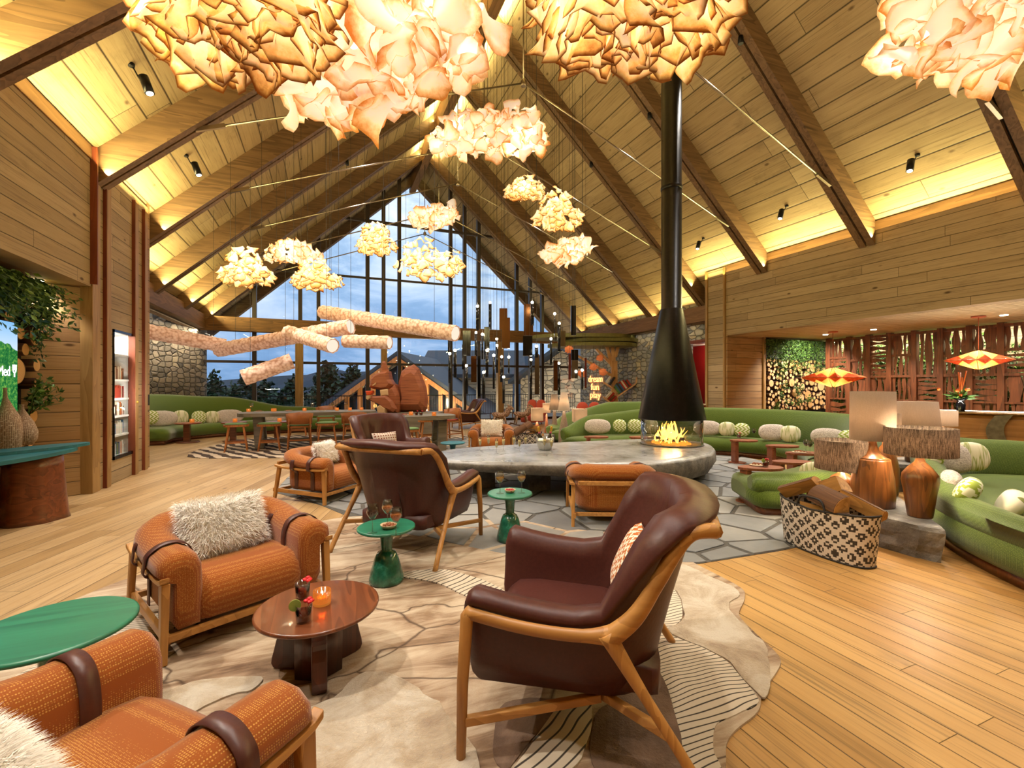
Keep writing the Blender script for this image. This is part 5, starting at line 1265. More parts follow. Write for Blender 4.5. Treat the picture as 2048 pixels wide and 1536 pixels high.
dup(DC, W(-5.6, 13.7), PI, 'dining chair facing us on the window side of the long table')
DR = dchair('tan bucket dining chair with red pad at the right end of the shorter table', 'pad_red'); DR.location = W(-1.75, 12.4); DR.rotation_euler = (0, 0, 2.0); DR.scale = (1.15, 1.15, 1.0)
# ---------------------------------------------------------------- squirrel sculpture
def ply():
    m, t = newmat('stacked_ply'); P = obco(t); z = t.dot(P, (0,0,1)); n = t.noise(P, 2.5, 3, .5)
    l = t.noise(t.xyz(t.m('MULTIPLY', t.dot(P, (1,0,0)), 1.2), 0., t.m('MULTIPLY', z, 26.)), 1., 3, .7)
    c = t.ramp(l, [(.3, '#5e2f1c'), (.42, '#8c4c30'), (.7, '#a8653f')]); finish(t, c, .6)
ply(); plain('ply_pale', '#d1ad84', .6); plain('acorn_orange', '#d3480c', .5)
SD = 13.5
sq = thing('squirrel_sculpture', 'large faceted wooden squirrel sculpture holding an orange cup before the window', 'sculpture', W((795-1024)/F*SD, SD), -YAW)
def facet(name, px, y0, y1, mat, ins=.90):
    P = [((680+x/5.12-795)/F*SD, CH-(700+y/5.12-HOR)/F*SD) for x, y in px]; n = len(P); cx = sum(p[0] for p in P)/n; cz = sum(p[1] for p in P)/n
    r = lambda y, k: [Vector((cx+(x-cx)*k, y, cz+(z-cz)*k)) for x, z in P]; ym = (y0+y1)/2
    return obj(name, MB().loft([r(y0, ins*.8), r(y0+(ym-y0)*.4, ins+.08), r(ym, 1), r(y1-(y1-ym)*.4, ins+.08), r(y1, ins*.8)], True, True, False), mat, sq)
facet('tail', [(560,648),(590,560),(568,400),(572,320),(600,215),(640,180),(730,140),(785,185),(830,300),(862,380),(878,500),(872,600),(845,648)], -.02, .75, 'stacked_ply', .80)
facet('torso', [(425,395),(520,380),(565,350),(612,450),(622,560),(600,648),(415,648),(405,590),(440,550),(420,470)], -.22, .55, 'stacked_ply')
facet('head', [(308,380),(322,295),(355,258),(395,236),(430,222),(500,215),(520,300),(556,352),(520,402),(440,412),(345,398)], -.24, .42, 'stacked_ply')
for pts, y in (([(388,250),(398,122),(426,205),(428,250)], .22), ([(425,250),(443,112),(472,118),(512,240)], -.1)): facet('ear', pts, y, y+.12, 'stacked_ply', .9)
facet('arm', [(300,490),(340,468),(420,468),(500,465),(565,520),(604,600),(570,630),(480,595),(410,545),(330,512)], -.34, -.1, 'stacked_ply')
facet('hind_leg', [(402,580),(440,548),(500,590),(500,648),(415,648)], -.36, -.05, 'ply_pale', .86)
facet('eye', [(355,362),(395,330),(392,352),(362,370)], -.27, -.2, 'ply_pale', .9)
facet('chest', [(432,408),(512,398),(518,462),(440,470)], -.26, -.18, 'ply_pale', .9)
facet('paw', [(300,462),(350,455),(352,490),(318,510),(300,495)], -.38, -.08, 'ply_pale', .85)
facet('cup', [(292,418),(362,415),(366,440),(345,462),(305,462)], -.36, -.06, 'acorn_orange', .9)
o = obj('plinth', MB().bx(-1.0, 1.25, -.15, .75, 0, .70), 'grey_oak', sq)
# ---------------------------------------------------------------- left sofa with cushions
S5 = sofa('sofa', 'long curved green sofa under the stone wall on the left',
     [(-5.3, 15.7), (-6.6, 15.5), (-7.9, 14.9), (-9.0, 14.1), (-9.65, 13.1), (-9.85, 12.0), (-9.6, 11.2)], .95, .42, lerp([(0, .62), (.25, .8), (.5, 1.16), (.75, 1.26), (1, 1.2)]), 'green_velvet')
for px, py, d, w, h, mt, lab in ((322, 837, 12.1, .72, .42, W_, 'oval cream wool cushion at the left end of the left sofa'), (361, 835, 12.6, .37, .40, S_, 'round cream striped cushion on the left sofa, left of the candle table'), (398, 835, 13.0, .36, .38, Z_, 'round green zigzag cushion on the left sofa'),
    (424, 835, 13.3, .37, .38, S_, 'round cream striped cushion right of the green zigzag one on the left sofa'), (458, 833, 13.6, .75, .42, W_, 'oval cream wool cushion near the dining table end'), (549, 834, 14.3, .7, .38, W_, 'oval cream wool cushion seen under the long dining table'), (300, 835, 11.5, .36, .36, Z_, 'green cushion beside the left timber post')):
    cush(px, py, d, w, h, mt, lab)
def roundtable(lab, px, d, z=.52):
    t = thing('side_table', lab, 'side table', W((px-1024)/F*d, d), 0, 'round-topped tables by the left sofa')
    obj('tabletop', MB().lathe([(.29, z-.03), (.3, z-.02), (.3, z), (.29, z+.004)], n=36), 'table_red', t); obj('leg', MB().bx(-.09, .05, -.07, .07, .01, z-.02), 'walnut', t, .006); obj('foot', MB().lathe([(.26, 0), (.27, .01), (.25, .03)], n=32), 'walnut', t); return t
roundtable('round red-topped table with candle in front of the left sofa', 376, 12.0); roundtable('round red-topped table behind the left stool', 468, 12.2); roundtable('pale pink-topped table behind the tan dining chair', 556, 12.4)
# ================================================================ small props
def liquid(name, c, rough=.05, em=None):
    m, t = newmat(name); a = t.n('ShaderNodeBsdfTransparent', Color=lin(c)); b = t.n('ShaderNodeBsdfPrincipled'); b.inputs['Base Color'].default_value = lin(c); b.inputs['Roughness'].default_value = rough
    mx = t.n('ShaderNodeMixShader'); mx.inputs[0].default_value = em or .55; t.put(mx.inputs[1], a.outputs[0]); t.put(mx.inputs[2], b.outputs[0]); t.n('ShaderNodeOutputMaterial', Surface=mx.outputs[0])
liquid('red_wine', '#3d0a10'); liquid('white_wine', '#e3b04c'); liquid('rose_wine', '#e08a4a'); liquid('cocktail', '#8f1512'); liquid('champagne', '#f0dc9c', .1, .85)
plain('petal_red', '#c2101c', .5); plain('lime', '#8fa24a', .5); plain('berry', '#a8161c', .4); plain('nut', '#8a4a22', .6); plain('plate', '#c2a884', .5)
def amber_glass():
    m, t = newmat('amber_glass'); a = t.n('ShaderNodeBsdfTransparent', Color=lin('#d97a2a')); e = t.n('ShaderNodeEmission', Color=lin('#ff9838'), Strength=.9); g = t.n('ShaderNodeBsdfGlossy', Roughness=.1)
    mx = t.n('ShaderNodeMixShader'); mx.inputs[0].default_value = .25; t.put(mx.inputs[1], a.outputs[0]); t.put(mx.inputs[2], g.outputs[0])
    m2 = t.n('ShaderNodeMixShader'); m2.inputs[0].default_value = .4; t.put(m2.inputs[1], mx.outputs[0]); t.put(m2.inputs[2], e.outputs[0]); t.n('ShaderNodeOutputMaterial', Surface=m2.outputs[0])
amber_glass(); emis('candle_flame', '#ffd890', 18.); plain('wax', '#f3e2c0', .5)
def wineglass(lab, p, liq, h=.19, fill=.35, grp=None, s=1.):
    t = thing('wine_glass', lab, 'glass', p, 0, grp); r = .036*s; b = h*.46
    obj('bowl', MB().lathe([(.032*s, .001), (.030*s, .003), (.004, .006), (.0035, b), (.018*s, b+.012), (r, b+.045), (r*1.04, b+.06), (r*.78, h), (r*.76, h), (r*1.0, b+.06), (r*.96, b+.046), (.016*s, b+.014), (.0001, b+.01)], n=20, caps=False), 'clear_glass', t)
    zf = b+.014+(h-b)*fill; obj('drink', MB().lathe([(.0005, b+.0135), (.015*s, b+.0165), (r*.94, b+.046), (r*.96, zf), (.0005, zf)], n=18, caps=False), liq, t); return t
def flute(lab, p, grp):
    t = thing('champagne_flute', lab, 'glass', p, 0, grp); h = .22
    obj('bowl', MB().lathe([(.028, .001), (.003, .006), (.003, .07), (.016, .10), (.023, .14), (.019, h), (.018, h), (.0215, .14), (.015, .102), (.0001, .08)], n=14, caps=False), 'clear_glass', t)
    obj('drink', MB().lathe([(.0004, .083), (.0145, .103), (.021, .14), (.0205, .18), (.0004, .18)], n=14, caps=False), 'champagne', t); return t
def tumbler(lab, p, flower=True, lime=False):
    t = thing('cocktail_glass', lab, 'glass', p); h = .085; r = .038
    obj('glass', MB().lathe([(r*.86, .001), (r*.9, .006), (r, h), (r*.94, h), (r*.86, .012), (.0005, .011)], n=28, caps=False), 'clear_glass', t)
    obj('drink', MB().lathe([(.0005, .0125), (r*.84, .013), (r*.9, .056), (.0005, .056)], n=24, caps=False), 'cocktail', t)
    if flower:
        mb = MB()
        for k in range(5):
            a = 2*PI*k/5; mb.ball((r*.6+.014*math.cos(a), .014*math.sin(a), h+.012+.006*(k % 2)), (.013, .013, .008), 8, 6)
        mb.tube([(r*.6, 0, .03), (r*.6, 0, h+.01)], .0025, 6); obj('red_flower', mb, 'petal_red', t)
    if lime: obj('lime_slice', MB().tube([(-r*1.0, -.003, h), (-r*1.0, .003, h)], .028, 20), 'lime', t)
    return t
def candle(lab, p, s=1., grp='amber glass candle holders', pw=1.5):
    t = thing('candle_holder', lab, 'candle', p, 0, grp); n = 48; mb = MB(); r = .044*s; h = .075*s
    rr = lambda k, q: q*(1+.025*(1 if k % 2 else -1))
    ring = lambda q, z: [Vector((rr(k, q)*math.cos(2*PI*k/n), rr(k, q)*math.sin(2*PI*k/n), z)) for k in range(n)]
    mb.loft([ring(r*.95, .001), ring(r, .01), ring(r, h), ring(r*.9, h), ring(r*.9, .012), ring(.001, .012)], True, False); obj('holder', mb, 'amber_glass', t)
    obj('wax', MB().lathe([(r*.8, .013), (r*.8, h*.5), (.001, h*.5)], n=20), 'wax', t); obj('flame', MB().ball((0, 0, h*.72), (.006*s, .006*s, .016*s), 8, 8), 'candle_flame', t)
    if pw: point('candle_light', (0, 0, h*.8), pw, (1., .6, .25), .012, t)
    return t
def dish(lab, p, r=.06, kind='berry', n=14, flat_=False):
    t = thing('snack_dish', lab, 'dish', p); h = .008 if flat_ else .03
    obj('plate', MB().lathe([(r*.55, .001), (r*.7, .004), (r, h), (r*.96, h+.002), (r*.6, .007), (.001, .007)], n=28, caps=False), 'plate', t)
    rs = random.Random(len(lab)); mb = MB()
    for i in range(n):
        a = i*2.4; q = r*.72*math.sqrt((i+.5)/n); mb.ball((q*math.cos(a), q*math.sin(a), .016+.012*(1-q/r)+rs.uniform(0, .006)), (rs.uniform(.009, .014),)*2+(.009,), 8, 6)
    obj('snack', mb, kind, t); return t
def on(px, py, z): return at(px, py, z)
# coffee table
zt = .334+RZ
tumbler('red cocktail with flower standing at the back of the coffee table', on(605, 1196, zt), True); tumbler('red cocktail with lime wheel and flower at the front of the coffee table', on(607, 1243, zt), True, True)
candle('ribbed amber candle glass glowing on the walnut coffee table', on(644, 1208, zt), 1.0, None, 3.)
# first green table
zt = .421+RZ
wineglass('red wine glass at the left of the front green table', on(745, 1066, zt), 'red_wine', .205, .45, None, 1.1); wineglass('white wine glass at the back of the front green table', on(775, 1053, zt), 'rose_wine', .20, .45, None, 1.1); wineglass('wine glass nearest us on the front green table', on(792, 1072, zt), 'rose_wine', .20, .45, None, 1.1)
dish('snack dish of berries and nuts on the front green table', on(775, 1058, zt)+Vector((.01, .015, 0)), .062, 'nut', 14)
zt = .421*1.09+RZ
wineglass('left white wine glass on the second green table', on(1000, 987, zt), 'white_wine', .21, .4, None, 1.1); wineglass('right white wine glass on the second green table', on(1043, 986, zt), 'white_wine', .21, .4, None, 1.1); dish('bowl of red berries on the second green table', on(1020, 985, zt), .055, 'berry', 16)
# hearth slab: flutes and ice bucket
for px, py in ((960, 902), (977, 898), (993, 907), (1007, 902), (1028, 898), (1039, 904), (1051, 898), (1089, 902), (1103, 905)):
    flute('champagne flute in the row of flutes standing on the hearth slab', on(px, py, .502), 'champagne flutes on the hearth slab')
bk = thing('ice_bucket', 'silver ice bucket holding two bottles on the hearth slab', 'bucket', on(1090, 899, .502)); plain('silver', '#c8c8c4', .28, 30., .1, .3, Metallic=.9)
obj('bowl', MB().lathe([(.085, 0), (.10, .01), (.13, .10), (.138, .19), (.132, .19), (.12, .10), (.09, .02), (.001, .015)], n=32, caps=False), 'silver', bk)
obj('ice', MB().lathe([(.125, .15), (.1, .165), (.001, .17)], n=16, caps=False), 'plate', bk)
plain('bottle_dark', '#14110f', .15); plain('foil_gold', '#c99a35', .35, Metallic=.7); plain('foil_pink', '#b0455c', .4)
for sx, lab in ((-1, 'left champagne bottle with gold foil in the ice bucket'), (1, 'right champagne bottle with gold foil in the ice bucket')):
    b = thing('champagne_bottle', lab, 'bottle', on(1090, 899, .502)+Vector((sx*.05, 0, .03))); b.rotation_euler = (0, sx*.18, -YAW)
    obj('glass', MB().lathe([(.04, 0), (.042, .12), (.036, .17), (.018, .21), (.016, .24)], n=20), 'bottle_dark', b); obj('neck_label', MB().lathe([(.018, .225), (.0185, .25)], n=18), 'foil_pink', b); obj('gold_foil', MB().lathe([(.0185, .25), (.018, .32), (.015, .335)], n=18), 'foil_gold', b)
# side tables on the right
def onct(px, py, z): return at(px, py, z)
tumbler('red drink on the farthest small wooden side table', on(1478, 876, .456)); wineglass('wine glass beside the red drink on the farthest side table', on(1508, 877, .456), 'red_wine', .2, .4)
wineglass('left dark wine glass on the side table before the sofa', on(1612, 905, .456), 'red_wine', .2, .4); wineglass('right dark wine glass on the side table before the sofa', on(1620, 907, .456), 'red_wine', .2, .4); dish('snack plate on the side table with two wine glasses', on(1598, 905, .456), .10, 'nut', 12, True)
tumbler('red cocktail with lime wheel on the nearest wooden side table', on(1531, 934, .461), True, True); dish('snack plate on the nearest wooden side table', on(1514, 931, .461), .09, 'nut', 12, True)
# dining tables
for px, d, k in ((497, 12.0, 'c'), (503, 12.1, 'w'), (518, 12.1, 'd'), (546, 12.1, 'c'), (549, 12.3, 'c'), (577, 12.3, 'd'), (609, 12.2, 'c'), (625, 12.3, 'x'), (643, 12.4, 'd'), (665, 12.6, 'w'), (674, 12.5, 'c'), (692, 12.7, 'w'), (700, 12.6, 'c'), (723, 12.7, 'c')):
    d = 11.15+(px-480)*.0032; p = W((px-1024)/F*d, d, .852)
    if k == 'c': candle('small amber candle on the long dining table', p, 1., 'candles on the long dining table', .5)
    elif k == 'd': dish('small snack plate on the long dining table', p, .11, 'nut', 8, True)['group'] = 'plates on the long dining table'
    else: wineglass('wine glass standing on the long dining table', p, 'red_wine' if k == 'x' else 'white_wine', .22, .3, 'glasses on the long dining table', 1.2)
for px, k in ((808, 'd'), (822, 'c'), (833, 't'), (842, 't'), (868, 'c')):
    d = 10.45-(px-800)*.004; p = W((px-1024)/F*d, d, .822)
    if k == 'c': candle('small amber candle on the shorter dining table', p, 1.1, 'candles on the shorter dining table', .5)
    elif k == 'd': dish('plate of red snacks on the shorter dining table', p, .1, 'berry', 9, True)
    else: tumbler('red cocktail with flower on the shorter dining table, '+('left one' if px < 838 else 'right one'), p)
for px, d, lab in ((384, 12.0, 'candle on the round table in front of the left sofa'), (470, 12.2, 'candle on the table behind the left stool'), (559, 12.4, 'candle on the pale table behind the tan dining chair')): candle(lab, W((px-1024)/F*d, d, .525), 1.2, None, .5)
# ================================================================ left niche: screen, log wall, plants, console
def logmat():
    m, t = newmat('log_end'); P = obco(t); s = t.n('ShaderNodeSeparateXYZ', Vector=P); x, z = s.outputs[0], s.outputs[2]
    r = t.m('SQRT', t.m('ADD', t.m('MULTIPLY', x, x), t.m('MULTIPLY', z, z))); n = t.noise(P, 2.5, 4, .6)
    ring = t.m('FRACT', t.m('ADD', t.m('MULTIPLY', r, 7.), t.m('MULTIPLY', n, 1.3)))
    rnd = t.n('ShaderNodeObjectInfo').outputs['Random']
    c = t.mix(t.m('MULTIPLY', ring, .4), t.mix(rnd, lin('#c99a5e'), lin('#d8b483')), lin('#9c6a38')); c = t.mix(t.step(r, .88, .94), c, lin('#4a2c17'))
    finish(t, c, .8)
logmat()
def unitlog():
    mb = MB(); rs = random.Random(2); n = 20
    ring = lambda y, k: [Vector((k*(1+.05*math.sin(3*a+1)+.03*math.sin(5*a))*math.cos(a), y, k*(1+.05*math.sin(3*a+1)+.03*math.sin(5*a))*math.sin(a))) for a in [2*PI*j/n for j in range(n)]]
    return mb.loft([ring(-.5, .97), ring(-.47, 1), ring(.5, 1)], True, True, True).mesh('log')
LOGME = unitlog(); fixn(LOGME); LOGME.materials.append(MATS['log_end'])
def logwall(us, vs, n, seed, place_, rmin, rmax, lab, grp, depth=.2):
    rs = random.Random(seed); done = []; tries = 0
    while len(done) < n and tries < 9000:
        tries += 1; r = rmin+(rmax-rmin)*rs.random()**1.5*(1-tries/12000); u = rs.uniform(us[0]+r, us[1]-r); v = rs.uniform(vs[0]+r, vs[1]-r)
        if all((u-a)**2+(v-b)**2 > (r+c)**2*.985 for a, b, c in done): done.append((u, v, r))
    for u, v, r in done:
        o = bpy.data.objects.new('wall_log', LOGME); COL.objects.link(o); place_(o, u, v, rs.uniform(0, .05)); o.scale = (r, depth, r); tag(o, lab, 'log', grp)
def leafmat(name, a, b, c):
    m, t = newmat(name); r = t.n('ShaderNodeNewGeometry').outputs['Random Per Island']; cc = t.ramp(r, [(.0, a), (.5, b), (1., c)])
    bs = finish(t, cc, .55); bs.inputs['Subsurface Weight'].default_value = 0
leafmat('leaf_green', '#24400f', '#3a5c18', '#64822f'); leafmat('leaf_dark', '#142a0c', '#24451a', '#3d5f2a')
def leaf(mb, p, d, s, rs, w=.45):
    d = d.normalized(); a = d.cross(Vector((rs.gauss(0,1), rs.gauss(0,1), rs.gauss(0,1)))).normalized(); b = a.cross(d)
    mb.add([p, p+d*s*.5+a*s*w*.5+b*s*.08, p+d*s, p+d*s*.5-a*s*w*.5+b*s*.08], [(0, 1, 2), (0, 2, 3)])
def vines(name, lab, anchors, ln, per, s, seed, out, mat='leaf_green', cat='plants'):
    rs = random.Random(seed); mb = MB()
    for p in anchors:
        L = ln*rs.uniform(.35, 1.1); o = out*rs.uniform(.2, 1.)
        for k in range(per):
            f = rs.random(); q = p+Vector((rs.gauss(0, .05), rs.gauss(0, .05), 0))+o*math.sin(min(1, f*1.6)*PI/2)*.9+Vector((0, 0, -L*f*f-.02))
            leaf(mb, q, Vector((rs.gauss(0, .6), rs.gauss(0, .6), -.5))+o*1.2, s*rs.uniform(.6, 1.3), rs)
    o = obj(name, mb, mat, fix=False); return tag(o, lab, cat, None, 'stuff')
logwall((3.5, 7.81), (.02, 2.85), 150, 5, lambda o, u, v, e: (setattr(o, 'location', (-3.53+e, u, v)), setattr(o, 'rotation_euler', (0, 0, PI/2))), .07, .17, 'round sawn log end in the wall behind the left screen', 'sawn logs in the left niche wall', .16)
rs = random.Random(8)
vines('hanging_plant', 'mass of ferns and ivy spilling over the left screen', [Vector((-3.42, rs.uniform(5.4, 7.75), 2.82)) for _ in range(80)], .75, 42, .085, 3, Vector((.38, .0, 0)))
vines('hanging_plant', 'ivy trail hanging down beside the left screen edge', [Vector((-3.42, rs.uniform(7.5, 7.72), 2.5)) for _ in range(9)], .75, 40, .07, 4, Vector((.12, .02, 0)), 'leaf_dark')
mb = MB(); rs = random.Random(9)
for k in range(14):
    p = Vector((-3.42, 7.5+rs.uniform(-.06, .08), 1.12)); e = p+Vector((rs.uniform(.05, .35), rs.uniform(-.15, .3), rs.uniform(.1, .55)))
    mb.tube([p, p.lerp(e, .5)+Vector((0, 0, .06)), e], .004, 5)
    for j in range(12): leaf(mb, p.lerp(e, .3+.7*rs.random())+Vector((0, 0, .04)), Vector((rs.gauss(0, .6), rs.gauss(0, .6), rs.gauss(.3, .5))), .085, rs)
tag(obj('leafy_sprig', mb, 'leaf_green', fix=False), 'bright leafy sprig growing out beside the lower part of the left screen', 'plant')
ys1 = YatX(38.5, -3.38)
tv = thing('wall_screen', 'bright flat screen showing a green valley at the left edge of the photo', 'screen', (-3.40, ys1-.9, 1.7))
obj('housing', MB().bx(-.06, .0, -.91, .91, -.53, .55), 'rod_black', tv)
m, t = newmat('screen_picture'); P = obco(t); z = t.dot(P, (0,0,1)); y = t.dot(P, (0,1,0)); n = t.noise(P, 3., 5, .6); hill = t.m('ADD', t.m('MULTIPLY', t.noise(t.xyz(y, 0., 0.), 2.4, 3, .5), .5), -.02)
sky = t.ramp(t.m('ADD', t.m('MULTIPLY', z, 1.), .3), [(.3, '#eef6fb'), (.85, '#7db9ea')]); tr = t.noise(P, 26., 4, .7)
gr = t.ramp(t.m('ADD', t.m('MULTIPLY', tr, .8), t.m('MULTIPLY', n, .3)), [(.35, '#0d3a24'), (.55, '#2c7a3a'), (.75, '#8fc552')])
c = t.mix(t.step(t.m('SUBTRACT', z, hill), .005, -.005), sky, gr); e = t.n('ShaderNodeEmission', Color=c, Strength=1.05); t.n('ShaderNodeOutputMaterial', Surface=e.outputs[0])
obj('picture', MB().bx(0, .004, -.9, .9, -.52, .54), 'screen_picture', tv)
emis('screen_white', '#ffffff', 1.6)
def text(name, s, size, M, mat, parent=None, ext=.004, fix_align='CENTER'):
    cu = bpy.data.curves.new(name, 'FONT'); cu.body = s; cu.size = size; cu.extrude = ext; cu.align_x = fix_align; cu.resolution_u = 3
    o = bpy.data.objects.new(name, cu); COL.objects.link(o); dg = bpy.context.evaluated_depsgraph_get(); me = bpy.data.meshes.new_from_object(o.evaluated_get(dg)); bpy.data.objects.remove(o)
    o = bpy.data.objects.new(name, me); COL.objects.link(o); me.materials.clear(); me.materials.append(MATS[mat]); o.parent = parent; o.matrix_local = M; return o
MY = Matrix(((0, 0, 1, 0), (1, 0, 0, 0), (0, 1, 0, 0), (0, 0, 0, 1)))   # lettering on a +X face
text('lettering', 'Med', .17, Matrix.Translation((.006, .655, -.09)) @ MY @ Matrix.Diagonal((.72, 1, 1, 1)), 'screen_white', tv, .002)
pf = MB()
for dx in (-.028, 0, .028): pf.tube([(.008, .835+dx, -.02), (.008, .835+dx, .045)], .006, 6)
pf.tube(bez([(.008, .807, .03), (.008, .812, -.03), (.008, .835, -.05), (.008, .858, -.03), (.008, .863, .03)], 4), .006, 6); pf.tube([(.008, .835, -.05), (.008, .835, -.10)], .006, 6)
obj('trident_mark', pf, 'screen_white', tv)
# console on a stump with woven vases
cn = thing('console_table', 'teal topped console on a thick tree stump at the left edge', 'console', (-3.02, 6.72, 0))
mb = MB(); rings = []
for z, r in ((0, .30), (.05, .285), (.3, .265), (.6, .245), (.72, .24)): rings.append([Vector((r*(1+.05*math.sin(3*a)+.025*math.sin(7*a+1))*math.cos(a), r*(1+.05*math.sin(3*a)+.025*math.sin(7*a+1))*math.sin(a), z)) for a in [2*PI*k/40 for k in range(40)]])
obj('stump', mb.loft(rings), 'walnut', cn)
def slab(cx, cy, a, b, rot, z0, z1): return MB().prism([(cx+a*math.cos(q)*math.cos(rot)-b*math.sin(q)*math.sin(rot), cy+a*math.cos(q)*math.sin(rot)+b*math.sin(q)*math.cos(rot)) for q in [2*PI*k/48 for k in range(48)]], z0, z1)
obj('lower_top', slab(-.05, -.25, .82, .26, 1.35, .715, .755), 'teal_stain', cn, .006); obj('upper_top', slab(-.12, .12, .62, .20, .9, .757, .79), 'teal_stain', cn, .006)
m, t = newmat('woven_vase'); P = obco(t); s = t.n('ShaderNodeSeparateXYZ', Vector=P); an = t.m('ARCTAN2', s.outputs[1], s.outputs[0]); st = t.m('FRACT', t.m('MULTIPLY', an, 8.)); n = t.noise(t.xyz(t.m('MULTIPLY', an, 6.), 0., t.m('MULTIPLY', s.outputs[2], 60.)), 1., 3, .6)
c = t.mix(st, lin('#5e4334'), lin('#b89a80')); c = t.mix(t.step(n, .5, .65), c, lin('#c9b39c')); finish(t, c, .8, t.bump(st, .6, .01))
for nm, lab, px, pz, pr in (('vase', 'tall woven bottle vase on the teal console', 8, .758, [(.11, 0), (.12, .02), (.125, .25), (.11, .34), (.06, .45), (.025, .54), (.02, .62), (.024, .64)]), ('vase', 'shorter round woven vase right of the tall one on the console', 43, .793, [(.085, 0), (.115, .06), (.12, .14), (.09, .24), (.045, .33), (.02, .38), (.018, .42), (.022, .43)])):
    d = 5.2 if px < 20 else 5.4; p = W((px-1024)/F*d, d, pz); tag(obj(nm, MB().lathe([(a*1.18, b*1.12) for a, b in pr], n=40), 'woven_vase', loc=p), lab, 'vase')
# lit book cabinet in the left wall
cb = thing('book_cabinet', 'tall glass-fronted book cabinet lit white inside the left timber wall', 'cabinet', (XL, (CY0+CY1)/2, 0)); hy = (CY1-CY0)/2-.002
plain('cabinet_white', '#e9e6e0', .5); plain('brass', '#c9a24e', .3, Metallic=1.)
obj('carcass', MB().bx(-.41, -.40, -hy, hy, CZ0+.002, CZ1-.002).bx(-.40, -.02, -hy, -hy+.012, CZ0+.002, CZ1-.002).bx(-.40, -.02, hy-.012, hy, CZ0+.002, CZ1-.002).bx(-.40, -.02, -hy, hy, CZ0+.002, CZ0+.03).bx(-.40, -.02, -hy, hy, CZ1-.03, CZ1-.002), 'cabinet_white', cb)
d_ = obj('door_frame', MB().bx(-.02, .02, -hy, -hy+.03, CZ0, CZ1).bx(-.02, .02, hy-.05, hy, CZ0, CZ1).bx(-.02, .02, -hy, hy, CZ1-.04, CZ1).bx(-.02, .02, -hy, hy, CZ0, CZ0+.05), 'rod_black', cb)
obj('door_pane', MB().bx(-.004, .004, -hy+.03, hy-.05, CZ0+.05, CZ1-.04), 'pane_glass', d_); obj('knob', MB().ball((.05, hy+.02, 1.22), .024, 12, 8).tube([(.0, hy+.02, 1.22), (.045, hy+.02, 1.22)], .01, 8), 'brass', d_)
SHZ = [.72, 1.02, 1.30, 1.60, 2.0]
for z in SHZ: obj('shelf', MB().bx(-.39, -.04, -hy+.012, hy-.012, z-.03, z), 'cabinet_white', cb)
area('cabinet_light', (XL-.2, (CY0+CY1)/2, CZ1-.04), (.25, 0, -1), .2, hy*1.6, 32, WHITE); area('cabinet_light', (XL-.05, CY0+.03, 1.3), (-.5, 1, 0), .02, 1.7, 24, WHITE)
BC = {'red': '#9c2a1c', 'cream': '#d8ccb4', 'blue': '#2f5a86', 'orange': '#c8702c', 'brown': '#6b4022', 'green': '#4f7a4a', 'white': '#e4e2dc', 'dark': '#2b2a2c'}
for k, v in BC.items(): plain('book_'+k, v, .6)
rs = random.Random(12)
def books(z, y0, y1, x, kind, lab, grp, names, hmin=.14, hmax=.22):
    y = y0
    while y < y1-.03:
        w = rs.uniform(.022, .045); h = rs.uniform(hmin, hmax); c = rs.choice(names); o = obj('book', MB().bx(-.13, 0, 0, w-.003, 0, h), 'book_'+c, loc=(x, y, z+.0005)); tag(o, lab % c, 'book', grp % c); y += w
cy = (CY0+CY1)/2
for z, nm, names in ((CZ0+.03, 'bottom', ['green', 'white', 'orange', 'white', 'blue']), (.72, 'second lowest', ['cream', 'blue', 'white', 'white', 'cream']), (1.02, 'middle', ['cream', 'brown', 'dark', 'white', 'orange']), (1.30, 'upper', ['red', 'red', 'cream', 'brown', 'red']), (1.60, 'top', ['orange', 'brown', 'cream', 'orange'])):
    books(z, CY0+.05, CY1-.07, XL-.10, '', '%s book on the '+nm+' shelf of the lit wall cabinet', '%s books on the '+nm+' shelf of the lit cabinet', names)
# recessed lights in the niche and alcove ceilings
for i, (px, py) in enumerate(((66, 559), (79, 560))):
    p = at(px, py, 2.868); tag(obj('downlight', MB().tube([(0,0,0), (0,0,-.012)], .045, 16), 'lens_glow', loc=p), ['left', 'right'][i]+' one of two small round downlights over the left plants', 'downlight'); spot('niche_spot', p+Vector((.05, 0, -.05)), p+Vector((-.3, 0, -2.5)), 60, WHITE, 110, .7, .05)
for lab, px, py in (('leftmost small downlight in the alcove ceiling', 1651, 669), ('middle small downlight in the alcove ceiling', 1747, 659), ('rightmost small downlight in the alcove ceiling', 2008, 630)):
    p = at(px, py, 2.888); tag(obj('downlight', MB().tube([(0,0,0), (0,0,-.012)], .06, 16), 'lens_glow', loc=p), lab, 'downlight'); spot('alcove_spot', p+Vector((0, 0, -.05)), p+(Vector((.5, 1.3, -2)) if px < 1700 else Vector((0, 0, -3))), 460 if px < 1700 else 300, WARM, 125, .7, .06)
# ================================================================ alcove: logs, plants, slatted screen
logwall((11.78, 14.4), (.75, 2.3), 270, 7, lambda o, u, v, e: (setattr(o, 'location', (u, 9.46-e, v)), setattr(o, 'rotation_euler', (0, 0, 0))), .042, .20, 'pale sawn log end in the alcove log wall under the hanging plants', 'sawn logs in the alcove wall', .18)
rs = random.Random(21)
vines('hanging_plant', 'curtain of green trailing plants hanging over the alcove log wall', [Vector((rs.uniform(11.75, 14.4), 9.3, 2.86)) for _ in range(85)], 1.2, 70, .062, 6, Vector((0, -.14, 0)))
mb = MB()
for k in range(16):
    p = Vector((rs.uniform(11.9, 13.6), 9.3, rs.uniform(.7, 1.5)))
    for j in range(26): leaf(mb, p+Vector((rs.gauss(0, .05), rs.gauss(-.05, .03), rs.gauss(0, .05))), Vector((rs.gauss(0, .6), -.6, rs.gauss(.2, .6))), .08, rs)
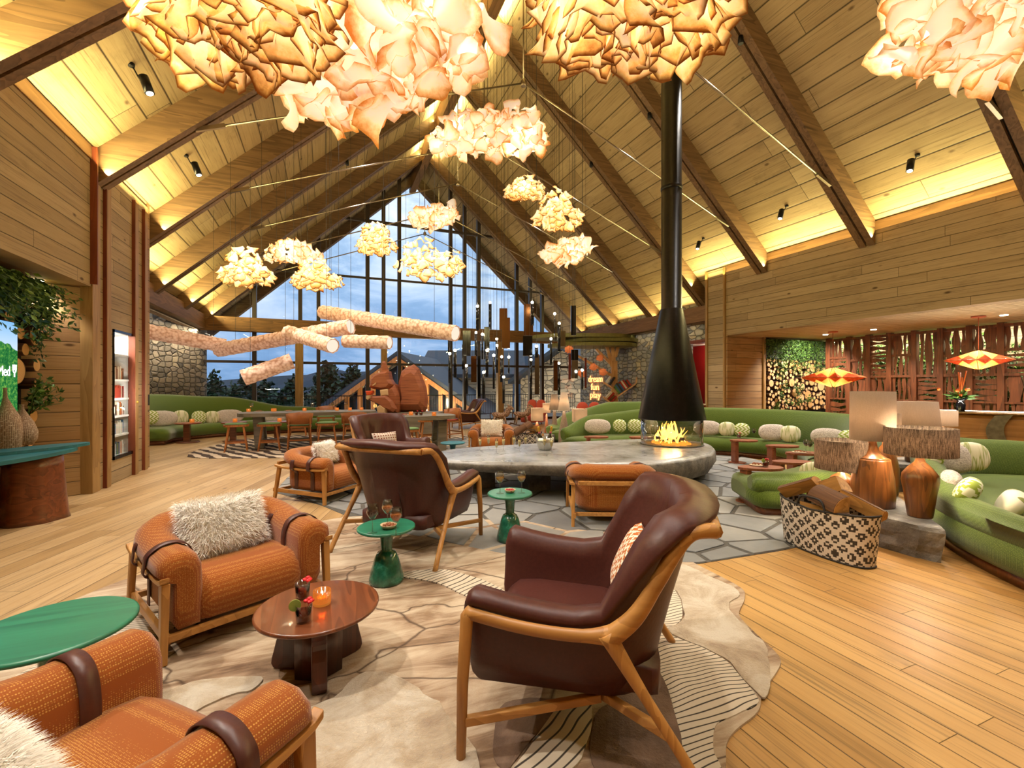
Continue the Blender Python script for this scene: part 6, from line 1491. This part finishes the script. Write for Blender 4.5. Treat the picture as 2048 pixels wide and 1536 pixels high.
tag(obj('fern_tuft', mb, 'leaf_green', fix=False), 'green fern tufts growing between the alcove logs', 'plants', None, 'stuff')
wood('screen_wood', '#3a1d0e', '#80492a', 'Z', 1., .45, .3)
XSC = 13.75
scn = thing('slat_screen', 'tall dark wood screen of wavy slats dividing the alcove on the right', 'screen', (XSC, 8.87, 0))
cols = [8.87]+[YatX(px, XSC) for px in (1699, 1738, 1780, 1830, 1883, 1941, 2004, 2090, 2200)]
rs = random.Random(31)
for i, y in enumerate(cols):
    obj('post', MB().bx(-.07, .07, y-8.87-.06, y-8.87+.06, 0, 2.88), 'screen_wood', scn, .005)
for z in (2.82, 1.74, .45): obj('rail', MB().bx(-.06, .06, cols[-1]-8.87, 0, z-.03, z+.03), 'screen_wood', scn)
def wavy(mb, y0, y1, z0, z1, hor):
    a0, a1, L0, L1 = (z0, z1, y0, y1) if hor else (y0, y1, z0, z1)
    p = a0+.02
    while p < a1-.05:
        w = rs.choice([.05, .06, .07, .12, .2]) if not hor else rs.uniform(.06, .11); w = min(w, a1-p-.01); n = 7; ph = rs.uniform(0, 6); amp = min(.022, w*.22)
        lo = [(p+amp*math.sin(ph+k*.9), L0+(L1-L0)*k/(n-1)) for k in range(n)]; hi = [(p+w+amp*math.sin(ph*1.7+k*1.1), L0+(L1-L0)*k/(n-1)) for k in range(n)]
        poly = lo+hi[::-1]; x0 = rs.uniform(-.03, 0)
        mb.ext([((x0, b, a) if hor else (x0, a, b)) for a, b in poly] if not hor else [(x0, b, a) for a, b in poly], (.03, 0, 0)); p += w+rs.choice([.03, .045, .06])
for i in range(len(cols)-1):
    y1, y0 = cols[i]-8.87-.06, cols[i+1]-8.87+.06
    zs = [.48, 1.12, 1.71] if i % 2 else [.48, 1.71]
    segs = [(.48, 1.10 if i in (0, 2, 4, 6) else 1.71)]
    zsplit = rs.choice([2.28, 2.2, None]) if i else 2.3
    segs = ([(.05, .42)] if i < 9 else [])+[(.48, 1.10), (1.14, 1.71)]+([(1.77, zsplit-.03), (zsplit+.03, 2.79)] if zsplit else [(1.77, 2.79)])
    if zsplit: obj('rail', MB().bx(-.05, .05, y0, y1, zsplit-.03, zsplit+.03), 'screen_wood', scn)
    obj('rail', MB().bx(-.05, .05, y0, y1, 1.10, 1.14), 'screen_wood', scn)
    for (za, zb) in segs:
        q = MB(); wavy(q, y0, y1, za, zb, rs.random() < .3); obj('slat_panel', q, 'screen_wood', scn)
vines('foliage_backdrop', 'green foliage glimpsed through the dark slatted screen', [Vector((14.75, rs.uniform(2.0, 9.2), rs.uniform(1.2, 2.9))) for _ in range(220)], 1.0, 40, .13, 16, Vector((-.25, 0, 0)))
struct('wall_alcove_brick', MB().bx(14.9, 15, 1, 9.4, 0, 1.3), 'brick_warm') if False else None
area('planter_light', (14.4, 6., 2.85), (.35, 0, -1), .1, 7., 260, (1., .92, .75))
# flowers on the counter
fv = thing('flower_vase', 'black vase of orange tropical flowers on the timber counter', 'vase', atd(1921, 816, 8.6)); fv.location.z = 1.011
obj('vase', MB().lathe([(.07, 0), (.06, .02), (.075, .12), (.05, .2), (.14, .27), (.13, .27), (.04, .2)], n=24, caps=False), 'rod_black', fv)
mb = MB(); fl = MB()
for k in range(60): leaf(mb, Vector((0, 0, .25)), Vector((rs.gauss(0, 1), rs.gauss(0, 1), abs(rs.gauss(.3, .4)))), rs.uniform(.15, .3), rs, .2)
plain('petal_orange', '#d8661a', .5)
for k in range(9): fl.ball((rs.gauss(0, .09), rs.gauss(0, .09), .3+rs.uniform(0, .12)), .03, 8, 6)
for k in range(4):
    a = Vector((0, 0, .28)); e = a+Vector((rs.gauss(0, .12), rs.gauss(0, .12), rs.uniform(.25, .5))); fl.tube([a, e], [.004, .012], 6)
obj('leaves', mb, 'leaf_green', fv, fix=False); obj('blossoms', fl, 'petal_orange', fv)
# ================================================================ book tree, neon words, toys and lamps at the back
wood('pale_oak', '#b98a58', '#dcb488', 'Z', 1., .5, .2)
plain('olive_plate', '#6e6b38', .7, 12., .15)
TD, TX = 17.7, 1229
def tp(px, py, y=0.): return Vector(((px-TX)/F*TD, y, CH-(py-HOR)/F*TD))
bt = thing('book_tree', 'pale wooden tree-shaped bookshelf with olive green canopy plates before the stone wall', 'bookshelf', W((TX-1024)/F*TD, TD), -YAW)
obj('trunk', MB().beam((0, 0, 0), tp(1228, 722), .27, .2, (0, 1, 0), .22, .2), 'pale_oak', bt, .01)
for a, b, w in (((1224, 733), (1211, 682), .13), ((1227, 724), (1224, 688), .16), ((1230, 714), (1237, 690), .13), ((1222, 728), (1192, 698), .11), ((1224, 752), (1197, 736), .11), ((1197, 736), (1154, 711), .10)):
    obj('branch', MB().beam(tp(*a), tp(*b), w, .14, (0, 1, 0), w*.8, .12), 'pale_oak', bt, .008)
for a, b in (((1231, 792), (1268, 766)), ((1205, 763), (1222, 774)), ((1205, 792), (1222, 807))):
    obj('shelf', MB().beam(tp(*a, -.12), tp(*b, -.12), .30, .05, (0, 1, 0)).xf(Matrix.Identity(4)) if False else MB().ext([tp(*a, -.28), tp(*b, -.28), tp(*b, -.28)-Vector((0, 0, .06)), tp(*a, -.28)-Vector((0, 0, .06))], (0, .3, 0)), 'pale_oak', bt)
obj('shelf_end', MB().beam(tp(1268.5, 767, -.13), tp(1270.5, 754, -.13), .3, .05, (1, 0, 0)), 'pale_oak', bt)
for cx, cz, rx, ry, z in ((1165, 0, 2.1, 1.1, 3.36), (1205, 0, 1.5, .95, 3.22), (1190, 0, 1.75, 1.0, 3.05)):
    x0 = (cx-TX)/F*TD; po = blob([(x0+rx*math.cos(a)*(1+.12*math.sin(3*a)), ry*math.sin(a)*(1+.15*math.cos(2*a))) for a in [2*PI*k/14 for k in range(14)]], 3)
    obj('canopy_plate', MB().prism(po, z-.06, z+.07), 'olive_plate', bt)
rs = random.Random(17); Mb = bt.matrix_basis
def shelfbooks(a, b, n, lab, names, side=1):
    A, B = tp(*a, -.13), tp(*b, -.13); d = (B-A).normalized(); ang = math.atan2(d.z, d.x)
    for i in range(n):
        c = names[i % len(names)]; h = rs.uniform(.26, .38); o = obj('book', MB().bx(0, .07, -.09, .09, 0, h), 'book_'+c); p = A+d*(.08+i*(B-A).length*.82/n)+Vector((0, 0, .004))
        o.matrix_world = (bpy.context.view_layer.update() or Matrix.Translation(W((TX-1024)/F*TD, TD)) @ Matrix.Rotation(-YAW, 4, 'Z')) @ Matrix.Translation(p) @ Matrix.Rotation(-ang, 4, 'Y')
        tag(o, lab % c, 'book', 'books on the tree shelves')
shelfbooks((1232, 790), (1262, 769), 9, '%s book on the right sloping shelf of the wooden book tree', ['green', 'blue', 'dark', 'blue', 'red', 'cream', 'red', 'dark', 'red'])
shelfbooks((1206, 792), (1221, 806), 4, '%s book on the lower left shelf of the wooden book tree', ['cream', 'red', 'brown', 'red'])
shelfbooks((1206, 763), (1221, 773), 2, '%s book on the upper left shelf of the wooden book tree', ['white', 'dark'])
emis('neon', '#ff9a5a', 3.2); emis('globe_glow', '#ff9a58', .8)
for i, (px, py, dd, r) in enumerate(((1163, 747, 16.6, .16), (1187, 734, 17.0, .16), (1206, 744, 17.0, .16), (1200, 716, 17.4, .15), (1138, 699, 16.4, .16))):
    mb = MB(); rs2 = random.Random(i)
    mb.ball((0, 0, 0), r*.8, 14, 10); 
    for k in range(90):
        v = Vector((rs2.gauss(0, 1), rs2.gauss(0, 1), rs2.gauss(0, 1))).normalized(); a = v.orthogonal().normalized()*.03; mb.add([v*r*.78-a, v*r*.78+a, v*r*1.08], [(0, 1, 2)])
    t = thing('globe_lamp', ['leftmost low', 'upper middle', 'right', 'highest', 'far left high'][i]+' spiky copper globe lamp hanging by the book tree', 'pendant lamp', atd(px, py, dd), 0, 'copper globe lamps'); obj('globe', mb, 'copper_glow', t) if 'copper_glow' in MATS else None
    if not t.children:
        m_, t_ = newmat('copper_glow'); d_ = t_.n('ShaderNodeBsdfDiffuse', Color=lin('#c4754a')); e_ = t_.n('ShaderNodeEmission', Color=lin('#ff9050'), Strength=.22); a_ = t_.n('ShaderNodeAddShader'); t_.put(a_.inputs[0], d_.outputs[0]); t_.put(a_.inputs[1], e_.outputs[0]); t_.n('ShaderNodeOutputMaterial', Surface=a_.outputs[0]); obj('globe', mb, 'copper_glow', t)
    c = t.location; obj('cord', MB().tube([(0, 0, r), (0, 0, min(3.0, 9)-c.z)], .006, 5), 'cable', t)
MXN = Matrix(((0, 0, -1, 0), (-1, 0, 0, 0), (0, 1, 0, 0), (0, 0, 0, 1)))   # lettering on a -X face
for s_, py, px0, px1 in (('dream', 764, 1177, 1205), ('fun', 780, 1182, 1198), ('play', 796, 1180, 1201)):
    y0, y1 = YatX(px0, XS-.04), YatX(px1, XS-.04); yc = (y0+y1)/2; z = zat(py, XS, yc)
    o = text('neon_sign', s_, .42, Matrix.Identity(4), 'neon', None, .012); w = max(v.co.x for v in o.data.vertices)-min(v.co.x for v in o.data.vertices)
    k = abs(y0-y1)/w; o.matrix_world = Matrix.Translation((XS-.04, yc, z)) @ MXN @ Matrix.Diagonal((k, 1.0, 1, 1)); tag(o, 'glowing neon word %s on the right stone wall' % s_, 'neon sign', 'neon words on the stone wall')
# rocking horses
m, t = newmat('leopard'); P = obco(t); v = t.vor(P, 26.); c = t.ramp(v, [(.2, '#33221a'), (.42, '#8f6e55'), (.6, '#b8957a')]); finish(t, c, .9)
def rocker(lab, px, d, rz):
    t = thing('rocking_horse', lab, 'rocking horse', W((px-1024)/F*d, d), rz, 'spotted rocking horses')
    b = MB().tube(bez([(-.26, 0, .40), (-.2, 0, .43), (0, 0, .40), (.17, 0, .43), (.26, 0, .52), (.32, 0, .66), (.33, 0, .70)], 4), [.05]+[.10]*4+[.11]*4+[.10]*4+[.12]*4+[.10]*4+[.075]*4, 12)
    obj('body', b, 'leopard', t); hd = obj('head', MB().tube([(.28, 0, .72), (.36, 0, .71), (.46, 0, .64), (.48, 0, .62)], [.055, .075, .05, .035], 10), 'leopard', t)
    for sy in (-1, 1): obj('ear', MB().tube([(.30, sy*.05, .75), (.29, sy*.06, .83)], [.025, .006], 6), 'leopard', t)
    for sy in (-1, 1):
        obj('leg', MB().tube([(.16, sy*.06, .36), (.24, sy*.11, .05)], [.04, .018], 8), 'leopard', t); obj('leg', MB().tube([(-.2, sy*.06, .36), (-.26, sy*.11, .05)], [.04, .018], 8), 'leopard', t)
        obj('rocker', MB().tube(bez([(-.42, sy*.12, .12), (-.2, sy*.12, .035), (.05, sy*.12, .015), (.25, sy*.12, .04), (.45, sy*.12, .13)], 4), .014, 7), 'bark', t)
    obj('tail', MB().tube(bez([(-.26, 0, .45), (-.34, 0, .50), (-.36, 0, .40), (-.34, 0, .28)], 4), .018, 6), 'bark', t); return t
rocker('spotted rocking horse near the gable window, left one of the pair', 1000, 16.6, -YAW+.1); rocker('spotted rocking horse near the gable window, right one of the pair', 1043, 17.0, -YAW+.35)
fabric('coral', '#b5432f', '#cf5f48', 120., .85)
def coral(lab, px, d, rz, tall=.82):
    t = thing('lounge_chair', lab, 'armchair', W((px-1024)/F*d, d), rz, 'coral red lounge chairs')
    obj('seat', softblock(MB(), -.36, .36, [(-.34, .08), (-.36, .34), (.3, .38), (.38, .28), (.34, .08)], .1), 'coral', t)
    for x in (-.2, .2): obj('backrest', MB().ball((x, -.30, tall*.62), (.22, .13, tall*.38), 16, 12, .8), 'coral', t)
    for sx in (-1, 1): obj('leg', MB().tube([(sx*.26, .2, 0), (sx*.24, .18, .1)], .02, 8), 'stool_wood', t); obj('leg', MB().tube([(sx*.26, -.22, 0), (sx*.24, -.2, .1)], .02, 8), 'stool_wood', t)
coral('coral red lounge chair behind the right rocking horse', 1066, 17.7, PI*.7, .95); coral('coral red lounge chair behind the green sofa below the neon words', 1180, 15.0, -YAW+PI, .95)
# lamp stone at the left end of the hearth sofa
rock('stone_block', 'low stone block carrying lamps behind the ice bucket', [(.35, 11.5), (.5, 11.0), (.85, 10.95), (1.05, 11.1), (.9, 11.35), (.75, 11.7)], 0, .30)
plain('copper', '#b5714f', .35, 20., .1, .1, Metallic=.5); plain('ceramic', '#8d7767', .4, 40., .2, .2)
sqb = [(.05, 0), (.055, .02), (.05, .3)]
lamp('lamp with square cream shade above a copper ball, left of the cone lamp', (1074-1024)/F*11.25, 11.25, .30, [(.04, 0), (.05, .02), (.11, .12), (.05, .22), (.02, .3)], .205, .205, .635, .945, 'linen_light', 2.2, 'copper', None, True)
lamp('lamp with small square cream shade farther back', (1093-1024)/F*11.9, 11.9, 0, [(.08, 0), (.09, .02), (.05, .4), (.02, .75)], .135, .135, .79, 1.04, 'linen_light', 1.6, 'copper', None, True)
lamp('lamp with tall cone shade on a tapered ceramic base', (1128-1024)/F*10.95, 10.95, 0, [(.13, 0), (.14, .05), (.13, .35), (.06, .72), (.03, .88)], .15, .075, .90, 1.34, 'linen_light', 2.2, 'ceramic')
lamp('grey cone shaded lamp standing behind the cream cone lamp', (1109-1024)/F*11.6, 11.6, 0, [(.12, 0), (.13, .05), (.05, .7), (.03, .86)], .14, .08, .88, 1.28, 'linen', 1.5, 'ceramic')
lamp('lamp with big square cream shade above the left arm of the curved sofa', (1159-1024)/F*11.3, 11.3, 0, [(.09, 0), (.1, .03), (.05, .4), (.02, .58)], .235, .235, .60, .92, 'linen_light', 2.4, 'copper', None, True)
B2 = basket('smaller black and white patterned basket of firewood behind the hearth slab', W(.38, 10.45), yawdir(.9, -.3)+PI/2+.6, .62, .30, .42)
fill(B2, 5, .34, 9, 'basket behind the hearth')
# tall ceiling hung signs and cabinets are left plain; white shelf lit at the pier
sh = thing('console_table', 'lit white topped console at the foot of the right timber pier', 'console', (XR-.25, 10.6, 0)); obj('top', MB().bx(-.2, .2, -.5, .5, .93, .97), 'cabinet_white', sh); obj('body', MB().bx(-.16, .16, -.45, .45, 0, .93), 'post_wood', sh)
# ================================================================ outside
plain('terrace', '#6d6760', .7, 6., .15, .1); plain('night_ground', '#1a2418', .9, 1., .3); plain('rail_black', '#141416', .5, Metallic=.4)
struct('terrace_floor', MB().bx(-6, 13, YB+.12, 22.6, -.2, -.02), 'terrace')
struct('ground_outside', MB().bx(-150, 150, 22.6, 260, -4.2, -4), 'night_ground')
rl = thing('railing', 'black metal railing with thin upright bars along the terrace edge', 'railing', (3.5, 22.3, -.02)); b = MB()
for k in range(150): b.bx(-9.2+k*.125-.008, -9.2+k*.125+.008, -.008, .008, .08, 1.02)
q = obj('balusters', b, 'rail_black', rl); q['kind'] = 'stuff'
obj('handrail', MB().bx(-9.3, 9.5, -.025, .025, 1.02, 1.06), 'rail_black', rl); obj('lower_rail', MB().bx(-9.3, 9.5, -.015, .015, .05, .08), 'rail_black', rl)
plain('slate', '#2b3541', .6, 8., .15, .3); plain('hill_blue', '#1f3040', 1., .05, .2); stonemat('stone_house', ['#77705f', '#958a76', '#a89c86', '#c0b296'], 2., 3.5, (RT[0], RT[1], 0))
wood('facade_timber', '#7a4a22', '#b3763a', 'Z', .6, .6, .3); plain('dark_pane', '#1c222a', .2); emis('warm_window', '#ffb765', 1.4)
def house(lab, lat, d, zg_, hw, zap, slope, ln, rz, wall, timber=True):
    t = thing('house', lab, 'house', W(lat, d, zg_), rz); za = zap-zg_; ze = za-hw*slope
    obj('wall', MB().ext([(-hw, 0, 0), (hw, 0, 0), (hw, 0, ze), (0, 0, za-.05), (-hw, 0, ze)], (0, ln, 0)), wall, t)
    for s in (-1, 1):
        e = hw+.5; obj('roof', MB().ext([(0, -.9, za), (s*e, -.9, za-e*slope), (s*e, -.9, za-e*slope+.25), (0, -.9, za+.28)], (0, ln+1.4, 0)), 'slate', t)
        if timber: obj('barge_board', MB().ext([(0, -.95, za-.32), (s*e, -.95, za-e*slope-.32), (s*e, -.95, za-e*slope-.02), (0, -.95, za-.02)], (0, .12, 0)), 'facade_timber', t)
    if timber:
        n = 13
        for k in range(n):
            x = -hw+.3+(2*hw-.6)*k/(n-1); obj('timber_slat', MB().bx(x-.11, x+.11, -.5, -.3, 0, za-abs(x)*slope-.15), 'facade_timber', t)
        obj('floor_beam', MB().bx(-hw, hw, -.52, -.34, ze*.55, ze*.55+.25), 'facade_timber', t); obj('pane', MB().ext([(-hw+.2, -.02, .1), (hw-.2, -.02, .1), (hw-.2, -.02, ze), (0, -.02, za-.3), (-hw+.2, -.02, ze)], (0, .015, 0)), 'dark_pane', t)
    return t
house('slate roofed chalet with a slatted timber gable outside the window', -6.5, 27., -4, 5.2, 3.2, .68, 9, -YAW-.12, 'stone_house')
h2 = house('grey stone house with slate roof beyond the terrace, lit by warm lamps', 0.05, 36., -4, 4.2, 4.0, .42, 6.2, -YAW+PI/2, 'stone_house', False)
house('low slate roofed barn left of the chalet', -10.6, 31., -4, 4.2, 1.6, .75, 7, -YAW+.25, 'stone_house', False)
house('stone gable house at the right end of the window view', 3.4, 30., -4, 3.2, 3.9, .62, 10, -YAW-.5, 'stone_house', False)
for la, dd, z, pw in ((-3.5, 24.5, -1.5, 700), (-.4, 27.5, -1, 1300), (2.6, 26.5, -.5, 1200), (-4.6, 24.6, .3, 1300), (-7.4, 24.6, .3, 700)):
    p = W(la, dd, z); lp = thing('garden_lamp', 'warm garden lamp lighting the stone houses outside', 'lamp', (p.x, p.y, -4), 0, 'garden lamps outside'); obj('post', MB().tube([(0,0,0), (0,0,z+4)], .03, 8), 'rail_black', lp); obj('globe', MB().ball((0,0,z+4.1), .1, 10, 8), 'warm_window', lp); point('garden_light', (0, 0, z+4.1), pw, (1., .75, .45), .12, lp)
# dusk hills and trees
def ridge(lab, d, pts, name='hill'):
    mb = MB(); P = bez([(a, b, 0) for a, b in pts], 6); top = []; bot = []; back = []
    for q in P:
        z = CH-(q.y+1.5*mnoise.noise(Vector((q.x*.05, d, 0)))-HOR)/F*d; lat = (q.x-1024)/F*d; top.append(W(lat, d, z)); bot.append(W(lat, d*.8, -4)); back.append(W(lat, d*1.4, -4))
    mb.loft([bot, top, back], False, False, True); tag(obj(name, mb, 'hill_blue', fix=False), lab, 'hill')
ridge('long blue hill ridge behind the houses outside', 150, [(380, 765), (560, 752), (700, 745), (850, 735), (950, 716), (1060, 708), (1120, 722), (1200, 735), (1300, 745)])
ridge('nearer dark wooded hill left of the chalet outside', 90, [(300, 800), (430, 790), (560, 770), (620, 748), (680, 740), (740, 760), (800, 790)])
leafmat('tree_leaf', '#0c1c10', '#14301a', '#25451f')
def tree(lab, px, top, wpx, d, seed):
    rs = random.Random(seed); base = W((px-1024)/F*d, d, -4); H = CH-(top-HOR)/F*d+4; r = wpx/2/F*d
    t = thing('tree', lab, 'tree', base); obj('trunk', MB().tube([(0,0,0), (0,0,H*.8)], [.25, .08], 8), 'bark', t); mb = MB()
    for k in range(900):
        v = Vector((rs.gauss(0, 1), rs.gauss(0, 1), rs.gauss(0, 1))).normalized()*rs.random()**.33; zz = (v.z*.5+.5); w = r*(1-.75*zz**1.5)*(1+.25*math.sin(5*math.atan2(v.y, v.x)+zz*9))
        leaf(mb, Vector((v.x*w, v.y*w, H*(.25+.75*zz))), Vector((rs.gauss(0, 1), rs.gauss(0, 1), rs.gauss(-.2, .6))), r*.28, rs, .7)
    obj('crown', mb, 'tree_leaf', t, fix=False)
for i, (px, top, w, d, lab) in enumerate(((428, 742, 70, 38, 'dark tree at the left end of the window'), (492, 735, 60, 40, 'dark tree left of the second wooden post in the window'), (465, 770, 90, 34, 'bushy dark tree low at the left end of the window'), (530, 758, 80, 42, 'dark tree behind the lowest tube lamp'), (585, 752, 70, 44, 'dark tree left of the timber post in the window'), (655, 722, 90, 46, 'tall dark tree right of the timber post in the window'), (705, 728, 80, 44, 'dark tree left of the squirrel ears'), (745, 735, 60, 48, 'dark tree behind the squirrel ears'), (560, 790, 120, 36, 'wide dark bush beyond the railing'), (640, 775, 110, 40, 'wide dark bush behind the railing right of the post'))):
    tree(lab, px, top, w, d, i+3)
